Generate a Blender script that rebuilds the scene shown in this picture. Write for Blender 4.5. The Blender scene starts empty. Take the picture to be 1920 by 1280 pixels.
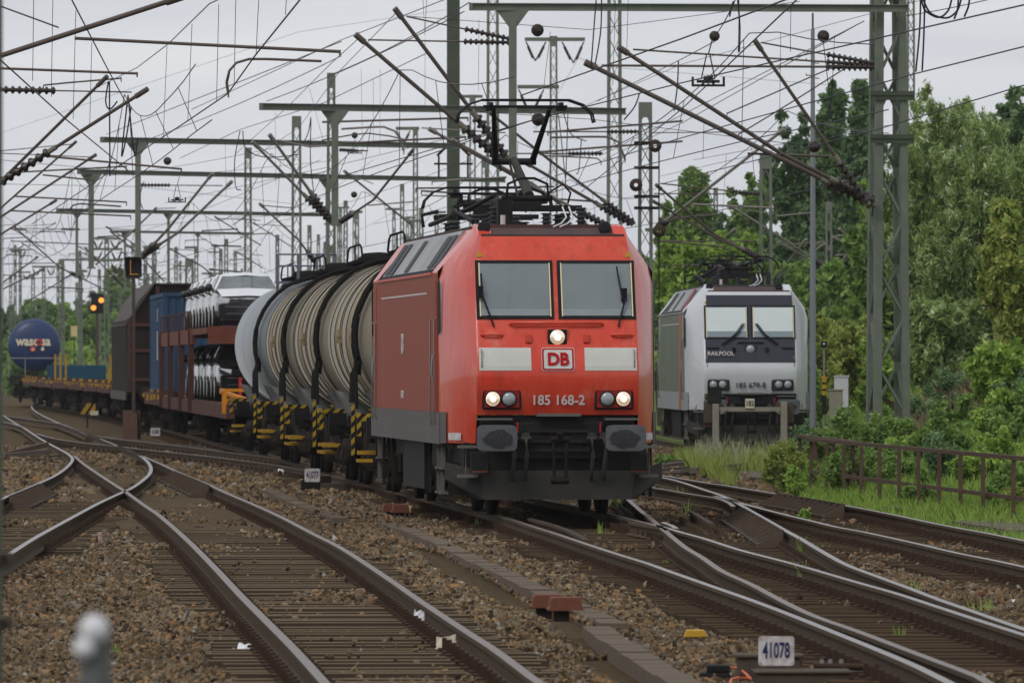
import bpy, math, random
import numpy as np
from mathutils import Vector, Matrix
random.seed(7); rng = np.random.default_rng(7)
S = bpy.context.scene; C = S.collection
# ---------------- camera: long lens, eye about 2 m above the rails -------------
F, H, CX, HY = 16200.0, 2.05, 960.0, 685.0      # focal length in photo pixels, eye height over rail, horizon row
cam_d = bpy.data.cameras.new('camera'); cam = bpy.data.objects.new('camera', cam_d); C.objects.link(cam)
cam.location = (0, 0, H); cam.rotation_euler = (math.pi/2 + math.atan(45/F), 0, 0)
cam_d.sensor_width = 36; cam_d.lens = F/1920*36; cam_d.clip_start = 1; cam_d.clip_end = 9000
cam_d.dof.use_dof = True; cam_d.dof.focus_distance = 112; cam_d.dof.aperture_fstop = 11
S.camera = cam
S.render.resolution_x = 1024; S.render.resolution_y = 682
S.view_settings.view_transform = 'Standard'; S.view_settings.look = 'None'
S.view_settings.exposure = 0.3; S.view_settings.gamma = 1
# ---------------- world: overcast sky -----------------------------------------
W = bpy.data.worlds.new('World'); S.world = W; W.use_nodes = True
nt = W.node_tree; nt.nodes.clear()
out = nt.nodes.new('ShaderNodeOutputWorld'); bg = nt.nodes.new('ShaderNodeBackground')
sky = nt.nodes.new('ShaderNodeTexSky'); sky.sky_type = 'NISHITA'; sky.sun_disc = False
SUN_EL, SUN_AZ = math.radians(48), math.radians(250)
sky.sun_elevation = SUN_EL; sky.sun_rotation = SUN_AZ; sky.dust_density = 2
tc = nt.nodes.new('ShaderNodeTexCoord'); mp = nt.nodes.new('ShaderNodeMapping'); mp.inputs['Scale'].default_value = (6, 6, 34)
noi = nt.nodes.new('ShaderNodeTexNoise'); noi.inputs['Scale'].default_value = 3.0; noi.inputs['Detail'].default_value = 5
cr = nt.nodes.new('ShaderNodeValToRGB')
cr.color_ramp.elements[0].position = .3; cr.color_ramp.elements[0].color = (5.2, 5.4, 5.85, 1)
cr.color_ramp.elements[1].position = .75; cr.color_ramp.elements[1].color = (6.55, 6.65, 6.9, 1)
mx = nt.nodes.new('ShaderNodeMixRGB'); mx.inputs[0].default_value = .93
nt.links.new(tc.outputs['Generated'], mp.inputs[0]); nt.links.new(mp.outputs[0], noi.inputs['Vector'])
nt.links.new(noi.outputs[0], cr.inputs[0]); nt.links.new(sky.outputs[0], mx.inputs[1]); nt.links.new(cr.outputs[0], mx.inputs[2])
nt.links.new(mx.outputs[0], bg.inputs[0]); bg.inputs[1].default_value = .1
nt.links.new(bg.outputs[0], out.inputs[0])
sl = bpy.data.lights.new('sun', 'SUN'); sl.energy = 1.0; sl.angle = math.radians(20); sl.color = (1, .97, .92)
so = bpy.data.objects.new('sun', sl); C.objects.link(so)
so.rotation_euler = (math.pi/2 - SUN_EL, 0, math.radians(-35))   # from behind left of the camera

# ---------------- helpers ------------------------------------------------------
def P(px, py, d): return Vector(((px-CX)/F*d, d, H+(HY-py)/F*d))
def G(px, py, z=0.0):
    d = F*(H-z)/(py-HY); return Vector(((px-CX)/F*d, d, z))
def Z(px, py, z):                       # point above the horizon at height z
    d = F*(z-H)/(HY-py); return Vector(((px-CX)/F*d, d, z))
MATS = {}
def mat(name, col, rough=.6, metal=0., col2=None, scale=3., amt=.5, bump=0., bscale=40., emit=None, es=1., spec=.12, stretch=None, coat=0., coord='Object', det=6):
    if name in MATS: return MATS[name]
    m = bpy.data.materials.new(name); m.use_nodes = True; t = m.node_tree
    b = t.nodes['Principled BSDF']; b.inputs['Base Color'].default_value = (*col, 1)
    b.inputs['Roughness'].default_value = rough; b.inputs['Metallic'].default_value = metal
    b.inputs['Specular IOR Level'].default_value = spec; b.inputs['Coat Weight'].default_value = coat
    tcn = t.nodes.new('ShaderNodeTexCoord')
    src = tcn.outputs[coord]
    if stretch:
        mpn = t.nodes.new('ShaderNodeMapping'); mpn.inputs['Scale'].default_value = stretch
        t.links.new(src, mpn.inputs[0]); src = mpn.outputs[0]
    if col2:
        n = t.nodes.new('ShaderNodeTexNoise'); n.inputs['Scale'].default_value = scale; n.inputs['Detail'].default_value = det
        n.inputs['Roughness'].default_value = .65
        r = t.nodes.new('ShaderNodeValToRGB'); r.color_ramp.elements[0].position = .5-amt*.4; r.color_ramp.elements[1].position = .5+amt*.4
        r.color_ramp.elements[0].color = (*col, 1); r.color_ramp.elements[1].color = (*col2, 1)
        t.links.new(src, n.inputs['Vector']); t.links.new(n.outputs[0], r.inputs[0]); t.links.new(r.outputs[0], b.inputs['Base Color'])
    if bump:
        n2 = t.nodes.new('ShaderNodeTexNoise'); n2.inputs['Scale'].default_value = bscale; n2.inputs['Detail'].default_value = 4
        bp = t.nodes.new('ShaderNodeBump'); bp.inputs['Strength'].default_value = bump; bp.inputs['Distance'].default_value = .02
        t.links.new(src, n2.inputs['Vector']); t.links.new(n2.outputs[0], bp.inputs['Height']); t.links.new(bp.outputs[0], b.inputs['Normal'])
    if emit:
        b.inputs['Emission Color'].default_value = (*emit, 1); b.inputs['Emission Strength'].default_value = es
    MATS[name] = m; return m
def stripes(name, c1, c2, k=5.5):
    m = mat(name, c1, .55); t = m.node_tree; b = t.nodes['Principled BSDF']
    tcn = t.nodes.new('ShaderNodeTexCoord'); sp = t.nodes.new('ShaderNodeSeparateXYZ')
    a = t.nodes.new('ShaderNodeMath'); a.operation = 'SUBTRACT'; a2 = t.nodes.new('ShaderNodeMath'); a2.operation = 'ADD'
    mu = t.nodes.new('ShaderNodeMath'); mu.operation = 'MULTIPLY'; mu.inputs[1].default_value = k
    fr = t.nodes.new('ShaderNodeMath'); fr.operation = 'FRACT'; gt = t.nodes.new('ShaderNodeMath'); gt.operation = 'GREATER_THAN'; gt.inputs[1].default_value = .5
    mxr = t.nodes.new('ShaderNodeMixRGB'); mxr.inputs[1].default_value = (*c1, 1); mxr.inputs[2].default_value = (*c2, 1)
    t.links.new(tcn.outputs['Object'], sp.inputs[0]); t.links.new(sp.outputs[0], a.inputs[0]); t.links.new(sp.outputs[2], a.inputs[1])
    t.links.new(a.outputs[0], a2.inputs[0]); t.links.new(sp.outputs[1], a2.inputs[1]); t.links.new(a2.outputs[0], mu.inputs[0])
    t.links.new(mu.outputs[0], fr.inputs[0]); t.links.new(fr.outputs[0], gt.inputs[0]); t.links.new(gt.outputs[0], mxr.inputs[0]); t.links.new(mxr.outputs[0], b.inputs['Base Color'])
    return m

def tag(o, label=None, cat=None, group=None, kind=None):
    if label: o['label'] = label
    if cat: o['category'] = cat
    if group: o['group'] = group
    if kind: o['kind'] = kind
    return o
def empty(name, loc=(0, 0, 0), rz=0., label=None, cat=None, group=None, kind=None):
    o = bpy.data.objects.new(name, None); C.objects.link(o); o.location = loc; o.rotation_euler = (0, 0, rz); o.empty_display_size = .3
    return tag(o, label, cat, group, kind)
def copy_tree(o, parent=None):
    c = o.copy(); C.objects.link(c); c.parent = parent
    for ch in list(o.children): copy_tree(ch, c)
    return c
class MB:
    def __init__(s): s.v = []; s.f = []; s.m = []; s.cur = 0; s.sm = []; s.smooth = False
    def add(s, vs, fs, mi=None, smooth=None):
        n = len(s.v); s.v.extend([tuple(v) for v in vs])
        mi = s.cur if mi is None else mi; sm = s.smooth if smooth is None else smooth
        for f in fs: s.f.append(tuple(i+n for i in f)); s.m.append(mi); s.sm.append(sm)
        return s
    def box(s, c, d, rz=0., mi=None):
        x, y, z = d[0]/2, d[1]/2, d[2]/2; ca, sa = math.cos(rz), math.sin(rz)
        vs = []
        for a, b, e in ((-x,-y,-z),(x,-y,-z),(x,y,-z),(-x,y,-z),(-x,-y,z),(x,-y,z),(x,y,z),(-x,y,z)):
            vs.append((c[0]+a*ca-b*sa, c[1]+a*sa+b*ca, c[2]+e))
        return s.add(vs, [(0,3,2,1),(4,5,6,7),(0,1,5,4),(1,2,6,5),(2,3,7,6),(3,0,4,7)], mi, False)
    def bb(s, x0, x1, y0, y1, z0, z1, mi=None): return s.box(((x0+x1)/2,(y0+y1)/2,(z0+z1)/2),(abs(x1-x0),abs(y1-y0),abs(z1-z0)),0,mi)
    def bar(s, a, b, w, h=None, mi=None):           # square bar between two points
        return s.tube([a, b], w/2*1.414, 4, mi, smooth=False, rot=math.pi/4, hr=(h or w)/w)
    def tube(s, pts, r, n=8, mi=None, cap=True, smooth=True, rot=0., hr=1.):
        pts = [Vector(p) for p in pts]; k = len(pts); vs = []; fs = []
        rs = r if isinstance(r, (list, tuple)) else [r]*k
        for i, p in enumerate(pts):
            t = (pts[min(i+1, k-1)]-pts[max(i-1, 0)])
            if t.length < 1e-9: t = Vector((0, 0, 1))
            t.normalize(); up = Vector((0, 0, 1)) if abs(t.z) < .95 else Vector((0, 1, 0))
            a = t.cross(up).normalized(); b = a.cross(t).normalized()
            for j in range(n):
                th = 2*math.pi*j/n+rot; vs.append(p+a*math.cos(th)*rs[i]+b*math.sin(th)*rs[i]*hr)
        for i in range(k-1):
            for j in range(n):
                j2 = (j+1) % n; fs.append((i*n+j, i*n+j2, (i+1)*n+j2, (i+1)*n+j))
        s.add(vs, fs, mi, smooth)
        if cap: s.add(vs[:n], [tuple(range(n))[::-1]], mi, False); s.add(vs[-n:], [tuple(range(n))], mi, False)
        return s
    def lathe(s, prof, c=(0, 0, 0), axis='z', n=24, mi=None, smooth=True):   # prof: (r, h) list
        vs = []; fs = []
        for r, h in prof:
            for j in range(n):
                th = 2*math.pi*j/n; a, b = r*math.cos(th), r*math.sin(th)
                v = {'z': (a, b, h), 'y': (a, h, b), 'x': (h, a, b)}[axis]
                vs.append((v[0]+c[0], v[1]+c[1], v[2]+c[2]))
        for i in range(len(prof)-1):
            for j in range(n):
                j2 = (j+1) % n; fs.append((i*n+j, i*n+j2, (i+1)*n+j2, (i+1)*n+j))
        return s.add(vs, fs, mi, smooth)
    def prism(s, poly, a, b, axis='y', mi=None):     # poly in the other two axes, extruded a..b
        n = len(poly); vs = []
        for t in (a, b):
            for u, w in poly: vs.append({'y': (u, t, w), 'x': (t, u, w), 'z': (u, w, t)}[axis])
        fs = [tuple(range(n))[::-1], tuple(range(n, 2*n))]+[(i, (i+1) % n, n+(i+1) % n, n+i) for i in range(n)]
        return s.add(vs, fs, mi, False)
    def build(s, name, mats, parent=None, bevel=0., recalc=True, **kw):
        me = bpy.data.meshes.new(name); me.from_pydata(s.v, [], s.f); 
        if not isinstance(mats, (list, tuple)): mats = [mats]
        for m in mats: me.materials.append(m)
        me.polygons.foreach_set('material_index', s.m); me.polygons.foreach_set('use_smooth', s.sm)
        if recalc:
            import bmesh
            bm = bmesh.new(); bm.from_mesh(me); bmesh.ops.recalc_face_normals(bm, faces=bm.faces); bm.to_mesh(me); bm.free()
        me.update(); o = bpy.data.objects.new(name, me); C.objects.link(o); o.parent = parent
        if bevel:
            b = o.modifiers.new('bevel', 'BEVEL'); b.width = bevel; b.segments = 2; b.limit_method = 'ANGLE'; b.angle_limit = math.radians(30)
        return tag(o, **kw)
def text(name, s, size, m, parent, loc, rot=(math.pi/2, 0, 0), sx=1., bold=0., ext=.004, align='CENTER', **kw):
    cu = bpy.data.curves.new(name, 'FONT'); cu.body = s; cu.size = size; cu.align_x = align; cu.align_y = 'CENTER'
    cu.extrude = ext; cu.offset = bold; cu.resolution_u = 4
    tmp = bpy.data.objects.new('tmp', cu); C.objects.link(tmp)
    dg = bpy.context.evaluated_depsgraph_get(); me = bpy.data.meshes.new_from_object(tmp.evaluated_get(dg))
    C.objects.unlink(tmp); bpy.data.objects.remove(tmp)
    me.materials.clear(); me.materials.append(m)
    o = bpy.data.objects.new(name, me); C.objects.link(o); o.parent = parent; o.location = loc; o.rotation_euler = rot; o.scale = (sx, 1, 1)
    return tag(o, **kw)
def smooth_path(pts, step=1.0):
    pts = [Vector(p) for p in pts]; out = []
    for i in range(len(pts)-1):
        p0 = pts[max(i-1, 0)]; p1 = pts[i]; p2 = pts[i+1]; p3 = pts[min(i+2, len(pts)-1)]
        n = max(1, int((p2-p1).length/step))
        for k in range(n):
            t = k/n
            out.append(.5*((2*p1)+(-p0+p2)*t+(2*p0-5*p1+4*p2-p3)*t*t+(-p0+3*p1-3*p2+p3)*t**3))
    out.append(pts[-1]); return out

# ---------------- shared materials ---------------------------------------------
M_rail_side = mat('rail_rust', (.050, .035, .022), .85, 0, (.105, .072, .044), 9, .6, .3, 60)
M_rail_top = mat('rail_polished', (.36, .33, .31), .36, 1., (.19, .155, .13), 2.2, .8, coord='Object')
M_sleeper = mat('sleeper_dirt', (.105, .078, .050), .95, 0, (.185, .145, .098), 1.6, .7, .5, 40, spec=0.)
M_sleeper2 = mat('sleeper_dark', (.055, .036, .024), .95, 0, (.12, .083, .053), 5, .8, .5, 40, spec=0.)
M_rail_dull = mat('rail_dull', (.20, .155, .125), .42, .75, (.13, .095, .072), 2.2, .8, spec=.3)
M_sidegap = mat('sleeper_edge', (.058, .043, .029), .95, spec=0.)
M_clip = mat('clip_rust', (.03, .02, .015), .7, 0, (.075, .042, .025), 12, .8)
M_green = mat('mast_green', (.115, .135, .105), .6, 0, (.175, .195, .155), 2.5, .7)
M_green2 = mat('mast_dark_green', (.055, .07, .05), .6, 0, (.085, .10, .07), 2.5, .7)
M_tube = mat('tube_brown', (.095, .075, .064), .55, .2, (.15, .12, .105), 4, .7)
M_tube_l = mat('tube_galvanised', (.27, .245, .225), .5, .3, (.20, .175, .155), 4, .7)
M_ins = mat('insulator_brown', (.030, .020, .018), .35, spec=.5)
M_insl = mat('insulator_end', (.22, .21, .16), .7)
M_wire = mat('wire_dark', (.035, .037, .052), .5, .3)
M_black = mat('black_iron', (.012, .012, .013), .65, 0, (.026, .024, .022), 5, .7)
M_blackp = mat('black_plate', (.02, .02, .022), .5)
M_grime = mat('grime', (.010, .0085, .007), .9, 0, (.034, .026, .019), 6, .8, spec=.05)
M_white = mat('white_enamel', (.6, .59, .6), .5, 0, (.40, .33, .30), 14, .35)
M_navy = mat('navy_print', (.02, .025, .09), .5)
M_hazard = stripes('hazard_stripes', (.36, .235, .018), (.014, .013, .012))
M_yellow = mat('yellow_paint', (.50, .30, .02), .6, 0, (.22, .12, .02), 6, .9)
# ---------------- ground -------------------------------------------------------
def bank(x, y):                         # grassy bank on the right, behind the railing
    edge = 5.2+.006*(y-150)+.35*math.sin(y*.07)
    t = max(0., min(1., (x-edge)/6.))
    g = max(0., min(1., (y-118)/35.))
    return t*t*(3-2*t)*1.9*g
def gz(x, y):
    return -.27+bank(x, y)+.03*math.sin(x*1.3+y*.21)*math.cos(y*.13)
def build_ground():
    ys = np.concatenate([np.arange(-30, 50, 10), np.arange(50, 260, 1.5), np.arange(260, 700, 10), np.geomspace(700, 8000, 18)])
    xs = np.concatenate([-np.geomspace(2500, 60, 14), np.arange(-55, -20, 5), np.arange(-20, 24, .8), np.arange(24, 60, 5), np.geomspace(60, 2500, 14)])
    v = [(x, y, gz(x, y)) for y in ys for x in xs]; nx = len(xs)
    f = [(j*nx+i, j*nx+i+1, (j+1)*nx+i+1, (j+1)*nx+i) for j in range(len(ys)-1) for i in range(nx-1)]
    b = MB(); b.add(v, f, 0, True)
    m = mat('ground_mix', (.1, .075, .05), .95, spec=0.); t = m.node_tree; bs = t.nodes['Principled BSDF']
    at = t.nodes.new('ShaderNodeAttribute'); at.attribute_name = 'grassy'
    geo = t.nodes.new('ShaderNodeNewGeometry')
    def noise(sc, det=8):
        n = t.nodes.new('ShaderNodeTexNoise'); n.inputs['Scale'].default_value = sc; n.inputs['Detail'].default_value = det; n.inputs['Roughness'].default_value = .75
        t.links.new(geo.outputs['Position'], n.inputs['Vector']); return n
    def ramp(n, stops):
        r = t.nodes.new('ShaderNodeValToRGB'); el = r.color_ramp.elements
        while len(el) < len(stops): el.new(.5)
        for e, (p, c) in zip(el, stops): e.position = p; e.color = (*c, 1)
        t.links.new(n.outputs[0], r.inputs[0]); return r
    n1 = noise(14); r1 = ramp(n1, [(.3, (.035, .025, .016)), (.5, (.10, .072, .045)), (.68, (.18, .14, .095))])
    n2 = noise(1.6); r2 = ramp(n2, [(.3, (.07, .115, .03)), (.55, (.13, .18, .05)), (.72, (.17, .145, .07))])
    n3 = noise(.9); ad = t.nodes.new('ShaderNodeMath'); ad.operation = 'ADD'; su = t.nodes.new('ShaderNodeMath'); su.operation = 'SUBTRACT'; su.inputs[1].default_value = .5; su.use_clamp = False
    t.links.new(n3.outputs[0], su.inputs[0]); mu = t.nodes.new('ShaderNodeMath'); mu.operation = 'MULTIPLY'; mu.inputs[1].default_value = .8
    t.links.new(su.outputs[0], mu.inputs[0]); t.links.new(mu.outputs[0], ad.inputs[0]); t.links.new(at.outputs['Fac'], ad.inputs[1]); ad.use_clamp = True
    mxn = t.nodes.new('ShaderNodeMixRGB'); t.links.new(ad.outputs[0], mxn.inputs[0]); t.links.new(r1.outputs[0], mxn.inputs[1]); t.links.new(r2.outputs[0], mxn.inputs[2])
    t.links.new(mxn.outputs[0], bs.inputs['Base Color'])
    bp = t.nodes.new('ShaderNodeBump'); bp.inputs['Distance'].default_value = .05; bp.inputs['Strength'].default_value = .8
    t.links.new(n1.outputs[0], bp.inputs['Height']); t.links.new(bp.outputs[0], bs.inputs['Normal'])
    o = b.build('ground', m, kind='structure', recalc=False)
    a = o.data.attributes.new('grassy', 'FLOAT', 'POINT')
    def gr(x, y):
        g = 0.
        if y > 125: g = max(g, min(1, (x-(4.6+.004*(y-150)))/1.0))
        elif x > 5.6: g = max(g, min(1, (x-5.6)))
        if y > 172 and x > 3.0: g = max(g, min(1, (x-3.)/.6))
        if y > 750: g = 1
        if x < -30-.07*(y-400)-25: g = max(g, .9)
        return max(0, g)
    a.data.foreach_set('value', [gr(p[0], p[1]) for p in v])
build_ground()

# ---------------- rails (traced on the photo's rail tops, in photo pixels) ------
R = dict(
 r1=[(1045,1290),(1013,1280),(973,1250.7),(923,1214),(873,1182),(790,1127),(723,1080.7),(640,1027),(585,999),(527.5,969),(475,945),(422,922.5),(384,904.6),(336,885.4),(300,868.6),(269,855.5),(219,834.6),(187.5,822),(162.5,812.7),(133,801),(114.6,794.5),(83,789.6),(41.7,783.5),(10,779.5)],
 r1b=[(187.5,822),(162.5,812.7),(133,801.5),(108,791.9),(83,780.4),(66.7,771),(59.4,763),(62,757.5),(72,754),(89.6,751),(110,749.5)],
 r2=[(618,1290),(610,1280),(550,1214),(500,1164),(450,1114),(400,1060.7),(350,1010.7),(300,967),(266.7,944),(235,920.7),(227,915.8),(204,901),(179,884.6),(158,870),(139.6,854.4)],
 r3=[(-20,945),(8.3,932.5),(41.7,919),(73,905.4),(100,893),(120.8,879.4),(133,866.9),(135.4,858.5),(125,849),(104,837.7),(79,824),(58,810.6),(41.7,800),(25,790.8),(5,778)],
 r3b=[(41.7,800),(25,794.5),(8,791.5),(-20,789)],
 r4=[(-25,1060),(13,1040.7),(67,1007),(133,970.7),(183,944),(230,922),(246,915),(266.7,901),(281,886.7),(282.3,874),(273,861.7),(254,849),(219,834.9)],
 r5=[(1790,1284),(1719.6,1248.6),(1642.5,1216),(1565.5,1185),(1488,1154),(1411,1125),(1334,1098),(1257,1071),(1212.5,1055),(1160,1038.8),(1108,1022),(1045.8,1001),(993.8,984.6),(941.7,966.9),(906.7,957),(840,939.5),(773,921.5),(706.7,905.8),(659,898)],
 r5w=[(706.7,905.8),(659,898.2),(614,890),(573,880.6),(515.5,871),(455.6,862.7),(393,855),(312.5,846.5),(250,839.8),(214.6,835.6),(162.5,830.4),(104,822),(68.8,812.7)],
 r6=[(706.7,905.8),(659,896.5),(647,892.6),(599.4,878),(563.4,867.4),(515.5,854),(467.6,843.5),(408,829.5),(354,814.5),(312,803),(262.5,789.8),(225,778.5),(146,759.6),(83,746),(41.7,738),(6,732.5),(-30,727)],
 r7=[(640,890),(587,874.6),(539.5,861.5),(496,855),(455,850.5),(395.7,843.3),(355,837.6),(291.7,830.6),(250,826),(208,821),(170.8,815.8),(150,809)],
 r8=[(1950,1198),(1920,1189),(1835,1162),(1758,1136.8),(1681,1111.8),(1604,1090),(1507.6,1062),(1450,1046.5),(1386,1030),(1317.5,1008),(1280,998),(1246,988),(1191.7,975),(1131,959.6),(1075,947),(1035,939.5),(980,927)],
 r9=[(1862,1284),(1835,1268),(1758,1239),(1681,1210),(1604,1181),(1527,1154),(1469,1127),(1411,1096),(1353.4,1069.4),(1317.5,1045),(1283,1024),(1248.8,996),(1223,974),(1202,957.5),(1181,938.8),(1165,925)],
 r10=[(1930,1182),(1886,1167),(1826.5,1146),(1767,1125.6),(1707.8,1103),(1648,1081),(1589,1058.8),(1544.5,1035),(1500,1008.5),(1478,996.7),(1443.5,977),(1409,957.7),(1375,938),(1352,928),(1317.5,916.5),(1271.7,901.6),(1230,892),(1190,883)],
 r11=[(1950,1068),(1920,1061.8),(1856,1048),(1797,1036.5),(1707.8,1015.8),(1618.7,996.5),(1569.6,987.5),(1524,976.5),(1478,965.7),(1432,954),(1386,941.7),(1363,934),(1340,929.5)],
 r11b=[(1375,949),(1369,943.5),(1358,938),(1340,932.5),(1294.6,925.6),(1249,917.6),(1214,912),(1180,906)],
 r12=[(1950,1018),(1920,1012.8),(1856,1000),(1767,983.6),(1678,965),(1607,951),(1545,940),(1478,928.5),(1409,917.6),(1363,910),(1317.5,903.5),(1271.7,895.8),(1230,889),(1190,883.5)])
WORLD = {k: smooth_path([G(x, y) for x, y in v], 1.2) for k, v in R.items()}
def extend_near(k, L=25.):
    p = WORLD[k]; d = (p[0]-p[6]).normalized(); n = int(L/1.5)
    WORLD[k] = [p[0]+d*1.5*i for i in range(n, 0, -1)]+p
for k in ('r1', 'r2', 'r5', 'r8', 'r9', 'r10', 'r11', 'r12', 'r3', 'r4'): extend_near(k)
RAILP = [(-.036,0),(.036,0),(.036,-.035),(.009,-.05),(.009,-.14),(.07,-.158),(.07,-.17),(-.07,-.17),(-.07,-.158),(-.009,-.14),(-.009,-.05),(-.036,-.035)]
def rail_mesh(b, pts, prof=RAILP, dz=0.):
    n = len(prof); vs = []; fs = []; k = len(pts)
    for i, p in enumerate(pts):
        t = (pts[min(i+1, k-1)]-pts[max(i-1, 0)]).normalized(); a = t.cross(Vector((0, 0, 1))).normalized()
        for u, w in prof: vs.append((p.x+a.x*u, p.y+a.y*u, p.z+w+dz))
    for i in range(k-1):
        for j in range(n): fs.append((i*n+j, i*n+(j+1) % n, (i+1)*n+(j+1) % n, (i+1)*n+j))
    ms = [1 if (f % n) == 0 else 0 for f in range(len(fs))]
    o = len(b.v); b.v += vs; b.f += [tuple(q+o for q in f) for f in fs]; b.m += ms; b.sm += [False]*len(fs)
    b.add(vs[:n], [tuple(range(n))], 0); b.add(vs[-n:], [tuple(range(n))[::-1]], 0)
def rail_x(k, d):
    p = WORLD[k]
    best = None
    for i in range(len(p)-1):
        if min(p[i].y, p[i+1].y) <= d <= max(p[i].y, p[i+1].y):
            t = (d-p[i].y)/((p[i+1].y-p[i].y) or 1e-9); return p[i].x+(p[i+1].x-p[i].x)*t
    return None
def rail_obj(k, parent, **kw):
    b = MB(); rail_mesh(b, WORLD[k]); return b.build('rail', [M_rail_side, M_rail_dull if k in ('r1', 'r2', 'r5w', 'r7', 'r11b', 'r9') else M_rail_top], parent, **kw)
# one sleeper mesh with its rail chairs and clips, unit length in x
def sleeper_copy_set(parent, spans, rails_at, limit=100, smat=M_sleeper):
    proto = None; extra = MB(); fast = MB(); count = 0
    for (d, x0, x1, sl) in spans:
        L = x1-x0
        if count < limit:
            if proto is None:
                b = MB(); b.add([(-.5, -.13, -.178), (.5, -.13, -.178), (.5, .14, -.178), (-.5, .14, -.178)], [(0, 1, 2, 3)], 0); b.add([(-.5, -.13, -.178), (.5, -.13, -.178), (.5, .14, -.178), (-.5, .14, -.178), (-.5, -.16, -.30), (.5, -.16, -.30), (.5, .17, -.30), (-.5, .17, -.30)], [(0, 1, 5, 4), (1, 2, 6, 5), (2, 3, 7, 6), (3, 0, 4, 7)], 1)
                proto = b.build('sleeper', [smat, M_sidegap], parent, bevel=0); o = proto
            else:
                o = proto.copy(); C.objects.link(o)
            o.location = ((x0+x1)/2, d, random.uniform(-.012, .008)); o.scale = (L*random.uniform(.93, 1.03), random.uniform(.85, 1.1), 1); o.rotation_euler = (0, 0, sl+random.gauss(0, .002))
            count += 1
        else:
            extra.box(((x0+x1)/2, d, -.24), (L, .26, .122), sl)
        for rx in rails_at(d):
            if rx is None: continue
            fast.box((rx, d, -.166), (.36, .17, .02))
            for sgn in (-1, 1):
                fast.box((rx+sgn*.10, d, -.13), (.06, .13, .075)); fast.box((rx+sgn*.13, d-.03, -.115), (.035, .05, .08))
    if extra.v: extra.build('far_sleepers', smat, parent, kind='stuff')
    fast.build('rail_fastenings', M_clip, parent, kind='stuff')
def spans_for(l, r, d0, d1, far=170, over=.52):
    out = []; d = d0
    while d < d1:
        a = rail_x(l, d) if isinstance(l, str) else l(d); c = rail_x(r, d) if isinstance(r, str) else r(d)
        if a is not None and c is not None:
            a, c = min(a, c), max(a, c)
            if c-a < 5: out.append((d, a-over, c+over, .06))
        d += (.72 if over < .6 else .62) if d < far else 1.3
    return out
M_rib = mat('cast_rib', (.028, .022, .018), .7, 0, (.06, .042, .03), 8, .8)
def ribbed(parent, k, d0, d1, side, n=16, h=.21):
    """check rail carried on a row of ribbed chairs beside rail k"""
    b = MB(); pts = []; b.cur = 1
    for i in range(n+1):
        d = d0+(d1-d0)*i/n; x = rail_x(k, d)
        if x is None: continue
        x0 = x+side*.085; x1 = x+side*.42
        pts.append(Vector((x0, d, 0)))
        b.prism([(x0, .02), (x0+side*.05, .03), (x0+side*.10, -.02), (x1, -.15), (x1, -.175), (x0, -.175)], d-.035, d+.035, 'y', 0)
    for i in range(len(pts)-1): b.bar(pts[i]+Vector((side*.17, 0, -.155)), pts[i+1]+Vector((side*.17, 0, -.155)), .30, .03)
    for i in range(len(pts)-1):
        b.bar(pts[i]+Vector((0, 0, -.02)), pts[i+1]+Vector((0, 0, -.02)), .03, .10)
    b.build('check_rail', [mat('cast_rib_edge', (.075, .055, .04), .8, 0, (.12, .085, .06), 6, .8), M_rib], parent)

tk = empty('railway_track', (0, 0, 0), label='worn foreground track from bottom centre up to the diamond crossing', cat='railway track')
for k in ('r1', 'r1b', 'r2'): rail_obj(k, tk)
sp = spans_for('r2', 'r1', 46, 206)
sleeper_copy_set(tk, sp, lambda d: [rail_x('r1', d), rail_x('r2', d)])
ribbed(tk, 'r1', 146, 166, -1, 18)
tk = empty('railway_track', (0, 0, 0), label='track curving in from the left picture edge to the diamond crossing', cat='railway track')
for k in ('r3', 'r3b', 'r4'): rail_obj(k, tk)
sp = spans_for('r3', 'r4', 84, 142)
sleeper_copy_set(tk, sp, lambda d: [rail_x('r3', d), rail_x('r4', d)])
ribbed(tk, 'r3', 134, 148, 1, 14)
tk = empty('railway_track', (0, 0, 0), label='rusty connecting track between the crossing on the left and the goods train', cat='railway track')
for k in ('r5w', 'r7'): rail_obj(k, tk)
sp = spans_for('r5w', 'r7', 158, 255)
sleeper_copy_set(tk, sp, lambda d: [rail_x('r5w', d), rail_x('r7', d)])
ribbed(tk, 'r7', 208, 234, 1, 18)
main = empty('railway_track', (0, 0, 0), label='main track under the red locomotive, running out at bottom right', cat='railway track')
for k in ('r5', 'r6', 'r8'): rail_obj(k, main)
# right-hand rail beyond the locomotive's nose follows the left one
far = [p+Vector((1.5, 0, 0)) for p in WORLD['r5'] if p.y > 136]+[p+Vector((1.5, 0, 0)) for p in WORLD['r6'] if p.y > 158]
b = MB(); rail_mesh(b, far); b.build('rail', [M_rail_side, M_rail_top], main)
def mainL(d):
    x = rail_x('r5', d); return x if x is not None else rail_x('r6', d)
def mainR(d):
    if 80 < d < 126:
        q = rail_x('r10', d)
        if q is not None and q-(mainL(d) or 0) < 4.2: return q
    x = rail_x('r8', d); m = mainL(d); return x if x is not None else (None if m is None else m+1.5)
sp = spans_for(mainL, mainR, 46, 420)
sleeper_copy_set(main, sp, lambda d: [mainL(d), rail_x('r8', d), (mainL(d) or 0)+1.5 if d > 136 else None], smat=M_sleeper2)
b = MB(); rail_mesh(b, smooth_path([G(1268,990), G(1262,986), G(1256,983), G(1247,980.5), G(1244,978)], .8)); b.build('wing_rail', [M_rail_side, M_rail_top], main)
b = MB(); rail_mesh(b, smooth_path([G(1182,978), G(1215,984), G(1246,989.5), G(1252,994)], .8)); b.build('wing_rail', [M_rail_side, M_rib], main)
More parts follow.
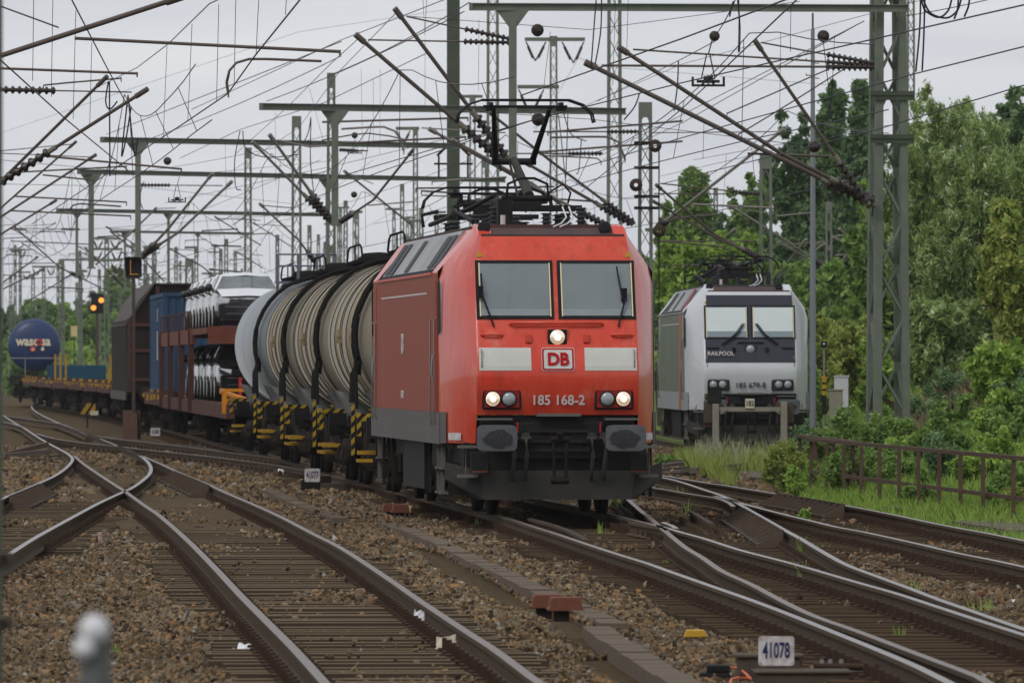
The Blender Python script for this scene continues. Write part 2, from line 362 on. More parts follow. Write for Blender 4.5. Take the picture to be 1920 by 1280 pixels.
b = MB(); rail_mesh(b, smooth_path([G(994,971), G(1030,981), G(1065,993), G(1100,1011)], .8)); b.build('check_rail', [M_rail_side, M_rib], main)
tk = empty('railway_track', (0, 0, 0), label='polished diverging track branching from the main track to the right track', cat='railway track')
for k in ('r9', 'r10'): rail_obj(k, tk)
fa = MB(); d = 60
while d < 150:
    for k in ('r9', 'r10'):
        rx = rail_x(k, d)
        if rx is not None:
            fa.box((rx, d, -.164), (.36, .17, .02))
            for sgn in (-1, 1): fa.box((rx+sgn*.10, d, -.135), (.05, .11, .06))
    d += .62
fa.build('rail_fastenings', M_clip, tk, kind='stuff')
ribbed(tk, 'r10', 106, 123, -1, 13, .25)
tk = empty('railway_track', (0, 0, 0), label='rightmost track beside the rusty railing, with ribbed check rail', cat='railway track')
for k in ('r11', 'r11b', 'r12'): rail_obj(k, tk)
sp = spans_for('r11', 'r12', 80, 168)
sleeper_copy_set(tk, sp, lambda d: [rail_x('r11', d), rail_x('r12', d)], smat=M_sleeper2)
ribbed(tk, 'r12', 126, 137, -1, 11)
# short loose rail between main and diverging tracks
b = MB(); p0, p1 = G(1334, 980, .02), G(1295, 957, .02); rail_mesh(b, [p0, p0.lerp(p1, .5), p1]);
for i in range(9):
    q = p0.lerp(p1, i/8); b.box((q.x, q.y, -.16), (.5, .17, .03), 0, 0); b.box((q.x-.13, q.y, -.12), (.06, .1, .1), 0, 0); b.box((q.x+.13, q.y, -.12), (.06, .1, .1), 0, 0)
b.build('rail_piece', [M_rail_side, M_rib], label='short piece of rail standing alone between two tracks right of the red locomotive', cat='rail')
# siding of the silver locomotive
SIDX = lambda d: (1400-CX)/F*205+.15-.027*(d-205)
b = MB()
tk = empty('railway_track', (0, 0, 0), label='overgrown siding under the silver locomotive', cat='railway track')
for s_ in (-.75, .75):
    b = MB(); rail_mesh(b, [Vector((SIDX(d)+s_, d, 0)) for d in (196, 215, 235, 260, 300)]); b.build('rail', [M_rail_side, M_rail_side], tk)

# ---------------- ballast stones ----------------------------------------------
TROUGHS = [[(725,979),(806,1007),(873,1040),(960,1080),(1030,1112),(1100,1145),(1158,1170)], [(1118,1172),(1152,1198),(1230,1246),(1300,1292)]]
def stone_points():
    ks = ['r1', 'r2', 'r3', 'r4', 'r5', 'r8', 'r9', 'r10', 'r11', 'r12']
    allp = []; alls = []; allb = []
    for d0, d1, dens, sc in ((50, 75, 420, .70), (75, 105, 330, .76), (105, 150, 210, .95), (150, 240, 45, 1.8)):
        hw0 = 1.08*960/F*d1
        n = int(dens*(d1-d0)*2*hw0)
        y = rng.uniform(d0, d1, n); x = rng.uniform(-hw0, hw0, n)
        keep = np.abs(x) < 1.09*960/F*y
        edge = 4.7+.004*(y-150); keep &= (y < 125) & (x < 5.9) | (x < edge)
        x, y = x[keep], y[keep]; z = np.full(len(x), -.262)
        for l, r, a, bb, lift in (('r2', 'r1', 46, 206, -.012), ('r3', 'r4', 84, 142, -.012), ('r5', 'r8', 46, 137, -.02), ('r9', 'r10', 46, 137, -.02), ('r11', 'r12', 80, 168, -.02), ('r5w', 'r7', 158, 255, -.015)):
            dd = np.arange(d0, d1, 1.); 
            X0 = np.array([rail_x(l, q) or np.nan for q in dd]); X1 = np.array([rail_x(r, q) or np.nan for q in dd])
            a0 = np.interp(y, dd, X0); a1 = np.interp(y, dd, X1)
            inn = (x > np.minimum(a0, a1)-.42) & (x < np.maximum(a0, a1)+.42) & ~np.isnan(a0) & ~np.isnan(a1) & (y > a) & (y < bb)
            patch = inn & ((np.sin(x*1.3+y*.23+1)*np.sin(y*.41+2) > .45) | (rng.random(len(x)) < .06)); z[inn] += lift-.002; z[patch] += .045
            thin = inn & (rng.random(len(x)) < .80-.5*(np.sin(x*1.7+y*.31)*np.sin(y*.53+x) > .35)); keep2 = ~thin; x, y, z = x[keep2], y[keep2], z[keep2]
        # keep the rail heads and feet clear
        for k in ks+['r5w', 'r6', 'r7']:
            dd = np.arange(d0, d1, .8); X0 = np.array([rail_x(k, q) or 999 for q in dd])
            a0 = np.interp(y, dd, X0); q = np.abs(x-a0) > .085; x, y, z = x[q], y[q], z[q]
        for tr_ in TROUGHS:
            q = smooth_path([G(a, b_) for a, b_ in tr_], .3); ys_ = np.array([v.y for v in q]); xs_ = np.array([v.x for v in q]); o_ = np.argsort(ys_)
            xc = np.interp(y, ys_[o_], xs_[o_], left=99, right=99); kp = np.abs(x-xc) > .18; x, y, z = x[kp], y[kp], z[kp]
        # low heaps between the tracks
        z += .045*(np.sin(x*2.1+1)*np.sin(y*.35)+.3)*(z > -.265)
        allp.append(np.stack([x, y, z+.02+rng.normal(0, .012, len(x))], 1)); alls.append(rng.gamma(9, 1/9., len(x))*.030*sc); 
    return np.concatenate(allp), np.concatenate(alls)
pp, ss = stone_points(); print('stones', len(pp))
me = bpy.data.meshes.new('ballast'); me.vertices.add(len(pp)); me.vertices.foreach_set('co', pp.astype(np.float32).ravel())
a = me.attributes.new('sz', 'FLOAT', 'POINT'); a.data.foreach_set('value', ss.astype(np.float32)); me.update()
bal = bpy.data.objects.new('ballast', me); C.objects.link(bal); tag(bal, 'brown and grey crushed stone ballast lying between and beside the rails', 'ballast', kind='stuff')
ms = mat('ballast_stone', (.1, .08, .06), .9, spec=.0); t = ms.node_tree
oi = t.nodes.new('ShaderNodeObjectInfo'); r = t.nodes.new('ShaderNodeValToRGB'); el = r.color_ramp.elements
st = [(0, (.036, .027, .020)), (.18, (.09, .062, .036)), (.42, (.15, .105, .060)), (.6, (.125, .105, .08)), (.78, (.21, .155, .092)), (.9, (.24, .13, .055)), (.97, (.19, .16, .125)), (.997, (.30, .28, .25))]
while len(el) < len(st): el.new(.5)
for e, (p_, c_) in zip(el, st): e.position = p_; e.color = (*c_, 1)
gn_ = t.nodes.new('ShaderNodeNewGeometry'); nn = t.nodes.new('ShaderNodeTexNoise'); nn.inputs['Scale'].default_value = 1.1; nn.inputs['Detail'].default_value = 3
t.links.new(gn_.outputs['Position'], nn.inputs['Vector'])
mth = t.nodes.new('ShaderNodeMath'); mth.operation = 'MULTIPLY_ADD'; mth.inputs[1].default_value = 1.2; mth.inputs[2].default_value = -.6
t.links.new(nn.outputs[0], mth.inputs[0]); ad = t.nodes.new('ShaderNodeMath'); ad.operation = 'ADD'; ad.use_clamp = True
t.links.new(oi.outputs['Random'], ad.inputs[0]); t.links.new(mth.outputs[0], ad.inputs[1]); t.links.new(oi.outputs['Random'], r.inputs[0])
hs = t.nodes.new('ShaderNodeHueSaturation'); t.links.new(r.outputs[0], hs.inputs['Color'])
m3 = t.nodes.new('ShaderNodeMapRange'); m3.inputs[1].default_value = .3; m3.inputs[2].default_value = .7; m3.inputs[3].default_value = .72; m3.inputs[4].default_value = 1.4; hs.inputs['Saturation'].default_value = .98
t.links.new(nn.outputs[0], m3.inputs[0]); t.links.new(m3.outputs[0], hs.inputs['Value']); t.links.new(hs.outputs[0], t.nodes['Principled BSDF'].inputs['Base Color'])
ng = bpy.data.node_groups.new('stones', 'GeometryNodeTree')
ng.interface.new_socket('Geometry', in_out='INPUT', socket_type='NodeSocketGeometry'); ng.interface.new_socket('Geometry', in_out='OUTPUT', socket_type='NodeSocketGeometry')
N = ng.nodes.new; L = ng.links.new
gi = N('NodeGroupInput'); go = N('NodeGroupOutput'); iop = N('GeometryNodeInstanceOnPoints')
def rock(seed):
    ico = N('GeometryNodeMeshIcoSphere'); ico.inputs['Radius'].default_value = 1; ico.inputs['Subdivisions'].default_value = 1
    spn = N('GeometryNodeSetPosition'); rv = N('FunctionNodeRandomValue'); rv.data_type = 'FLOAT_VECTOR'
    rv.inputs[0].default_value = (-.38, -.38, -.38); rv.inputs[1].default_value = (.38, .38, .38); rv.inputs['Seed'].default_value = seed
    L(ico.outputs[0], spn.inputs[0]); L(rv.outputs[0], spn.inputs['Offset'])
    sm = N('GeometryNodeSetMaterial'); sm.inputs['Material'].default_value = ms; L(spn.outputs[0], sm.inputs[0])
    g = N('GeometryNodeGeometryToInstance'); L(sm.outputs[0], g.inputs[0]); return g
js = N('GeometryNodeGeometryToInstance')
for s_ in range(5): L(rock(s_+3).outputs[0], js.inputs[0])
# join five instances so that pick-instance can choose between them
jn = N('GeometryNodeJoinGeometry'); ng.nodes.remove(js)
for g in [n for n in ng.nodes if n.bl_idname == 'GeometryNodeGeometryToInstance']: L(g.outputs[0], jn.inputs[0])
L(gi.outputs[0], iop.inputs['Points']); L(jn.outputs[0], iop.inputs['Instance']); iop.inputs['Pick Instance'].default_value = True
rr = N('FunctionNodeRandomValue'); rr.data_type = 'FLOAT_VECTOR'; rr.inputs[1].default_value = (6.28, 6.28, 6.28); rr.inputs['Seed'].default_value = 9
L(rr.outputs[0], iop.inputs['Rotation'])
na = N('GeometryNodeInputNamedAttribute'); na.data_type = 'FLOAT'; na.inputs['Name'].default_value = 'sz'
rs_ = N('FunctionNodeRandomValue'); rs_.data_type = 'FLOAT_VECTOR'; rs_.inputs[0].default_value = (.8, .6, .5); rs_.inputs[1].default_value = (1.45, 1.1, .85); rs_.inputs['Seed'].default_value = 21
vm = N('ShaderNodeVectorMath'); vm.operation = 'SCALE'; L(rs_.outputs[0], vm.inputs[0]); L(na.outputs[0], vm.inputs['Scale']); L(vm.outputs[0], iop.inputs['Scale'])
L(iop.outputs[0], go.inputs[0])
mod = bal.modifiers.new('stones', 'NODES'); mod.node_group = ng
# ---------------- train path ---------------------------------------------------
TP = [(100,1.95),(117,.66),(136,-.86),(153,-1.98),(185,-3.98),(232,-7.25),(262,-9.25),(281,-10.6),(357,-16.1),(430,-22.3),(500,-27.3),(650,-38.2)]
def tpx(d):
    for (a, xa), (b_, xb) in zip(TP, TP[1:]):
        if d <= b_: return xa+(xb-xa)*(d-a)/(b_-a)
    return TP[-1][1]
M_black.node_tree.nodes['Principled BSDF'].inputs['Specular IOR Level'].default_value = .08
def tp_place(d0, L):
    x0, x1 = tpx(d0), tpx(d0+L); return Vector((x0, d0, 0)), math.atan2(-(x1-x0), L)

# ---------------- locomotive ---------------------------------------------------
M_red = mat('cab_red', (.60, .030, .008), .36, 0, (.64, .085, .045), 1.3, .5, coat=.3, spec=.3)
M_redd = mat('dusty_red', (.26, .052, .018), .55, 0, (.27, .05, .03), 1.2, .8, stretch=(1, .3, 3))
def streaks(m, col, fac, sc=5., lo=.5, hi=.72, st=(1, 1, .12)):
    t = m.node_tree; b = t.nodes['Principled BSDF']; src = b.inputs['Base Color'].links[0].from_socket
    tcn = t.nodes.new('ShaderNodeTexCoord'); mpn = t.nodes.new('ShaderNodeMapping'); mpn.inputs['Scale'].default_value = st
    n = t.nodes.new('ShaderNodeTexNoise'); n.inputs['Scale'].default_value = sc; n.inputs['Detail'].default_value = 7; n.inputs['Roughness'].default_value = .7
    r = t.nodes.new('ShaderNodeMapRange'); r.inputs[1].default_value = lo; r.inputs[2].default_value = hi; r.inputs[4].default_value = fac
    mm = t.nodes.new('ShaderNodeMixRGB'); mm.inputs[2].default_value = (*col, 1)
    t.links.new(tcn.outputs['Object'], mpn.inputs[0]); t.links.new(mpn.outputs[0], n.inputs['Vector']); t.links.new(n.outputs[0], r.inputs[0])
    t.links.new(r.outputs[0], mm.inputs[0]); t.links.new(src, mm.inputs[1]); t.links.new(mm.outputs[0], b.inputs['Base Color'])
streaks(M_red, (.66, .20, .14), .55, 3.2, .56, .70, (1, 1, .5)); streaks(M_red, (.20, .035, .02), .45, 7.)
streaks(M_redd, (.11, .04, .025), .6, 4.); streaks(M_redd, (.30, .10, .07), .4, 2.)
M_print = mat('emblem_red', (.42, .012, .02), .7, spec=0.)
M_redl = mat('faded_red', (.50, .05, .035), .45, 0, (.55, .12, .09), 2.6, .6)
M_skirt = mat('skirt_grey', (.095, .092, .088), .7, 0, (.145, .13, .12), 2.5, .8, stretch=(1, .4, 3))
M_roofg = mat('roof_grey', (.27, .28, .29), .5, 0, (.34, .34, .34), 2, .7)
M_vent = mat('vent_dark', (.05, .052, .055), .6)
M_roofd = mat('roof_soot', (.05, .04, .038), .8, 0, (.10, .055, .05), 3, .8)
M_glass = mat('cab_glass', (.135, .165, .175), .06, 0, (.21, .24, .25), .9, .9, spec=.6)
M_seal = mat('window_seal', (.012, .012, .014), .5)
M_heat = mat('heated_strip', (.75, .62, .38), .5)
M_panelw = mat('reflective_white', (.60, .60, .55), .5, 0, (.50, .50, .47), 3, .7)
M_let = mat('lettering_grey', (.55, .50, .48), .55)
M_lens = mat('lamp_lens', (.3, .33, .34), .12, 0, spec=.9)
M_lit = mat('lamp_lit', (1, .85, .7), .3, emit=(1, .80, .58), es=1.6)
M_refl = mat('lamp_reflector', (.75, .7, .66), .2, .8, emit=(1, .72, .45), es=.35)
M_buf = mat('buffer_plate', (.075, .08, .085), .7, 0, (.12, .125, .135), 9, .7)
M_grease = mat('buffer_grease', (.022, .023, .025), .5, 0, (.05, .05, .055), 30, .5)
M_plow = mat('plough', (.030, .030, .028), .7, 0, (.058, .053, .045), 3, .8)
M_step = mat('worn_step', (.13, .12, .105), .7)
M_steel = mat('bright_steel', (.35, .34, .33), .35, .8)
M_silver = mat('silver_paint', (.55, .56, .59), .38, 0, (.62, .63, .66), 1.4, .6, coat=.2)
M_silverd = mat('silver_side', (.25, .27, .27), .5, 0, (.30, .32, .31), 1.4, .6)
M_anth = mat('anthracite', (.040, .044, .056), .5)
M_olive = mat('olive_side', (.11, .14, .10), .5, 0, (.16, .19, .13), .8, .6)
M_orange = mat('orange_side', (.36, .13, .05), .5)
M_blind = mat('window_blind', (.56, .62, .62), .3, 0, (.62, .67, .67), 1.2, .8)
M_cable = mat('bare_cable', (.6, .6, .6), .4)
FR = [(1.08,.34,.99),(1.10,.10,1.38),(1.10,0,1.92),(1.095,.27,2.62),(1.075,.66,3.50),(.99,.86,3.82)]
OU = [(1.46,1.75,.99),(1.475,1.8,1.41),(1.485,1.9,1.92),(1.49,2.0,2.62),(1.49,2.15,3.35),(1.02,1.55,3.93)]
LEN = 18.2
NZ = [(.99, .36), (1.38, .13), (1.6, .055), (1.8, .015), (1.92, .0), (2.04, .02), (2.2, .075), (2.62, .27), (3.0, .437), (3.50, .66), (3.82, .86)]
def fy(z):                                # nose profile: distance back at height z
    for a, b_ in zip(NZ, NZ[1:]):
        if z <= b_[0]: return a[1]+(b_[1]-a[1])*(z-a[0])/(b_[0]-a[0])
    return NZ[-1][1]
def fw(z): return 1.10 if z < 2.7 else 1.10-.10*((z-2.7)/1.12)**1.6
def loco(name, loc, rz, label, cat, sc, num, raised):
    root = empty(name, loc, rz, label, cat)
    cab, side, skirt = sc['cab'], sc['side'], sc['skirt']
    def hull(y0, sgn, nm):
        b = MB(); ZS = [.99, 1.2, 1.38, 1.5, 1.65, 1.8, 1.92, 2.04, 2.2, 2.4, 2.62, 2.85, 3.1, 3.35, 3.5, 3.66, 3.82]; NC = 7
        def orow(z):
            t = min(1, (z-.99)/(3.82-.99)); zz = .99+(3.93-.99)*t
            if zz <= 3.35: return (1.465+.025*(zz-.99)/2.36, 1.75+.4*(zz-.99)/2.36, zz)
            k = (zz-3.35)/.58; return (1.49-.47*k, 2.15-.6*k, zz)
        for s_ in (-1, 1):
            vs = []; fs = []
            for z in ZS:
                f_ = Vector((fw(z), fy(z), z)); o_ = Vector(orow(z))
                for j in range(NC+1):
                    t = j/NC; p = f_.lerp(o_, t); bu = math.sin(math.pi*min(1, t))*.055*min(1, (3.9-z)*2.5)
                    if t > 0 and t < .2: bu += .01
                    vs.append((s_*(p.x+bu), y0+sgn*(p.y-bu*.5), p.z))
            k = NC+1
            fs = [(i*k+j, i*k+j+1, (i+1)*k+j+1, (i+1)*k+j) for i in range(len(ZS)-1) for j in range(NC)]
            b.add(vs, fs, 0, True)
        vs = []; n_ = 0
        for z in ZS[2:]:
            for t in (-1, -.96, -.5, 0, .5, .96, 1): vs.append((t*fw(z), y0+sgn*(fy(z)-(.012 if abs(t) < .99 else 0)), z)); 
        fs = [(i*7+j, i*7+j+1, (i+1)*7+j+1, (i+1)*7+j) for i in range(len(ZS)-3) for j in range(6)]; b.add(vs, fs, 0, True)
        f5, o5 = (fw(3.82), fy(3.82), 3.82), orow(3.82); r = lambda p, s_: (s_*p[0], y0+sgn*p[1], p[2])
        b.add([r(f5, -1), r(f5, 1), r(o5, 1), r(o5, -1), r((1.02, 3.2, 3.93), 1), r((1.02, 3.2, 3.93), -1)], [(0, 1, 2, 3), (3, 2, 4, 5)])
        for s_ in (-1, 1):
            b.add([r((1.465, 1.75, .99), s_), r((1.49, 2.15, 3.35), s_), r((1.02, 1.55, 3.93), s_), r((1.02, 3.2, 3.93), s_), r((1.49, 3.2, 3.35), s_), r((1.465, 3.2, .99), s_)], [(0, 1, 4, 5), (1, 2, 3, 4)])
        return b.build(nm, cab, root)
    h = hull(0, 1, 'cab'); hull(LEN, -1, 'cab')
    # roof cap strip with soot
    b = MB(); b.add([(-.98, .88, 3.835), (.98, .88, 3.835), (.99, 1.5, 3.94), (-.99, 1.5, 3.94)], [(0, 1, 2, 3)])
    b.bb(-.98, .98, .845, .9, 3.80, 3.84); b.build('roof_edge', M_roofd, root)
    # corner fairings
    for s in (-1, 1):
        b = MB(); x0, x1 = s*.83, s*1.03
        b.add([(x0, .9, 3.80), (x1, .88, 3.80), (s*1.06, 1.5, 3.92), (x0, 1.5, 3.92), (x0, 1.2, 3.97), (s*1.0, 1.15, 3.96), (s*1.02, 1.9, 4.0), (x0, 1.9, 4.0)],
              [(0, 1, 5, 4), (1, 2, 6, 5), (4, 5, 6, 7), (3, 0, 4, 7)])
        b.build('corner_fairing', cab, root, bevel=.02)
    # body side: upper panel, skirt band, gutter, door
    for s in (-1, 1):
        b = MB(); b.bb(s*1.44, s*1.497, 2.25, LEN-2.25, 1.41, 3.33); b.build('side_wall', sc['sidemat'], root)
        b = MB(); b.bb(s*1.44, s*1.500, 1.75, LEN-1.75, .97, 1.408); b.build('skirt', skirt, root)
        b = MB(); b.bb(s*1.46, s*1.515, 3.2, LEN-3.2, 3.31, 3.345); b.build('gutter', sc['gut'], root)
        b = MB(); b.bb(s*1.49, s*1.503, 4.2, LEN-4.2, 3.05, 3.075); b.build('trim_line', M_let, root)
        for y0 in (2.35, LEN-3.05):
            b = MB(); b.bb(s*1.49, s*1.505, y0+.02, y0+.62, 1.43, 3.25)
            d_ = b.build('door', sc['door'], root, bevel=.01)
            b = MB(); q = [(s*(1.10+.385*t_+.022), (fy(z)+(2.0-fy(z))*t_-.03) if y0 < 9 else LEN-(fy(z)+(2.0-fy(z))*t_-.03), z) for t_, z in ((.90, 2.52), (.97, 2.46), (.985, 2.5), (1.0, 3.2), (.95, 3.26), (.92, 3.18))]; b.add(q, [(0, 1, 2, 3, 4, 5)]); b.build('mirror_slot', M_seal, d_)
            b = MB(); b.tube([(s*1.52, y0+.3, 2.2), (s*1.54, y0+.3, 2.0), (s*1.52, y0+.3, 1.85)], .015, 6); b.build('handle', M_steel, d_)
            for yy in (y0-.05, y0+.75):
                b = MB(); b.tube([(s*1.50, yy, 2.72), (s*1.525, yy, 2.68), (s*1.525, yy, 1.28), (s*1.50, yy, 1.22)], .010, 6); b.build('handrail', M_steel, root)
    # sloped roof with vents
    Y0, Y1 = 3.2, LEN-3.2; prof = [(1.46, 3.34), (1.06, 3.93), (-1.06, 3.93), (-1.46, 3.34)]
    b = MB(); b.prism(prof, Y0, Y1, 'y'); b.build('roof', M_roofg, root)
    for s in (-1, 1):
        def rp(y, t, o=.015):               # point on the slope
            return (s*(1.46-.40*t+o*.8), y, 3.34+.59*t+o*.6)
        k = 0
        for (a, c_) in ((3.35, 4.3), (4.45, 5.4), (9.4, 10.2), (12.6, 13.5), (13.7, 14.6)):
            b = MB(); b.add([rp(a, .12), rp(c_, .12), rp(c_, .9), rp(a, .9)], [(0, 1, 2, 3)]); b.build('roof_vent', M_vent, root)
        for a in (6.3, 8.9, 11.9):
            b = MB(); b.add([rp(a, .02, .03), rp(a+.06, .02, .03), rp(a+.06, .98, .03), rp(a, .98, .03)], [(0, 1, 2, 3)]); b.build('roof_seam', M_vent, root)
        b = MB()
        for i in range(46):
            yy = 3.4+i*.245; p = rp(yy, .03, .02); b.box(p, (.03, .09, .045))
        b.bb(s*1.43, s*1.50, 3.3, LEN-3.3, 3.345, 3.362)
        b.build('roof_grab_rail', M_vent, root)
        if sc.get('band'):
            b = MB(); b.add([rp(3.22, 0, .02), rp(3.9, 0, .02), rp(5.4, 1, .02), rp(4.7, 1, .02)], [(0, 1, 2, 3)]); b.build('red_band', mat('red_band', (.45, .05, .05), .5), root)
    # windscreens on the sloped nose
    def slab(nm, x0, x1, z0, z1, m, off=.012, th=.012, par=root, taper=0.):
        b = MB(); n = 5; vs = []
        for o in (0, -th):
            for i in range(n+1):
                z = z0+(z1-z0)*i/n; k = 1-taper*i/n
                for x in (x0*k, x1*k): vs.append((x, fy(z)-.012-(off+o)*.95, z+(off+o)*.3))
        m_ = 2*(n+1); fs = []
        for i in range(n): q = 2*i; fs += [(q, q+1, q+3, q+2), (m_+q, m_+q+2, m_+q+3, m_+q+1), (q, q+2, m_+q+2, m_+q), (q+1, m_+q+1, m_+q+3, q+3)]
        fs += [(0, m_, m_+1, 1), (2*n, 2*n+1, m_+2*n+1, m_+2*n)]; b.add(vs, fs); return b.build(nm, m, par)
    if sc.get('mask'): slab('window_mask', -1.07, 1.07, 2.12, 3.49, M_anth, .010); 
    if sc.get('mask'): slab('window_mask', -1.03, 1.03, 3.492, 3.73, M_anth, .009)
    for s in (-1, 1):
        x0, x1 = (-1.09, -.03) if s < 0 else (.03, 1.09)
        fr = slab('windscreen', x0, x1, 2.68, 3.48, M_seal, .018)
        slab('pane', x0+.06, x1-.06, 2.72, 3.43, M_glass if not sc.get('mask') else M_blind, .026, .01, fr)
        slab('dashboard', x0+.06, x1-.06, 2.72, 2.86 if sc.get('mask') else 2.81, mat('dash_grey', (.22, .27, .29), .3) if sc.get('mask') else mat('dash_pale', (.21, .24, .25), .2, 0, (.27, .30, .31), 5, .8), .030, .01, fr)
        for xx in (x0+.045, x1-.055): slab('heating_strip', xx, xx+.016, 2.71, 3.44, M_heat, .034, .01, fr)
        # wiper
        w = MB()
        if sc.get('mask'):
            for o in (0, .03, .06): w.tube([(s*(.62+o), fy(2.55)-.06, 2.55), (s*(.3+o), fy(2.8)-.1, 2.8), (s*(.12+o), fy(3.05)-.1, 3.05)], .011, 5)
        else:
            w.tube([(s*1.02, fy(2.6)-.06, 2.58), (s*1.0 if s > 0 else -1.06, fy(2.9)-.1, 2.88 if s > 0 else 2.95)] if s < 0 else [(.84, fy(2.6)-.06, 2.58), (.95, fy(2.95)-.1, 2.97)], .014, 5)
            if s < 0: w = MB(); w.tube([(-.86, fy(2.6)-.06, 2.58), (-1.0, fy(2.95)-.1, 2.98), (-1.02, fy(3.2)-.1, 3.3)], .014, 5); w.box((-1.03, fy(3.05)-.12, 3.05), (.07, .04, .17))
            else: w.tube([(.93, fy(3.0)-.1, 2.83), (.84, fy(3.3)-.1, 3.4)], .012, 5); w.box((.93, fy(3.05)-.12, 3.02), (.08, .04, .17))
        w.build('wiper', M_seal, root)
        # panels, rails, marker boxes on the nose
        if not sc.get('mask'):
            slab('reflector_panel', s*.365 if s > 0 else -1.075, 1.075 if s > 0 else -.365, 1.98, 2.29, M_panelw, .006)
            slab('hatch', s*.72 if s > 0 else -1.06, 1.06 if s > 0 else -.72, 2.46, 2.62, cab, .008)
        b = MB(); b.tube([(s*.75, fy(2.46)-.02, 2.46), (s*.78, fy(2.46)-.06, 2.47), (s*1.0, fy(2.46)-.06, 2.47), (s*1.03, fy(2.46)-.02, 2.46)], .018, 6); b.build('handrail', cab if not sc.get('mask') else M_seal, root)
        b = MB(); b.box((s*.395, fy(2.42)-.03, 2.42), (.085, .08, .12)); b.build('marker_box', cab if not sc.get('mask') else M_seal, root, bevel=.01)
        b = MB(); b.tube([(s*1.04, fy(2.0)-.01, 2.02), (s*1.04, fy(2.1)-.05, 2.05), (s*1.04, fy(2.2)-.05, 2.24), (s*1.04, fy(2.25)-.01, 2.27)], .01, 5); b.build('handrail', M_steel, root)
        # warning triangle
        b = MB(); zt = 3.53; b.add([(s*1.02-.055, fy(zt)-.02, zt), (s*1.02+.055, fy(zt)-.02, zt), (s*1.02, fy(zt+.09)-.02, zt+.09)], [(0, 1, 2)]); b.build('warning_triangle', M_yellow, root)
        # headlamp cluster
        hb = MB(); xc = s*.765; hb.bb(xc-.265, xc+.265, .02, .10, 1.455, 1.735)
        cl = hb.build('headlight_housing', M_seal, root, bevel=.02)
        b = MB(); b.bb(xc-.235, xc+.235, .012, .03, 1.48, 1.71); b.build('housing_plate', sc['lampback'], cl)
        for xx, lit in ((s*.89, raised), (s*.67, False)):
            b = MB(); b.lathe([(.0, -.045), (.05, -.04), (.085, -.022), (.095, 0)], (xx, .012, 1.597), 'y', 20); b.lathe([(.095, -.01), (.108, -.01), (.108, .02)], (xx, .0, 1.597), 'y', 20, 1)
            hd = b.build('headlight', [M_lit if lit else M_lens, M_seal], root)
            if lit:
                b = MB(); b.lathe([(.092, -.018), (.05, -.045), (.04, -.047)], (xx, .006, 1.597), 'y', 20); b.build('reflector', M_refl, hd)
        # buffer
        b = MB(); b.lathe([(.11, .3), (.11, -.1), (.085, -.1), (.085, -.5)], (s*.875, 0, 1.07), 'y', 16); b.bb(s*.875-.17, s*.875+.17, .2, .3, .9, 1.24)
        bu = b.build('buffer', M_black, root)
        b = MB(); n = 28; rim = []
        for i in range(n):
            th = 2*math.pi*i/n; cx, sz = math.cos(th), math.sin(th)
            e = .32; rim.append((math.copysign(abs(cx)**e, cx)*.275, math.copysign(abs(sz)**e, sz)*.178))
        vs = [(s*.875+x, -.5, 1.07+z) for x, z in rim]+[(s*.875+x*.99, -.545, 1.07+z*.99) for x, z in rim]+[(s*.875, -.565, 1.07)]
        b.add(vs, [tuple(range(n))]+[(i, (i+1) % n, n+(i+1) % n, n+i) for i in range(n)]+[(n+i, n+(i+1) % n, 2*n) for i in range(n)])
        b.build('buffer_head', M_buf, bu)
        b = MB(); n = 30; vs = [(s*.875-s*.02, -.570, 1.06)]; rj = random.Random(5+int(s))
        for i in range(n):
            th = 2*math.pi*i/n; rr_ = 1+rj.uniform(-.10, .10); vs.append((s*.875-s*.02+math.cos(th)*.205*rr_, -.5625+.004*abs(math.cos(th)), 1.06+math.sin(th)*.12*rr_))
        b.add(vs, [(0, 1+i, 1+(i+1) % n) for i in range(n)]); b.build('grease_patch', M_grease, bu)
        b = MB(); b.bb(s*.875-.24, s*.875+.24, -.15, .1, 1.31, 1.335); b.build('buffer_step', M_step, root)
        # hoses with cocks, ramps, steps
        for xx in (s*.45, s*.62):
            b = MB(); b.tube([(xx, 0, 1.12), (xx, -.16, 1.05), (xx+.01, -.2, .85), (xx-.01, -.15, .62), (xx, -.02, .5)], .028, 8); b.box((xx, -.08, 1.10), (.1, .12, .07)); b.tube([(xx-.07, -.12, 1.06), (xx+.07, -.12, 1.06)], .03, 8); b.build('brake_hose', M_plow, root)
        b = MB(); b.tube([(s*.565, -.1, 1.14), (s*.565, -.12, 1.28)], .011, 6); b.build('cock_lever', mat('red_lever', (.5, .02, .02), .4), root)
        b = MB(); b.bb(s*1.1, s*1.36, -.1, .25, .93, .965); b.tube([(s*1.25, .1, .93), (s*1.25, .1, .54)], .012, 5); b.bb(s*1.1, s*1.36, -.1, .25, .53, .57); b.build('shunter_step', M_step, root)
        b = MB(); b.bb(s*.97, s*1.2, -.18, -.05, .62, .88); b.build('socket_box', M_black, root, bevel=.015)
        b = MB(); b.bb(s*.98, s*1.19, -.2, -.17, .60, .625); b.build('socket_rim', mat('faded_orange', (.12, .045, .025), .7), root)
        # white plate on the cab corner
        yq = .9; 
        b = MB(); q = []
        for (t_, z) in ((.30, 1.03), (.66, 1.03), (.66, 1.13), (.30, 1.13)):
            x = 1.10+(1.465-1.10)*t_+math.sin(math.pi*t_)*.055+.018; y = .33+(1.75-.33)*t_-.03; q.append((s*x, y, z))
        b.add(q, [(0, 1, 2, 3)]); b.build('data_plate', M_white, root)
        # skirt wedge wrapping onto the cab corner
        b = MB(); q = []
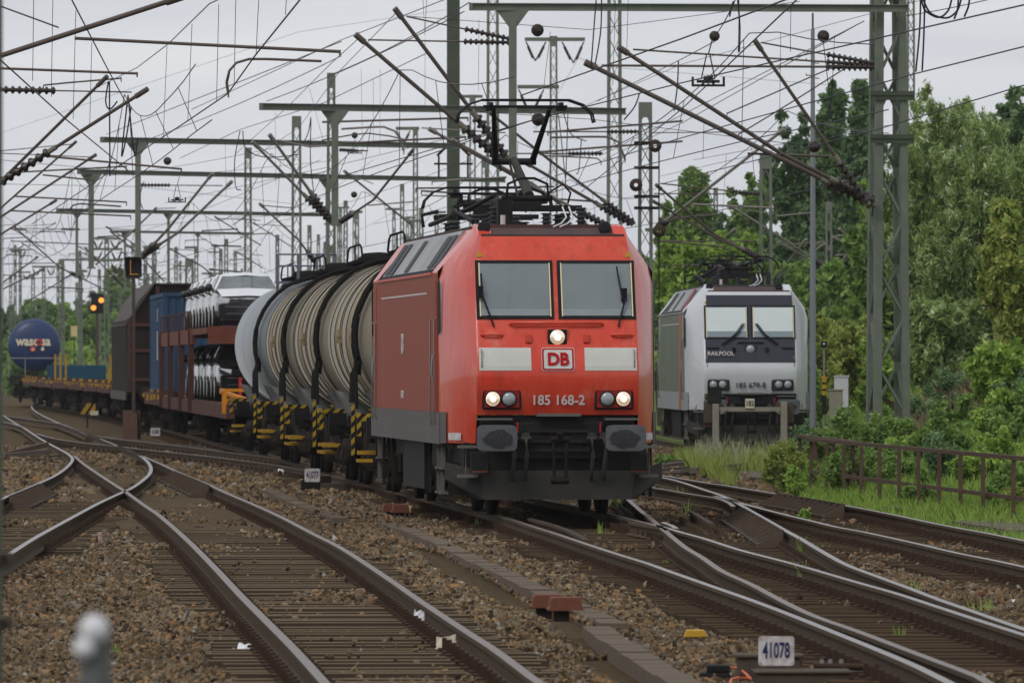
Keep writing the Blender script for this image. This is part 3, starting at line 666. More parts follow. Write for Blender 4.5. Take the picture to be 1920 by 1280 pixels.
        for (t_, z) in ((.74, .985), (1.0, .985), (1.0, 1.412), (.74, 1.412)):
            x = 1.10+(1.47-1.10)*t_+math.sin(math.pi*t_)*.055+.014; y = .33+(1.75-.33)*t_-.03; q.append((s*x, y, z))
        b.add(q, [(0, 1, 2, 3)]); b.build('skirt_corner', skirt, root)
    # centre lamp
    zc = 2.435; b = MB(); b.box((0, fy(zc)-.01, zc), (.30, .06, .25)); b.build('centre_lamp_plate', cab if not sc.get('mask') else M_anth, root, bevel=.01)
    b = MB(); b.box((0, fy(zc)-.045, zc), (.26, .03, .21)); hs_ = b.build('centre_lamp_housing', M_seal if not sc.get('mask') else M_anth, root, bevel=.01)
    b = MB(); b.lathe([(0, -.04), (.05, -.035), (.085, -.018), (.1, 0)], (0, fy(zc)-.062, zc), 'y', 20); b.build('headlight', M_lit if raised else M_lens, root)
    if raised:
        b = MB(); b.lathe([(.10, -.004), (.06, -.038), (.045, -.042)], (0, fy(zc)-.066, zc), 'y', 20); b.build('reflector', M_refl, hs_)
    if not sc.get('mask'):
        b = MB(); b.tube([(-.64, fy(2.6)-.01, 2.61), (-.62, fy(2.61)-.07, 2.63), (.60, fy(2.61)-.07, 2.63), (.63, fy(2.6)-.01, 2.61)], .022, 8); b.build('handrail', cab, root)
        # railway emblem: rounded frame, white field, two letters
        def rrect(w, h, r, y, m, nm, par, t=.004):
            pts = []
            for cx_, cz_, a0 in ((w-r, h-r, 0), (-w+r, h-r, 90), (-w+r, -h+r, 180), (w-r, -h+r, 270)):
                for i in range(5):
                    a = math.radians(a0+i*22.5); pts.append((cx_+r*math.cos(a), 2.135+cz_+r*math.sin(a)))
            b = MB(); nn_ = len(pts); vs = [(x, fy(z)-y-.014, z) for x, z in pts]; b.add(vs, [tuple(range(nn_))]); return b.build(nm, m, par)
        em = rrect(.225, .158, .035, .010, M_panelw, 'emblem', root)
        rrect(.216, .150, .03, .013, M_print, 'emblem_border', em); rrect(.192, .128, .02, .016, M_panelw, 'emblem_field', em)
        text('emblem_letters', 'DB', .245, M_print, em, (0, fy(2.135)-.042, 2.13), (math.radians(73), 0, 0), .93, .0075)
    else:
        b = MB(); b.bb(-.3, .33, fy(2.6)-.06, fy(2.6)-.03, 2.58, 2.61); b.build('handrail', M_seal, root)
        text('owner_name', 'RAILPOOL', .145, M_let, root, (-.71, fy(2.33)-.075, 2.33), (math.radians(70), 0, 0), .95, .0015)
        b = MB()
        for x0, x1, z0, z1 in ((-1.07, 1.07, 2.115, 2.122), (-1.07, -.55, 1.735, 1.742), (.55, 1.07, 1.735, 1.742), (-.55, -.543, 1.40, 1.74), (.543, .55, 1.40, 1.74), (-.55, .55, 1.40, 1.407)):
            b.bb(x0, x1, -.012+ (fy((z0+z1)/2)), .02+fy((z0+z1)/2), z0, z1)
        b.build('panel_seams', M_anth, root)
    text('fleet_number', num, .185, M_let if not sc.get('mask') else M_seal, root, (0, -.04+fy(1.57), 1.575), (math.radians(98), 0, 0), .97, .0035 if raised else .0005)
    b = MB(); b.bb(-.30, .30, -.10, .1, 1.36, 1.40); b.build('coupler_step', M_step, root)
    # buffer beam, hook, screw coupling
    b = MB(); b.bb(-1.06, 1.06, .16, .5, .55, 1.375); b.bb(-.62, .62, .04, .2, .78, 1.28); b.build('buffer_beam', M_black, root, bevel=.02)
    b = MB()
    for z in (1.16, 1.02, .9): b.bb(-.42, .42, .0, .06, z-.02, z+.02)
    b.build('coupler_guard', M_blackp, root)
    b = MB(); b.prism([(-.1, 1.03), (-.32, 1.04), (-.36, 1.12), (-.30, 1.14), (-.25, 1.08), (-.1, 1.12)], -.035, .035, 'x'); b.tube([(-.12, -.28, 1.05), (.12, -.28, 1.05)], .04, 8)
    for s in (-1, 1): b.tube([(s*.09, -.28, 1.05), (s*.08, -.3, .62), (s*.08, -.28, .5)], .02, 6)
    b.tube([(-.12, -.28, .49), (.12, -.28, .49)], .045, 8); b.build('screw_coupling', M_grime, root)
    # plough
    b = MB(); b.add([(-1.49, .75, .72), (-1.49, .75, .50), (-1.07, .30, .23), (1.07, .30, .23), (1.49, .75, .50), (1.49, .75, .72), (-1.05, -.0, .62), (1.05, -.0, .62), (-1.0, .0, .23), (1.0, .0, .23)],
                    [(0, 1, 2, 8, 6), (6, 8, 9, 7), (7, 9, 3, 4, 5), (2, 3, 9, 8)])
    o = b.build('plough', M_plow, root); md = o.modifiers.new('thick', 'SOLIDIFY'); md.thickness = .02
    # underframe, bogies, wheels
    b = MB(); b.bb(-1.25, 1.25, .5, LEN-.5, .62, 1.0); b.bb(-1.35, 1.35, 6.8, 11.3, .28, 1.0); b.build('underframe', M_black, root)
    for yc in (3.2, LEN-3.2):
        b = MB()
        for s in (-1, 1):
            b.bb(s*1.05, s*1.28, yc-2.1, yc+2.1, .45, .72)
            for yy in (yc-1.3, yc+1.3): b.bb(s*1.0, s*1.34, yy-.22, yy+.22, .28, .68); b.lathe([(.14, 0), (.16, s*.06)], (s*1.36, yy, .5), 'x', 12)
            for yy in (yc-.5, yc+.5): b.lathe([(.12, .55), (.15, .6), (.12, .65), (.15, .7), (.12, .75), (.15, .8), (.12, .9)], (s*1.2, yy, 0), 'z', 10)
            for yy in (yc-1.9, yc-.9, yc+.2, yc+1.9): b.bb(s*1.36, s*1.40, yy-.03, yy+.03, .25, .97)
        b.bb(-1.1, 1.1, yc-1.8, yc+1.8, .35, .6); bo = b.build('bogie', M_grime, root)
        for yy in (yc-1.3, yc+1.3):
            b = MB()
            for s in (-1, 1): b.lathe([(.05, s*.68), (.56, s*.68), (.585, s*.70), (.625, s*.70), (.625, s*.82), (.3, s*.80), (.1, s*.86)], (0, yy, .62), 'x', 28)
            b.tube([(-.8, yy, .62), (.8, yy, .62)], .09, 10); b.build('wheelset', M_grime, bo)
    for yy in (1.9, 2.7, LEN-2.7):
        for s in (-1, 1): b = MB(); b.bb(s*1.40, s*1.46, yy-.015, yy+.015, .3, 1.0); b.bb(s*1.32, s*1.48, yy-.15, yy+.15, .28, .31); b.bb(s*1.32, s*1.48, yy-.15, yy+.15, .62, .65); b.build('steps', M_step, root)
    # roof gear
    b = MB(); b.bb(-.95, .95, 1.6, LEN-1.6, 3.93, 3.99)
    b.build('roof_deck', M_roofd if raised else M_vent, root)
    for x in (-.93, .73):
        b = MB(); b.lathe([(.0, .35), (.05, .3), (.05, .0), (.088, -.08), (.09, -.1), (.07, -.11), (0, -.10)], (x, 1.15, 3.94), 'y', 16); b.build('horn', M_blackp, root)
    b = MB(); b.tube([(-.62, 1.7, 3.95), (-.62, 1.7, 4.12)], .035, 8); b.build('antenna', M_let, root)
    def insul(b, x, y, z, h=.4, r=.1):
        n = int(h/.055); pr = []
        for i in range(n): pr += [(r*.55, i*h/n), (r, i*h/n+.012), (r*.6, i*h/n+.03)]
        b.lathe(pr, (x, y, z), 'z', 14)
    for yp, up in ((5.4, raised), (LEN-5.4, False)):
        pr = empty('pantograph', (0, yp, 0)); pr.parent = root
        b = MB()
        for x in (-.52, .52):
            for y in (-.55, .55): b = MB(); insul(b, x, y, 3.98, .26, .11); b.build('insulator', M_vent, pr)
        b = MB()
        for y in (-.55, .55): b.bar((-.75, y, 4.28), (.75, y, 4.28), .07)
        for x in (-.4, .4): b.bar((x, -.6, 4.28), (x, .6, 4.28), .07)
        b.tube([(-.36, -.2, 4.42), (.36, -.2, 4.42)], .045, 10); b.bb(-.2, .2, -.3, -.05, 4.30, 4.38); b.bb(-.5, -.42, -.3, .2, 4.3, 4.46)
        b.tube([(-.3, -.3, 4.42), (-.28, -.3, 4.62), (-.1, -.3, 4.70), (.1, -.3, 4.70), (.28, -.3, 4.62), (.3, -.3, 4.42)], .022, 6)
        b.tube([(.3, -.35, 4.5), (.5, -.3, 4.62), (.62, -.2, 4.5), (.6, 0, 4.36)], .015, 5)
        b.tube([(-.75, -.5, 4.36), (-1.0, -.5, 4.30), (-.98, -.5, 4.12)], .03, 6)
        b.build('base_frame', M_black, pr)
        kz, ky = (5.0, 1.5) if up else (4.55, 1.7)
        hz, hy = (5.82, .1) if up else (4.72, -.3)
        kx = -.05 if up else 0
        b = MB(); b.tube([(.04, -.1, 4.45), (kx, ky, kz)], [.075, .055], 10); b.tube([(-.1, .1, 4.42), (kx-.06, ky, kz-.04)], .018, 6); b.build('lower_arm', M_plow, pr)
        b = MB(); b.tube([(kx-.32, ky, kz-.02), (kx+.32, ky, kz-.02)], .05, 8)
        for s in (-1, 1): b.tube([(kx+s*.27, ky, kz), (kx+s*.40, hy, hz-.12)], [.05, .032], 8)
        b.tube([(kx-.2, ky, kz), (kx-.2, ky-.1, kz-.16)], .015, 5); b.build('upper_arm', M_blackp, pr)
        b = MB()
        for y in (-.16, .16):
            b.tube([(-.98, hy+y, hz-.32), (-.95, hy+y, hz-.2), (-.82, hy+y, hz-.07), (-.62, hy+y, hz), (.62, hy+y, hz), (.82, hy+y, hz-.07), (.95, hy+y, hz-.2), (.98, hy+y, hz-.32)], .017, 6)
        for x in (-.5, .5): b.box((x, hy, hz-.06), (.06, .4, .05)); b.box((x, hy, hz-.12), (.14, .12, .07))
        b.tube([(-.6, hy, hz-.09), (.6, hy, hz-.09)], .022, 6); b.build('collector_head', M_blackp, pr)
    for x, y in ((-.62, 3.2), (-.2, 7.2), (.5, 7.9), (.62, 3.5), (-.4, 9.5), (.3, 11)): b = MB(); insul(b, x, y, 3.99, .30, .09); b.build('roof_insulator', M_vent, root)
    b = MB(); b.tube([(-.62, 3.2, 4.42), (-.9, 4.3, 4.25), (-1.0, 6, 4.2), (-.2, 7.2, 4.42), (.5, 7.9, 4.42), (.3, 11, 4.42), (-.4, 9.5, 4.42)], .03, 6)
    b.tube([(-.95, 2.8, 4.05), (-1.0, 5.5, 4.25), (-.9, 8, 4.2), (-.9, 12, 4.15)], .035, 6); b.tube([(-.5, 2.6, 4.1), (-.6, 3.4, 4.3), (-.5, 4.6, 4.4)], .05, 8); b.bb(-.62, -.42, 2.5, 2.9, 4.0, 4.35)
    b.build('roof_conductors', M_black, root)
    for k in (0, .09):
        b = MB(); b.tube([(.28+k, 2.6, 4.25), (.3+k, 2.2, 4.1), (.18+k, 1.7, 4.0), (.05+k, 1.35, 3.955)], .012, 5); b.build('earth_cable', M_cable, root)
    return root
p, a = tp_place(117.4, LEN)
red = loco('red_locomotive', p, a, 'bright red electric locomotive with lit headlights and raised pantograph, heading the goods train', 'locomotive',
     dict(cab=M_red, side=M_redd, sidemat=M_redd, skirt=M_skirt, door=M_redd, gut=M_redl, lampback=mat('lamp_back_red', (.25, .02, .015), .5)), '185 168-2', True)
text('side_emblem', 'DB', .42, M_let, red, (-1.505, 9.2, 2.35), (math.pi/2, 0, -math.pi/2), .9, .005)
text('side_number', '185 168-2', .16, M_let, red, (-1.505, 9.2, 1.62), (math.pi/2, 0, -math.pi/2), .9, .002)
p = Vector((SIDX(206), 206, 0))
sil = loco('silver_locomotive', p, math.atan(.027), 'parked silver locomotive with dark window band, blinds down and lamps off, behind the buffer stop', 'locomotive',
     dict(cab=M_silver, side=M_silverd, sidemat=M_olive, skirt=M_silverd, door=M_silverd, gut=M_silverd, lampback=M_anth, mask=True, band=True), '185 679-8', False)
b = MB(); b.bb(-1.50, -1.506, 3.3, 4.6, .98, 3.3); b.build('orange_band', M_orange, sil)
# ---------------- goods wagons -------------------------------------------------
M_beige = mat('tank_beige', (.20, .178, .135), .65, 0, (.30, .27, .21), 1.2, .8, stretch=(1, 1, .5), det=8)
M_hoop = mat('tank_hoop', (.018, .017, .016), .95, spec=0.)
M_tick = mat('hoop_line', (.035, .03, .024), .95, spec=0.)
M_patch = mat('tank_ochre', (.28, .215, .12), .55, 0, (.22, .17, .10), 5, .8)
M_tanks = mat('tank_silver', (.20, .23, .25), .42, .25, (.28, .29, .29), 1.5, .8, stretch=(1, 2, .35))
M_sheet = mat('bent_sheet', (.30, .31, .32), .4, .3, (.2, .2, .2), 4, .7)
M_rust = mat('wagon_rust', (.11, .035, .022), .75, 0, (.17, .06, .038), 3, .8)
M_rustd = mat('wagon_dark_rust', (.05, .024, .019), .85, 0, (.105, .046, .034), 1.5, .8)
M_orange2 = mat('rail_orange', (.60, .22, .015), .5)
M_cover = mat('covered_brown', (.014, .010, .008), .9, 0, (.030, .020, .015), 1.2, .8, stretch=(2, 2, .4))
M_coverr = mat('covered_end', (.085, .035, .032), .75, 0, (.05, .032, .028), 1.5, .8)
M_coverg = mat('covered_roof', (.055, .046, .040), .7, 0, (.10, .085, .075), 2, .8)
M_cont = mat('container_blue', (.022, .05, .10), .7, 0, (.035, .068, .125), 1.8, .8)
M_contb = mat('container_post', (.06, .045, .04), .7)
M_teal = mat('load_teal', (.010, .045, .075), .8, 0, (.02, .075, .12), 3, .8)
M_bluet = mat('tank_blue', (.010, .026, .09), .4, 0, (.016, .038, .12), 1, .6, spec=.4)
M_creamp = mat('cream_print', (.68, .62, .45), .5)
M_redp = mat('red_print', (.5, .05, .05), .5)

def bogie(root, yc, m=None, wb=.9, sp=True):
    b = MB()
    for s in (-1, 1):
        b.prism([(yc-wb-.45, .62), (yc-.5, .78), (yc+.5, .78), (yc+wb+.45, .62), (yc+wb+.45, .48), (yc+.4, .42), (yc-.4, .42), (yc-wb-.45, .48)], s*.98, s*1.12, 'x')
        for yy in (yc-wb, yc+wb):
            b.bb(s*.95, s*1.2, yy-.14, yy+.14, .34, .62)
            b.lathe([(.0, s*1.24), (.1, s*1.24), (.13, s*1.18)], (0, yy, .46), 'x', 12)
            for o in (-.26, .26):
                b.lathe([(.085, .40), (.11, .43), (.085, .46), (.11, .49), (.085, .52), (.11, .55), (.085, .58), (.11, .61), (.085, .66)], (s*1.08, yy+o, 0), 'z', 9)
    b.bb(-1.0, 1.0, yc-.2, yc+.2, .5, .8)
    bo = b.build('bogie', m or M_grime, root)
    for yy in (yc-wb, yc+wb):
        b = MB()
        for s in (-1, 1): b.lathe([(.06, s*.68), (.42, s*.68), (.43, s*.70), (.46, s*.70), (.46, s*.82), (.2, s*.80), (.1, s*.88)], (0, yy, .46), 'x', 20)
        b.tube([(-.8, yy, .46), (.8, yy, .46)], .08, 8); b.build('wheelset', M_grime, bo)
def buffers(root, L):
    for y, s_ in ((0, -1), (L, 1)):
        for s in (-1, 1):
            b = MB(); b.lathe([(.1, 0), (.1, s_*.3), (.07, s_*.3), (.07, s_*.52), (.22, s_*.52), (.23, s_*.56), (.0, s_*.58)], (s*.875, y, 1.06), 'y', 16); b.build('buffer', M_grime, root)
def tank_wagon(d0, L, label, kind, r=1.36, zc=2.52):
    p, a = tp_place(d0, L); root = empty('tank_wagon', p, a, label, 'tank wagon', 'tank wagons behind the red locomotive')
    y0, y1 = .75, L-.75
    dome = lambda y, s: [(0, y-s*.36), (r*.35, y-s*.34), (r*.65, y-s*.24), (r*.88, y-s*.1), (r, y+s*.1)]
    b = MB(); pr = dome(y0+.36, 1)+[(r, y1-.46)]+dome(y1-.36, -1)[::-1]
    b.lathe(pr, (0, 0, zc), 'y', 56); tank = b.build('tank', M_tanks if kind == 'silver' else M_beige, root)
    b = MB(); y = y0+.9; i = 0
    while y < y1-.7:
        rr_ = r+.012
        if kind == 'silver':
            if i % 6 == 0: b.lathe([(rr_, y), (rr_+.006, y+.01), (rr_, y+.05)], (0, 0, zc), 'y', 56)
        else: b.lathe([(r-.002, y-.003), (r+.015, y), (r+.015, y+.03), (r-.002, y+.033)], (0, 0, zc), 'y', 56)
        i += 1; y += (.6 if i % 4 == 1 else 1.75)
    b.build('tank_hoops', M_tick if kind != 'silver' else M_sheet, tank)
    if kind != 'silver':
        for yy in (y0+L*.28, y0+L*.62):
            b = MB(); b.lathe([(r-.001, yy), (r+.003, yy+.01), (r+.003, yy+.99), (r-.001, yy+1.0)], (0, 0, zc), 'y', 56); b.build('insulation_seam', M_patch, tank)
        for yy in (y0+2.2, y0+L*.5):
            b = MB(); b.bb(-r-.06, -r+.02, yy-.35, yy+.35, zc-.02, zc+.14); b.bb(-r-.1, -r, yy-.35, yy-.1, zc-.1, zc+.02); b.build('bracket', M_patch, tank)
    # saddle sheets
    b = MB()
    for yy in (1.6, L-1.6):
        for s in (-1, 1):
            b = MB(); b.add([(s*.62, yy-.35, 1.22), (s*1.02, yy-.35, 1.22), (s*1.22, yy+.35, 1.62), (s*.95, yy+.35, 1.55), (s*.6, yy-.35, 1.1), (s*1.06, yy-.35, 1.12), (s*1.08, yy-.35, 1.24), (s*1.27, yy+.35, 1.66)],
                  [(0, 1, 2, 3), (4, 5, 1, 0), (1, 6, 7, 2), (5, 6, 1)]); b.build('saddle_plate', mat('saddle_grey', (.15, .15, .15), .5, .2, (.09, .09, .088), 4, .8), root)

    b = MB()
    for s in (-1, 1): b.bb(s*.35, s*.6, .25, L-.25, .88, 1.2)
    for yy in (.25, L*.3, L*.7, L-.25): b.bb(-1.15, 1.15, yy-.08, yy+.08, 1.0, 1.19)
    b.bb(-1.3, 1.3, .02, .25, .88, 1.22); b.bb(-1.3, 1.3, L-.25, L-.02, .88, 1.22)
    b.bb(-.45, .45, 3.5, L-3.5, .6, .95); b.build('underframe', M_black, root)
    for yc in (2.2, L-2.2): bogie(root, yc)
    buffers(root, L)
    # ladders bent round the barrel, ending in striped posts
    for yy in (y0+.35,):
        for k in (0, .30):
            b = MB(); pts = []
            for i in range(15):
                th = math.radians(66+i*9.4); pts.append((math.cos(th)*(r+.08), yy+k, zc+math.sin(th)*(r+.08)))
            pts += [(-1.46, yy+k, 1.9), (-1.47, yy+k, 1.45)]
            b.tube(pts, .048, 6); b.build('ladder_rail', M_hoop, root)
        b = MB()
        for i in range(3): b.tube([(-1.46, yy, 1.2+.3*i), (-1.46, yy+.4, 1.2+.3*i)], .018, 5)
        b.build('rung', M_hoop, root)
        b = MB(); b.bar((-1.47, yy, 1.42), (-1.47, yy, .6), .055); b.build('striped_post', M_hazard, root)
        b = MB(); b.tube([(-1.42, yy-.25, 1.35), (-1.44, yy-.25, 2.1), (-1.40, yy-.1, 2.22), (-1.36, yy+.05, 2.1), (-1.36, yy+.05, 1.9)], .03, 6); b.build('grab_rail', M_hoop, root)
    # end handrails with stripes
    for yy, s_ in ((.05, -1), (L-.05, 1)):
        b = MB(); b.bar((-1.42, yy, 1.22), (1.42, yy, 1.22), .05, .12); b.bar((-1.42, yy, 1.26), (-1.42, yy-s_*.7, 1.26), .05, .07)
        b.bar((-1.42, yy, 1.26), (-1.42, yy, .92), .07); b.build('striped_rail', M_hazard, root)
        b = MB(); b.bb(-1.42, -1.12, yy-s_*.5-.2, yy-s_*.5+.2, .62, .68); b.bb(-1.45, -1.2, yy-s_*.2-.15, yy-s_*.2+.15, .5, .55); b.build('yellow_step', M_yellow, root)
    # top walkway with looped railings
    b = MB(); b.bb(-.45, .45, L*.3, L*.72, zc+r+.06, zc+r+.13); b.lathe([(.35, zc+r-.05), (.35, zc+r+.2), (.28, zc+r+.26), (0, zc+r+.28)], (0, L/2, 0), 'z', 16)
    for s in (-1, 1):
        for yy in (L*.32, L*.7): b.bar((s*.2, yy, zc+r+.08), (s*.75, yy, zc+r-.30), .07)
    b.build('walkway', M_hoop, root)
    for s in (-1, 1):
        b = MB(); zz = zc+r+.13
        b.tube([(s*.45, L*.3, zz), (s*.45, L*.33, zz+.2), (s*.45, L*.37, zz+.26), (s*.45, L*.65, zz+.26), (s*.45, L*.69, zz+.2), (s*.45, L*.72, zz)], .02, 6)
        b.tube([(s*.45, L*.5, zz), (s*.45, L*.5, zz+.26)], .015, 5); b.build('walkway_rail', M_hoop, root)
    if kind == 'silver':
        b = MB()
        yy = 1.4
        for x in (-.95, -.5, -.1, .3): 
            for y_ in (yy, yy+.7): b.tube([(x, y_, zc+r-.25), (x, y_, zc+r+.55)], .018, 5)
        for z in (.3, .55): b.tube([(-.95, yy+.7, zc+r+z), (-.95, yy, zc+r+z), (.3, yy, zc+r+z), (.3, yy+.7, zc+r+z)], .02, 5)
        b.bb(-1.0, .35, yy, yy+.7, zc+r-.08, zc+r-.03); b.build('hatch_cage', mat('cage_grey', (.14, .16, .19), .5), root)
    return root
tank_wagon(138.6, 13.8, 'beige ribbed tank wagon directly behind the red locomotive, mostly hidden by it', 'beige')
tank_wagon(153.2, 15.4, 'beige hooped tank wagon, second behind the red locomotive', 'beige')
tank_wagon(169.4, 15.2, 'beige hooped tank wagon coupled in front of the silver tank wagon', 'beige')
tank_wagon(185.4, 16.2, 'plain silver grey tank wagon between the beige tanks and the car transporter', 'silver', 1.38)

# car transporter
TD, TL = 205.5, 57.0
p, a = tp_place(TD, TL); tr = empty('car_transporter', p, a, 'rusty red double deck car transporter wagon loaded with new cars', 'transporter wagon')
b = MB()
for s in (-1, 1): b.bb(s*1.18, s*1.38, .3, TL-.3, .78, 1.12)
b.bb(-1.2, 1.2, .3, TL-.3, 1.0, 1.1); 
b.build('lower_deck', M_rustd, tr)
b = MB()
for s in (-1, 1): b.bb(s*1.30, s*1.42, 26, TL-1, 2.62, 3.02); b.bb(s*1.30, s*1.40, 14, 26, 2.86, 3.02)
b.bb(-1.3, 1.3, 14, TL-1, 2.86, 2.97); b.bb(-1.36, 1.36, 13.8, 14, 2.60, 3.05); b.build('upper_deck', M_rust, tr)
for s in (-1, 1):
    for y in (27, 36, 46.5, 55.5):
        b = MB(); b.bar((s*1.40, y, .8), (s*1.40, y, 3.05), .16); b.bar((s*1.38, y+.9, .95), (s*1.38, y+.5, 2.65), .1); b.build('deck_post', M_rustd, tr)
    b = MB(); y = 27.2
    while y < TL-1:
        b.bar((s*1.42, y, 3.0), (s*1.42, y, 3.5), .03); y += 2.2
    b.bar((s*1.42, 27, 3.5), (s*1.42, TL-1, 3.5), .03); b.build('side_rail', M_rustd, tr)
for yc in (2.5, 26, 31, TL-2.5): bogie(tr, yc)
buffers(tr, TL)
b = MB()
for yy in (.4, 1.7): b.bar((-1.4, yy, 1.46), (1.4, yy, 1.46), .07); b.bar((-1.4, yy, 1.46), (-1.4, yy, .9), .07)
b.bar((-1.4, .4, 1.46), (-1.4, 3.4, 1.46), .07); b.bar((-1.4, 3.4, 1.42), (-.6, 1.0, 1.15), .08); b.build('orange_rail', M_orange2, tr)
b = MB(); b.bb(-1.41, -.6, .6, .8, 1.16, 1.28); b.build('striped_beam', stripes('orange_stripes', (.60, .22, .015), (.02, .02, .02)), tr)
b = MB(); b.bar((-.62, 12, 1.1), (-.62, 12, 1.75), .07); b.build('red_marker', mat('marker_red', (.45, .03, .02), .5), tr)
b = MB(); b.bar((.05, 6.0, 1.1), (.05, 6.0, 1.9), .16); b.build('end_post', M_sheet, tr)

# cars on the transporter
M_carw = mat('car_white', (.70, .71, .73), .3, 0, coat=.3)
M_carf = mat('car_film', (.50, .51, .50), .2, .6, (.05, .05, .045), 2.6, .35, coat=.4)
M_cars = mat('car_silver', (.36, .37, .38), .22, .7, (.03, .03, .03), 3.2, .3, coat=.5)
M_carb = mat('car_black', (.012, .012, .014), .2, coat=.6)
M_carg = mat('car_glass', (.05, .06, .06), .06, 0, (.17, .20, .195), 1.1, .6, spec=.6)
M_tyre = mat('tyre', (.015, .015, .015), .8)
M_chrome = mat('chrome', (.42, .42, .43), .25, 1.)
def car_mesh(root, body, top, glass, suv):
    h = 1.64 if suv else 1.50; w = .91
    # stations along the car: y, half width low, half width high, z low, z belt, z roof(None where bonnet)
    b = MB()
    st = [(.00, .62, .45, .38, .70), (.10, .82, .66, .24, .84), (.55, .90, .76, .22, .95), (1.25, .91, .82, .22, 1.03), (1.9, .91, .84, .22, 1.05), (3.2, .91, .84, .22, 1.08), (4.15, .90, .80, .24, 1.10), (4.42, .80, .70, .35, .98)]
    ring = []
    for (y, wl, wh, zl, zb) in st:
        ring.append([(-wl*.85, y, zl), (-wl, y, zl+.16), (-wl, y, zb-.28), (-wh-.03, y, zb-.06), (-wh*.8, y, zb), (0, y, zb+.035), (wh*.8, y, zb), (wh+.03, y, zb-.06), (wl, y, zb-.28), (wl, y, zl+.16), (wl*.85, y, zl)])
    n = len(ring[0]); vs = [v for r_ in ring for v in r_]; fs = []
    for i in range(len(st)-1):
        for j in range(n):
            if j == n-1: fs.append((i*n+j, i*n, (i+1)*n, (i+1)*n+j))
            else: fs.append((i*n+j, i*n+j+1, (i+1)*n+j+1, (i+1)*n+j))
    fs += [tuple(range(n)), tuple(range((len(st)-1)*n, len(st)*n))]
    b.add(vs, fs, 0, True); bd = b.build('body', body, root)
    sm = bd.modifiers.new('s', 'SUBSURF'); sm.levels = 1; sm.render_levels = 2
    # bonnet skin, roof and pillars
    b = MB(); b.add([(-.70, .16, .875), (.70, .16, .875), (.80, 1.15, 1.075), (-.80, 1.15, 1.075), (0, .14, .90), (0, 1.15, 1.11)], [(0, 4, 5, 3), (4, 1, 2, 5)], 0, True); b.build('bonnet', top, root)
    rf = [(1.95, .62, h-.08), (2.2, .66, h-.01), (2.9, .67, h+.01), (3.7, .64, h-.05), (4.1, .58, h-.16)]
    b = MB(); vs = []
    for (y, wr, z) in rf: vs += [(-wr-.03, y, z-.07), (-wr*.8, y, z), (0, y, z+.035), (wr*.8, y, z), (wr+.03, y, z-.07)]
    fs = [(i*5+j, i*5+j+1, (i+1)*5+j+1, (i+1)*5+j) for i in range(4) for j in range(4)]; b.add(vs, fs, 0, True)
    for s in (-1, 1):
        b.bar((s*.84, 1.12, 1.05), (s*.65, 1.98, h-.1), .06); b.bar((s*.85, 2.75, 1.06), (s*.69, 2.8, h-.07), .07); b.bar((s*.82, 4.25, 1.06), (s*.62, 3.98, h-.14), .12)
    b.build('roof', top, root)
    g = MB(); g.add([(-.80, 1.16, 1.07), (.80, 1.16, 1.07), (.62, 1.96, h-.07), (-.62, 1.96, h-.07)], [(0, 1, 2, 3)])
    g.build('windscreen', glass, root)
    g = MB()
    for s in (-1, 1): g.add([(s*.83, 1.25, 1.05), (s*.84, 3.2, 1.07), (s*.82, 4.15, 1.08), (s*.64, 3.95, h-.12), (s*.685, 2.9, h-.06), (s*.67, 2.0, h-.1)], [(0, 1, 2, 3, 4, 5)])
    g.add([(-.78, 4.33, 1.05), (.78, 4.33, 1.05), (.58, 4.1, h-.16), (-.58, 4.1, h-.16)], [(0, 1, 2, 3)]); g.build('side_glass', M_carb, root)
    b = MB(); b.bb(-.80, .80, -.015, .1, .30, .68); b.bb(-.70, .70, .0, .2, .22, .34); o = b.build('bumper', M_carb, root, bevel=.03)
    b = MB(); b.bb(-.62, .62, -.03, .0, .60, .608); b.bb(-.6, .6, -.03, .0, .42, .427); b.bb(-.55, .55, .0, .05, .745, .752); b.build('grille_trim', M_chrome, o)
    b = MB(); b.bb(-.5, .5, .0, .08, .69, .80); b.build('grille', M_carb, root)
    for s in (-1, 1):
        b = MB(); b.add([(s*.50, -.0, .70), (s*.80, .14, .70), (s*.84, .32, .86), (s*.50, .07, .83)], [(0, 1, 2, 3)]); b.build('headlight', M_chrome, root)
        b = MB(); b.lathe([(0, -.12), (.09, -.08), (.12, 0), (.09, .08), (0, .1)], (s*1.0, 1.3, 1.12), 'x', 10); b.bar((s*.85, 1.3, 1.06), (s*.98, 1.3, 1.08), .05); b.build('mirror', M_carb, root)
        for yy in (.85, 3.5):
            b = MB(); b.lathe([(.05, s*.92), (.22, s*.93), (.24, s*.92)], (0, yy, .32), 'x', 18, 1); b.lathe([(.24, s*.92), (.325, s*.91), (.33, s*.88), (.33, s*.72), (.1, s*.72)], (0, yy, .32), 'x', 22, 0)
            b.build('wheel', [M_tyre, M_chrome], root)
cars = []
def put_car(d, z, root, label, sc=1.0):
    x0, x1 = tpx(d), tpx(d+4.5); root.location = (x0, d, z); root.rotation_euler = (0, 0, math.atan2(-(x1-x0), 4.5)); root.scale = (sc, 1, sc)
    root['label'] = label
upA = empty('parked_car', label='x', cat='car', group='new cars on the transporter'); car_mesh(upA, M_carf, M_carw, M_carg, False)
put_car(227.5, 2.99, upA, 'frontmost white hatchback on the upper deck of the transporter')
names = ['second white car from the front on the upper deck, behind the frontmost hatchback', 'white car in the middle of the upper deck row', 'fourth white car on the upper deck, second from the far end', 'rearmost white car on the upper deck of the transporter']
for i, nme in enumerate(names):
    c = copy_tree(upA); put_car(233.2+i*5.6, 2.99, c, nme, 1.0)
loA = empty('parked_car', label='x', cat='car', group='new cars on the transporter'); car_mesh(loA, M_cars, M_cars, M_carb, False)
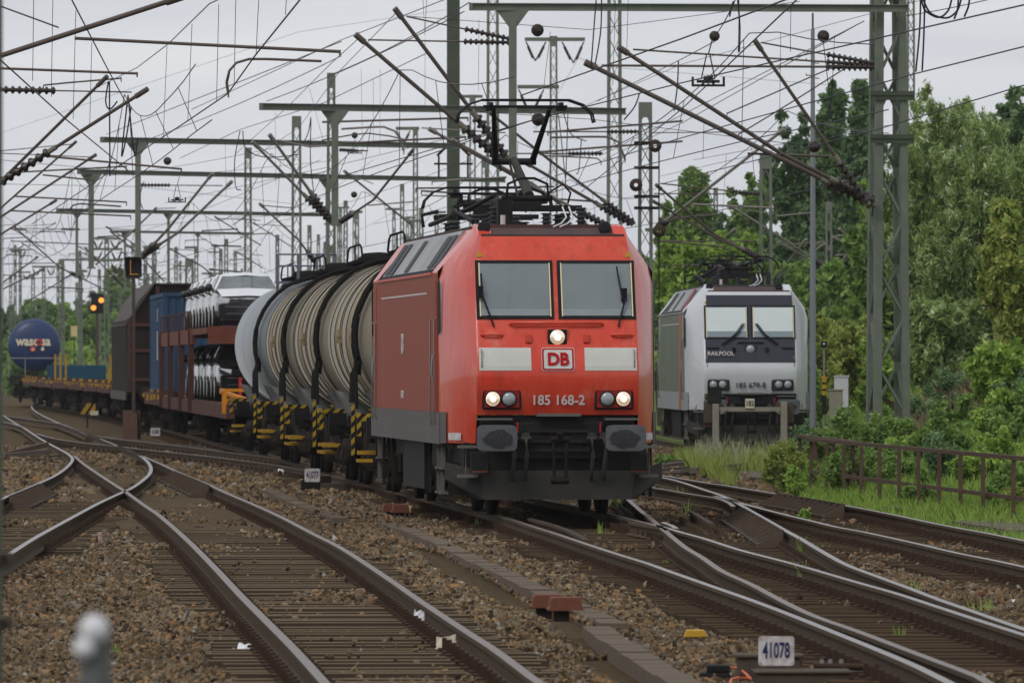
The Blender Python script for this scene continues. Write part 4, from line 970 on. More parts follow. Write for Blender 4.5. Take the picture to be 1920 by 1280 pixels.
put_car(226.0, 1.12, loA, 'frontmost silver car on the lower deck, black bumper facing the viewer')
for i, nme in enumerate(['second silver car on the lower deck, behind the frontmost', 'third silver car on the shaded lower deck', 'fourth silver car on the lower deck, second from the far end', 'rearmost silver car on the lower deck of the transporter']):
    c = copy_tree(loA); put_car(231.8+i*5.6, 1.12, c, nme)

# container wagon + blue container
def flat_wagon(d0, L, label, stakes=True, z=1.25, yel=True, seed=1):
    p, a = tp_place(d0, L); root = empty('flat_wagon', p, a, label, 'flat wagon', 'flat wagons in the goods train')
    b = MB()
    for s in (-1, 1): b.bb(s*1.2, s*1.36, .1, L-.1, z-.38, z)
    b.bb(-1.3, 1.3, .1, L-.1, z-.06, z-.005); b.bb(-.4, .4, 2, L-2, z-.6, z-.1); b.build('deck', M_rustd, root)
    for yc in (2.4, L-2.4): bogie(root, yc)
    buffers(root, L)
    rj = random.Random(seed)
    if yel:
        b = MB()
        for i in range(5):
            y = 1+i*(L-2)/4+rj.uniform(-.6, .6); h_ = rj.uniform(.10, .26); b = MB(); b.bb(-1.42, -1.36, y, y+rj.uniform(.2, .6), z-h_, z-.05); b.build('yellow_fitting', M_yellow, root)
            b = MB(); b.bb(-1.30, -1.1, y-.12, y+.12, z, z+.10); b.build('load_spigot', M_yellow if i % 2 else M_rustd, root)
        for yy in (.1, L-.1): b = MB(); b.bb(-1.42, 1.42, yy-.05, yy+.05, z-.12, z-.06); b.build('end_bar', M_yellow, root)
    if stakes:
        for i in range(3):
            for s in (-1, 1):
                y = 2+i*(L-4)/2; b = MB(); b.bar((s*1.3, y, z-.1), (s*1.3, y, z+1.2), .085); b.build('stake', M_yellow, root)
    return root
flat_wagon(264, 17, 'flat wagon carrying the blue container, behind the car transporter', False, 1.2, True, 3)
p, a = tp_place(265, 14)
co = empty('shipping_container', p+Vector((0, 0, 1.22)), a, 'weathered blue corrugated shipping container on a flat wagon', 'container')
b = MB(); L_ = 14; b.bb(-1.18, 1.18, .06, L_-.06, .06, 3.0)
for s in (-1, 1):
    y = .25
    while y < L_-.3: b.prism([(s*1.18, y), (s*1.22, y+.06), (s*1.22, y+.18), (s*1.18, y+.24)], .15, 2.9, 'z'); y += .34
x = -1.0
while x < 1.0: b.prism([(x, .06), (x+.04, .02), (x+.14, .02), (x+.18, .06)], .15, 2.9, 'z'); x += .26
b.build('walls', M_cont, co)
b = MB()
for s in (-1, 1):
    for y in (.08, L_-.08): b.bb(s*1.1, s*1.24, y-.08, y+.08, 0, 3.06)
    for z in (.05, 3.0): b.bb(s*1.16, s*1.235, 0, L_, z-.06, z+.07)
for y in (.04, L_-.04):
    for z in (.05, 3.0): b.bb(-1.2, 1.2, y-.05, y+.05, z-.055, z+.06)
b.build('frame', M_cont, co)
b = MB(); b.bb(-1.245, -1.23, 5.6, 6.2, 1.0, 1.9); b.bb(-1.245, -1.23, 5.7, 6.0, 2.2, 2.6); b.build('side_marking', M_white, co)
# covered wagon
p, a = tp_place(285, 21); p.x -= .25; cv = empty('covered_wagon', p, a, 'dark brown covered wagon with angled roof, between the blue container and the empty flat wagons', 'covered wagon')
b = MB(); pr = [(-1.45, 1.1), (-1.47, 3.25), (-1.05, 3.95), (-.6, 4.45), (.6, 4.45), (1.05, 3.95), (1.47, 3.25), (1.45, 1.1)]
b.prism(pr, .5, 19.5, 'y'); b.build('body', M_cover, cv)
b = MB()
for y0_, y1_ in ((.35, 10.0), (10.05, 19.6)):
    q = [(-1.49, 3.2), (-1.07, 3.98), (-.62, 4.5), (.62, 4.5), (1.07, 3.98), (1.49, 3.2), (1.47, 3.2), (.6, 4.46), (-.6, 4.46), (-1.46, 3.22)]
    b.prism(q, y0_, y1_, 'y')
b.build('roof', M_coverg, cv)
b = MB()
for x in (-1.38, -.5, .5, 1.38): b.bb(x-.06, x+.06, .36, .5, 1.1, 3.4 if abs(x) > 1 else 4.4)
for z in (1.5, 2.4, 3.2): b.bb(-1.4, 1.4, .40, .5, z-.05, z+.05)
b.build('end_frame', M_coverr, cv)
b = MB(); b.bb(-1.5, -1.45, .5, 19.5, .85, 1.12); b.build('sole_bar', M_coverg, cv)
cv.scale = (1.07, 1, 1.06)
for yc in (2.6, 17.4): bogie(cv, yc)
buffers(cv, 20)
fl = [(305, 19, 'brown empty flat wagon with yellow stakes, directly behind the covered wagon'), (325, 19, 'second empty flat wagon behind the covered wagon'), (345, 19, 'third empty flat wagon, with a yellow box on its deck'),
      (365.5, 19, 'empty flat wagon halfway between the covered wagon and the blue tank'), (386, 19, 'low flat wagon just ahead of the teal load'), (406.5, 24, 'flat wagon carrying the teal load'), (432, 22, 'flat wagon with orange ends near the picture edge'), (455, 22, 'flat wagon coupled to the blue tank wagon')]
for i, (d, L_, lb) in enumerate(fl): flat_wagon(d, L_, lb, i in (0, 4), 1.38, True, i+5)
x = tpx(346); b = MB(); b.bb(-.8, .8, -.3, .3, 0, .55); b.bb(-.82, .82, -.32, -.3, .05, .5); tag(b.build('crate', M_yellow, bevel=.02), 'yellow steel box lying on the deck of an empty flat wagon', 'box').location = (x-.3, 352, 1.39)
p, a = tp_place(408, 20); tl = empty('stacked_load', p+Vector((0, 0, 1.39)), a, 'teal blue stacked steel load on a flat wagon in front of the blue tank', 'load')
for i in range(2):
    b = MB(); b.bb(-1.2, 1.2, .3+i*5, 5+i*5, .0, .62)
    for k in range(4): b.bb(-1.26, 1.26, .6+i*5+k*1.1, .75+i*5+k*1.1, -.0, .68)
    b.build('steel_box', M_teal, tl, bevel=.02)
# blue tank wagon far left
d0 = 478; p, a = tp_place(d0, 17); p.x -= .70
bt = empty('tank_wagon', p, a-.012, 'dark blue tank wagon with company name on its domed end, far left', 'tank wagon')
r_ = 1.46; b = MB(); b.lathe([(0, .0), (.6, .03), (1.05, .12), (1.35, .27), (r_, .5), (r_, 15.5), (1.35, 15.8), (0, 16)], (0, .5, 3.18), 'y', 56); b.build('tank', M_bluet, bt)
b = MB(); b.bb(-1.3, 1.3, .1, 16.9, 1.1, 1.4); b.bb(-1.35, 1.35, .0, .2, 1.0, 1.5); b.build('underframe', M_black, bt)
b = MB()
for s in (-1, 1): b.tube([(s*1.4, .15, 1.4), (s*1.4, .15, 2.45)], .03, 5)
b.tube([(-1.4, .15, 2.45), (1.4, .15, 2.45)], .03, 5); b.tube([(-.5, .15, 1.4), (-.5, .15, 2.45)], .03, 5); b.bb(-1.4, 1.4, .1, .3, 1.45, 1.5); b.build('end_rail', M_sheet, bt)
for yc in (2.6, 14.4): bogie(bt, yc)
buffers(bt, 17)
tx = text('company_name', 'wasc sa', .72, M_creamp, bt, (-.05, .36, 3.38), (math.pi/2, 0, 0), .86, .022)
b = MB(); n = 24
for k in range(n):
    a0, a1 = 2*math.pi*k/n, 2*math.pi*(k+1)/n
    b.add([(.27+.20*math.cos(a0), .33, 3.34+.19*math.sin(a0)), (.27+.20*math.cos(a1), .33, 3.34+.19*math.sin(a1)), (.27+.10*math.cos(a1), .33, 3.34+.09*math.sin(a1)), (.27+.10*math.cos(a0), .33, 3.34+.09*math.sin(a0))], [(0, 1, 2, 3)])
b.build('name_ring', M_redp, bt)
b = MB(); b.bb(-.22, .06, .40, .43, 2.82, 3.08); cr_ = b.build('cross_badge', M_redp, bt)
b = MB(); b.bb(-.18, .02, .385, .40, 2.93, 2.97); b.bb(-.10, -.06, .385, .40, 2.85, 3.05); b.build('cross', M_creamp, cr_)
b = MB(); b.bb(.38, .54, .42, .45, 2.88, 3.06); b.build('data_plate', M_creamp, bt)
# ---------------- masts, portals, cantilevers, wires ---------------------------
def lattice(px, ptop, d, w, label, group=None, pbase=None, mt=None, wtop=None, pan=None, cross=None, leg=None, style='x'):
    """lattice mast: px,ptop in photo pixels at distance d; w base width (m)"""
    top = P(px, ptop, d); zt = top.z; zb = -.3+bank(top.x, top.y); wt = wtop or w*.8; mt = mt or M_green
    root = empty('lattice_mast', (top.x, top.y, zb), 0, label, 'mast', group); hgt = zt-zb
    lg = leg or max(.07, w*.2); n = max(3, int(round(hgt/(pan or w*1.35))))
    def wd(z): return w+(wt-w)*(z/hgt)
    b = MB()
    for sx in (-1, 1):
        for sy in (-1, 1):
            b.bar((sx*(wd(0)/2-lg/2), sy*(wd(0)/2-lg/2), 0), (sx*(wd(hgt)/2-lg/2), sy*(wd(hgt)/2-lg/2), hgt), lg)
    b.bb(-wt/2, wt/2, -wt/2, wt/2, hgt-.04, hgt); b.bb(-wt/2, wt/2, -wt/2-.01, -wt/2+.02, hgt-.4, hgt-.04)
    b.build('legs', mt, root)
    b = MB(); th = max(.035, w*.07)
    for i in range(n):
        z0, z1 = hgt*i/n, hgt*(i+1)/n; a0, a1 = wd(z0)/2-lg*.5, wd(z1)/2-lg*.5
        if style == 'z': th = .085
        if style == 'x':
            for s in (-1, 1):
                b.bar((-a0, s*a0, z0), (a1, s*a1, z1), th, th*.5); b.bar((a0, s*(a0+.01), z0), (-a1, s*(a1+.01), z1), th, th*.5)
                b.bar((s*a0, -a0, z0), (s*a1, a1, z1), th, th*.5)
        elif style == 'z':
            f = 1 if i % 2 else -1
            for s in (-1, 1):
                b.bar((-f*a0*s, s*a0, z0), (f*a1*s, s*a1, z1), th, th*.5); b.bar((s*a0, -f*a0*s, z0), (s*a1, f*a1*s, z1), th, th*.5)
        else: b.bb(-a0, a0, -a0-.01, -a0+.03, z0-.05, z0+.1)
    b.build('bracing', mt, root)
    if cross:
        for (pz, xl, xr) in cross:            # crossarm with V insulators, pixels
            z = P(px, pz, d).z-zb; x0 = (xl-px)/F*d; x1 = (xr-px)/F*d
            b = MB(); b.bar((x0, 0, z), (x1, 0, z), .14); b.build('crossarm', mt, root)
            for s_, xe in ((-1, x0), (1, x1)):
                if abs(xe) < .8: continue
                xi = xe-s_*1.1*min(1, abs(xe)/1.5); xm = (xe+xi)/2; zz = z-1.5*min(1, abs(xe)/2)
                b = MB(); b.tube([(xe-s_*.05, 0, z-.1), (xm, 0, zz)], .03, 5); b.tube([(xi, 0, z-.1), (xm, 0, zz)], .03, 5)
                for q0 in (xe-s_*.05, xi):
                    b.tube([(q0+(xm-q0)*.2, 0, z-.1+(zz-z)*.2), (q0+(xm-q0)*.75, 0, z-.1+(zz-z)*.75)], .06, 6)
                b.build('v_insulator', M_ins, root)
    return root
ZB = 8.7
def portal(pl, pr, th, label, drops=(), mt=None, zb=ZB):
    a, c = Z(pl[0], pl[1], zb), Z(pr[0], pr[1], zb); mt = mt or M_green
    root = empty('portal_beam', a, 0, label, 'portal beam', 'crossbeams over the tracks'); dv = c-a; dn = dv.normalized()
    b = MB(); h = th/F*a.y; t = h*.12
    for z in (h/2-t/2, -h/2+t/2): b.bar(Vector((0, 0, z)), dv+Vector((0, 0, z)), h*.9, t)
    b.bar(Vector((0, 0, 0)), dv, .03, h); b.bar(Vector((0, 0, 0)), dn*.06, h*.9, h); b.build('beam', mt, root)
    for (x, ybot, w_) in drops:
        tt = (x-pl[0])/(pr[0]-pl[0]); q = dv*tt; dd = a.y+q.y; wm = w_/F*dd; zbot = P(x, ybot, dd).z-a.z
        b = MB(); b.bar(q+Vector((0, -.02, -h/2-wm*1.2)), q+Vector((0, -.02, zbot)), wm); b.bb(q.x-wm*.8, q.x+wm*.8, q.y-wm*.8, q.y+wm*.8, zbot-.03, zbot+.02)
        pp_ = [(q.x-wm*2, -h/2), (q.x+wm*2, -h/2), (q.x+wm*.52, -h/2-wm*2), (q.x-wm*.52, -h/2-wm*2)]
        b.prism(pp_, q.y-wm*.35, q.y+wm*.35, 'y'); b.build('drop_post', mt, root)
    return root
portal((880, 13), (1703, 16), 14, 'nearest green crossbeam across the top, from above the red locomotive to the big right mast', [(961, 300, 15)])
portal((488, 200), (1173, 209), 13, 'second green crossbeam, passing behind the raised pantograph', [(626, 420, 13)])
portal((190, 262), (872, 274), 10.5, 'green crossbeam whose drop post hangs over the L signal', [(257, 480, 10.5)])
portal((147, 322), (947, 338), 9, 'green crossbeam just below and behind the one over the L signal', [(170, 502, 10), (606, 420, 9)])
portal((107, 394), (620, 403), 7, 'pale crossbeam ending near the left, low over the covered wagon', [(143, 520, 5), (312, 530, 5)])
portal((213, 434), (475, 438), 4.5, 'smallest distant crossbeam above the covered wagon', [(234, 545, 4), (370, 480, 3)])
portal((1210, 431), (1425, 430), 6, 'crossbeam in front of the trees behind the silver locomotive', [])
# solid post behind the locomotive
tp_ = P(850, -60, 268); b = MB(); b.bb(-.2, .2, -.2, .2, 0, tp_.z+.3); b.bb(-.24, .24, -.24, .24, 0, .4)
hp = empty('steel_post', (tp_.x, tp_.y, -.3), 0, 'thick dark green steel post rising behind the red locomotive roof', 'post'); b.build('post', M_green2, hp)
b = MB(); zz = P(850, 274, 268).z+.3
for s in (-1, 1): b.bar((s*.2, 0, zz), (s*.5, 0, zz-.3), .08); b.bar((s*.45, 0, zz-.3), (s*.45, 0, zz-1), .06)
b.bar((-.6, 0, zz-.55), (.6, 0, zz-.55), .06); b.build('bracket', M_grime, hp)
# masts
lattice(1665, -40, 161.5, .70, 'big green lattice mast at right with riveted legs, in front of the trees', wtop=.56, leg=.14, style='z', pan=.95)
big = [o for o in C.objects if o.name == 'lattice_mast'][0]; big.rotation_euler = (0, 0, .2)
for py in (177, 258):
    b = MB(); z = P(1665, py, 161.5).z-big.location.z; b.bb(-.42, .42, -.36, -.28, z-.03, z+.05); b.bb(-.42, .42, -.34, -.30, z-.12, z-.031); b.build('platform_edge', M_green2, big)
GL = 'lattice masts of the overhead line'
ML = [ (924,-60,330,.56,'tall lattice mast left of the nearest drop post, running out of the top',GL,{}),
 (1152,-60,300,.60,'tall lattice mast right of the raised pantograph, running out of the top',GL,{}),
 (1038,68,330,.36,'slender mast with a crossarm and two V insulators behind the pantograph',GL,dict(cross=[(74,984,1097),(163,970,1048)])),
 (621,137,226,.27,'lattice mast carrying the second crossbeam, left of centre',GL,dict(pan=.4)),
 (556,218,300,.40,'lattice mast just left of the one carrying the second crossbeam',GL,{}),
 (465,277,310,.32,'lattice mast with a dark switch box above the white cars',GL,{}),
 (779,238,380,.28,'thin mast with a short crossarm left of the thick dark post',GL,dict(cross=[(241,742,786)])),
 (886,178,400,.36,'mast with a short crossarm between the thick dark post and the tall lattice mast',GL,dict(cross=[(181,862,905)])),
 (1210,192,226,.44,'lattice mast with wire tensioning gear, right of the pantograph',GL,dict(pan=.55)),
 (1436,290,240,.42,'lattice mast rising behind the silver locomotive roof',GL,dict(pan=.8)),
 (1708,-60,330,.36,'lattice mast peeking out behind the big right mast above the trees',GL,{}),
 (1535,315,330,.26,'thin lattice mast behind the tall silver pole',GL,{}),
 (1554,378,290,.27,'ladder style mast among the trees right of the silver pole',GL,dict(style='l',pan=.75)),
 (648,376,420,.26,'distant thin mast between the second crossbeam mast and the thick post',GL,{}),
 (754,345,420,.26,'distant thin mast left of the thick dark post',GL,{}),
 (907,300,430,.30,'distant mast behind the raised pantograph arm',GL,{}),
 (1240,540,420,.26,'distant mast peeking between the two locomotives',GL,{}),
 (1342,352,400,.26,'distant grey mast in front of the trees above the silver locomotive',GL,{}),
 (200,445,520,.34,'distant mast with crossarms above the two orange lights',GL,dict(cross=[(447,174,226),(467,170,230),(488,176,230)])),
 (113,486,600,.30,'distant mast with wide crossarm left of the two orange lights',GL,dict(cross=[(487,113,176)])),
 (82,500,620,.30,'distant mast with V insulators near the left edge',GL,dict(cross=[(500,60,104)])),
 (62,514,640,.34,'dark distant mast above the blue tank',GL,{}),
 (38,470,640,.26,'distant mast nearest the left picture edge',GL,dict(cross=[(470,20,40)])),
 (355,485,420,.50,'broad dark distant mast above the blue container',GL,{}),
 (368,462,500,.28,'thin mast right behind the broad dark one above the container',GL,dict(cross=[(464,346,370)])),
 (330,463,520,.26,'thin mast left of the broad dark one above the container',GL,{}),
 (424,448,480,.28,'thin mast above the rear cars of the transporter',GL,{}),
 (441,470,560,.26,'distant thin mast behind the frontmost white car',GL,{}),
 (272,495,560,.26,'distant mast just right of the L signal',GL,{}),
 (150,470,560,.26,'distant mast left of the two orange lights, below the crossbeams',GL,{}),
 (20,515,700,.30,'faint far mast at the left edge',GL,{}),
 (520,440,430,.24,'thin mast above the silver tank wagon',GL,{}),
 (1275,330,420,.24,'thin mast left of the trees behind the silver locomotive',GL,{}),
 (1700,560,260,.22,'thin ladder mast right of the big lattice mast in the trees',GL,dict(style='l',pan=.7)) ]
for (px, pt_, d, w, lb, g, kw) in ML: lattice(px, pt_, d, w, lb, g, **kw)
# silver pole
tp_ = P(1524, 55, 172); pl = empty('antenna_pole', (tp_.x, tp_.y, -.25), 0, 'tall smooth silver pole beside the silver locomotive, reaching above the trees', 'pole')
b = MB(); hh = tp_.z+.25; b.tube([(0, 0, 0), (0, 0, hh)], [.075, .038], 12); b.build('pole', mat('pole_silver', (.22, .235, .25), .45, .4), pl)
b = MB(); b.tube([(0, 0, hh), (0, 0, hh+.32)], .02, 8); b.build('aerial', M_tube, pl)
b = MB()
for k, zz in enumerate((hh-.62, hh-.92)): b.bar((-.13, 0, zz), (0, 0, zz), .02); b.bar((-.13, 0, zz), (-.13, 0, zz+.04), .02); b.bar((0, 0, zz-.05), (.13, 0, zz-.06), .02)
b.build('peg', M_tube, pl)
# tension gear on mast
q = P(1196, 275, 225.5); tg = empty('tensioning_gear', q, 0, 'rusty wire tensioning wheels hanging on the lattice mast right of the pantograph', 'tensioner')
for dx, dz in ((.45, .02), (-.05, -1.0), (0.55, -2.2)):
    b = MB(); b.lathe([(.05, -.06), (.17, -.06), (.13, 0), (.17, .06), (.05, .06)], (dx, 0, dz), 'y', 16); b.build('wheel', M_clip, tg)
b = MB()
for dz in (.1, -.55, -1.3, -1.6): b.bar((-.1, 0, dz), (.55, 0, dz), .08)
b.tube([(.55, 0, 0), (.55, 0, -5)], .02, 5); b.build('frame', M_grime, tg)

def insulator(b, a, c, r, n=5):
    a, c = Vector(a), Vector(c); L_ = (c-a).length; t = (c-a).normalized(); pts = []; rs = []
    for i in range(n):
        for u, k in ((0, .5), (.25, 1), (.45, 1), (.6, .5)):
            pts.append(a+t*L_*(i+u)/n); rs.append(r*k)
    pts.append(c); rs.append(r*.5); b.tube(pts, rs, 9)
def cantilever(d, tubes, ties=(), steady=(), label='', light=False, d2=None, k=1.):
    """tubes: pixel pts with pixel width, foot last (insulator near foot); ties: pts,width,insulated; steady: pts,width"""
    root = empty('cantilever', P(tubes[0][0][-1][0], tubes[0][0][-1][1], d), 0, label, 'cantilever', 'faint distant arms' if 'faint distant' in label else 'tube cantilevers of the overhead line'); o = root.location
    mt = M_tube_l if light else M_tube; s = d/F
    for pts, w, ins in tubes:
        q = [P(x, y, d+(i-len(pts)+1)*1.2)-o for i, (x, y) in enumerate(pts)]
        if ins:
            L_ = (q[-1]-q[-2]).length; f = min(.42, 1.0/L_); m_ = q[-1]+(q[-2]-q[-1])*f
            b = MB(); insulator(b, m_, q[-1], w*s*1.35, 7); b.build('insulator', M_ins, root)
            b = MB(); e = (q[-2]-q[-1]).normalized(); b.tube([m_, m_+e*.14], w*s*.75, 8); b.tube([q[-1]-e*.02, q[-1]+e*.1], w*s*.75, 8); b.build('insulator_cap', M_insl, root)
            q[-1] = m_
        b = MB(); b.tube(q, w*s*.5, 8); b.tube([q[0]-(q[1]-q[0]).normalized()*.05, q[0]+(q[1]-q[0]).normalized()*.18], w*s*.75, 8); b.build('tube', mt, root)
    for pts, w, ins in ties:
        q = [P(x, y, d)-o for x, y in pts]; b = MB()
        if ins:
            L_ = (q[-1]-q[-2]).length; f = min(.45, .9/L_); m_ = q[-1]+(q[-2]-q[-1])*f
            insulator(b, m_, q[-1], max(.06, w*s*1.6), 9); b.build('insulator', M_ins, root); q[-1] = m_; b = MB()
        b.tube(q, w*s*.5, 6); b.build('tie_rod', mt if light else M_tube, root)
    for pts, w in steady:
        q = [P(x, y, d-.4)-o for x, y in pts]; b = MB(); b.tube(smooth_path(q, .35) if len(q) > 2 else q, w*s*.5, 6)
        b.tube([q[0]+Vector((0, 0, .02)), q[0]-Vector((0, 0, 7*s))], w*s*.3, 5); b.build('steady_arm', mt, root)
CL = [
 (161, [([(670,68),(943,302)],8,1)], [([(690,75),(960,80)],3.5,1)], [], 'long brown strut rising left from the nearest drop post, lower of the pair', False),
 (161, [([(743,20),(950,295)],8,1)], [([(762,31),(960,74)],3.5,1)], [], 'long brown strut rising left from the nearest drop post, upper of the pair', False),
 (161, [([(1101,119),(1640,384)],9,1)], [([(1128,123),(1640,126)],5,1)], [([(1403,288),(1557,293)],5)], 'long brown strut reaching left from the big right mast, lower of the pair', False),
 (161, [([(1163,91),(1463,287),(1640,378)],8,1)], [([(1187,93),(1640,122)],4,1)], [([(1363,213),(1462,170),(1560,127)],3),([(1385,252),(1484,192),(1582,130)],3)], 'long brown strut reaching left from the big right mast, upper of the pair', False),
 (160, [([(1418,80),(1628,382)],7,1)], [([(1427,80),(1640,119)],3.5,1)], [], 'steep brown strut closest to the big right mast', False),
 (104, [([(336,-4),(-40,118)],10,0)], [([(-10,8),(110,52)],3.5,0)], [([(637,97),(140,72)],7),([(428,176),(425,155),(430,133),(443,118),(467,111),(500,111),(603,115)],5.5)], 'nearest thick tube arm at top left, with a curved steady arm', False),
 (128, [([(272,170),(-4,345)],7,1),([(197,147),(-4,345)],6,0)], [([(247,173),(-10,168)],3,1)], [([(257,138),(-10,128)],5.5),([(227,147),(82,160),(80,168)],3.5)], 'pair of brown tube arms rising from the left edge below the thick tube', False),
 (190, [([(140,268),(-10,400)],4,0),([(177,292),(-10,414)],4.5,0)], [([(140,270),(-10,284)],2,0),([(177,295),(-10,287)],2,0)], [([(340,317),(87,293)],4.5),([(237,312),(33,323)],3.5),([(177,338),(80,328)],3.5)], 'pair of thinner tube arms at the left, upper distant set', False),
 (215, [([(103,377),(0,440)],4,0)], [], [([(237,379),(27,368)],3.5),([(130,393),(137,385),(150,382),(227,387)],3.5),([(245,405),(20,395)],3.5)], 'small tube arm at the left with curved steady arm, lower set', False),
 (258, [([(397,327),(317,427),(266,482)],5,1),([(433,342),(333,437),(268,478)],5,1)], [([(417,348),(262,347)],2.5,1)], [], 'pale twin struts reaching right from the drop post over the L signal', True),
 (226, [([(507,255),(625,420)],6,1),([(475,268),(622,418)],5.5,1)], [([(520,263),(580,275),(620,273)],4,0)], [([(757,283),(752,262),(740,246),(720,238),(640,242)],4.5)], 'pale twin struts rising left from the second crossbeam drop post', True),
 (226, [([(773,283),(700,375),(632,420)],4.5,1)], [([(690,283),(636,281)],3,1)], [([(873,257),(640,269)],4.5),([(877,221),(604,229)],4.5),([(604,263),(690,250),(760,262)],3)], 'brown strut rising right from the second crossbeam drop post', False),
 (215, [([(807,243),(1000,350),(1150,430)],6,1),([(850,263),(1000,345),(1115,432)],5,0)], [([(790,240),(948,249)],3,0)], [([(810,340),(950,332)],4)], 'pale long twin struts crossing behind the pantograph arm', True),
 (226, [([(920,213),(1030,300),(1188,418)],5.5,1)], [([(1000,247),(1203,247)],3,1),([(965,288),(1130,288)],3,1)], [([(1027,248),(1280,227)],4.5),([(1013,285),(1280,265)],4.5),([(1172,298),(1160,267),(1140,257),(1033,258)],4.5),([(1127,303),(1120,297),(1017,292)],3)], 'brown strut descending right to the mast with tensioning gear', False),
 (226, [([(985,305),(1185,420)],6,1)], [], [([(780,353),(1040,350)],4),([(790,358),(960,368),(1120,378)],4)], 'second brown strut descending right beneath the first, to the mast with tensioning gear', False),
 (258, [([(647,322),(710,372),(773,423)],4,0)], [([(647,322),(700,345)],2,0)], [([(777,378),(690,385)],3),([(883,370),(790,366)],3)], 'thin pale strut left of the thick dark post, near the loco roof', True),
 (240, [([(1468,244),(1270,398),(1235,425)],6,1)], [([(1467,247),(1225,249)],2.5,0)], [([(1300,383),(1452,390)],4.5)], 'pale strut rising right in front of the trees above the silver locomotive', True),
 (240, [([(1232,348),(1340,440),(1432,487)],5,1)], [([(1238,344),(1432,365)],3,1),([(1226,363),(1432,364)],2.5,0)], [([(1373,488),(1370,472),(1355,463),(1235,452)],3.5),([(1235,411),(1350,402)],4)], 'brown strut descending right to the mast behind the silver locomotive', False),
 (240, [([(1226,378),(1350,450),(1434,486)],4.5,0)], [], [([(1228,452),(1420,452)],3),([(1262,497),(1420,498)],2.5)], 'lower brown strut descending to the mast behind the silver locomotive', False),
 (330, [([(1378,430),(1290,490),(1232,515)],4,0),([(1338,453),(1234,520)],4,0)], [([(1294,480),(1470,477)],2.5,0)], [], 'pale distant struts above the silver locomotive roof, leaning left', True),
 (300, [([(1375,390),(1480,455),(1552,506)],5,1)], [([(1376,392),(1450,400)],2,0)], [([(1455,405),(1520,399)],3)], 'pale distant strut descending right behind the silver pole', True),
 (300, [([(1460,455),(1551,505)],4,0),([(1510,450),(1455,520)],4,0),([(1545,458),(1455,522)],4,0)], [([(1455,460),(1552,452)],2,0),([(1470,515),(1640,508)],3,0)], [], 'distant crossing struts in front of the dark tree right of the silver locomotive', True),
 (300, [([(1563,445),(1690,520)],4,0),([(1575,430),(1640,500)],4,0),([(1640,420),(1567,502)],4.5,0)], [([(1565,442),(1640,441)],2.5,0),([(1565,478),(1640,478)],2.5,0)], [([(1616,534),(1580,560)],4)], 'distant crossing struts left of the big right mast', True),
 (330, [([(208,434),(262,478),(308,528)],3,0)], [([(262,477),(300,474)],2,0)], [], 'thin distant strut beneath the L signal crossbeam', True),
 (330, [([(292,391),(240,442),(180,496)],3.5,0)], [([(292,391),(330,390)],2,0)], [], 'thin pale strut left of the L signal post', True),
 (420, [([(27,425),(110,500),(150,520)],3,1)], [([(30,428),(150,430)],1.8,1)], [([(170,458),(20,452)],2.5)], 'thin dark strut descending right from the left edge above the far masts', False),
 (450, [([(150,520),(250,570)],2.5,0),([(160,465),(235,540)],2.5,1)], [([(150,517),(235,520)],1.5,0)], [], 'thin far struts behind the two orange lights', False),
 (450, [([(70,482),(5,530)],3,0),([(80,505),(5,542)],3,0)], [([(100,493),(5,495)],2,0)], [([(5,515),(60,520)],2)], 'far struts rising right at the left edge', False),
 (400, [([(316,465),(380,500),(420,535)],2.6,0)], [([(316,466),(370,470)],1.6,0)], [([(460,405),(440,420)],2)], 'thin far strut above the blue container', False),
 (330, [([(395,505),(455,510)],3,0),([(400,460),(452,462)],3,0)], [], [], 'short far tube arms above the white cars', False),
 (300, [([(488,383),(560,450),(590,490)],4,1)], [([(490,385),(550,390)],2.5,0)], [], 'pale strut descending right above the silver tank wagon', True),
]
for d, tb, ti, stt, lb, li in CL: cantilever(d, tb, ti, stt, lb, li)
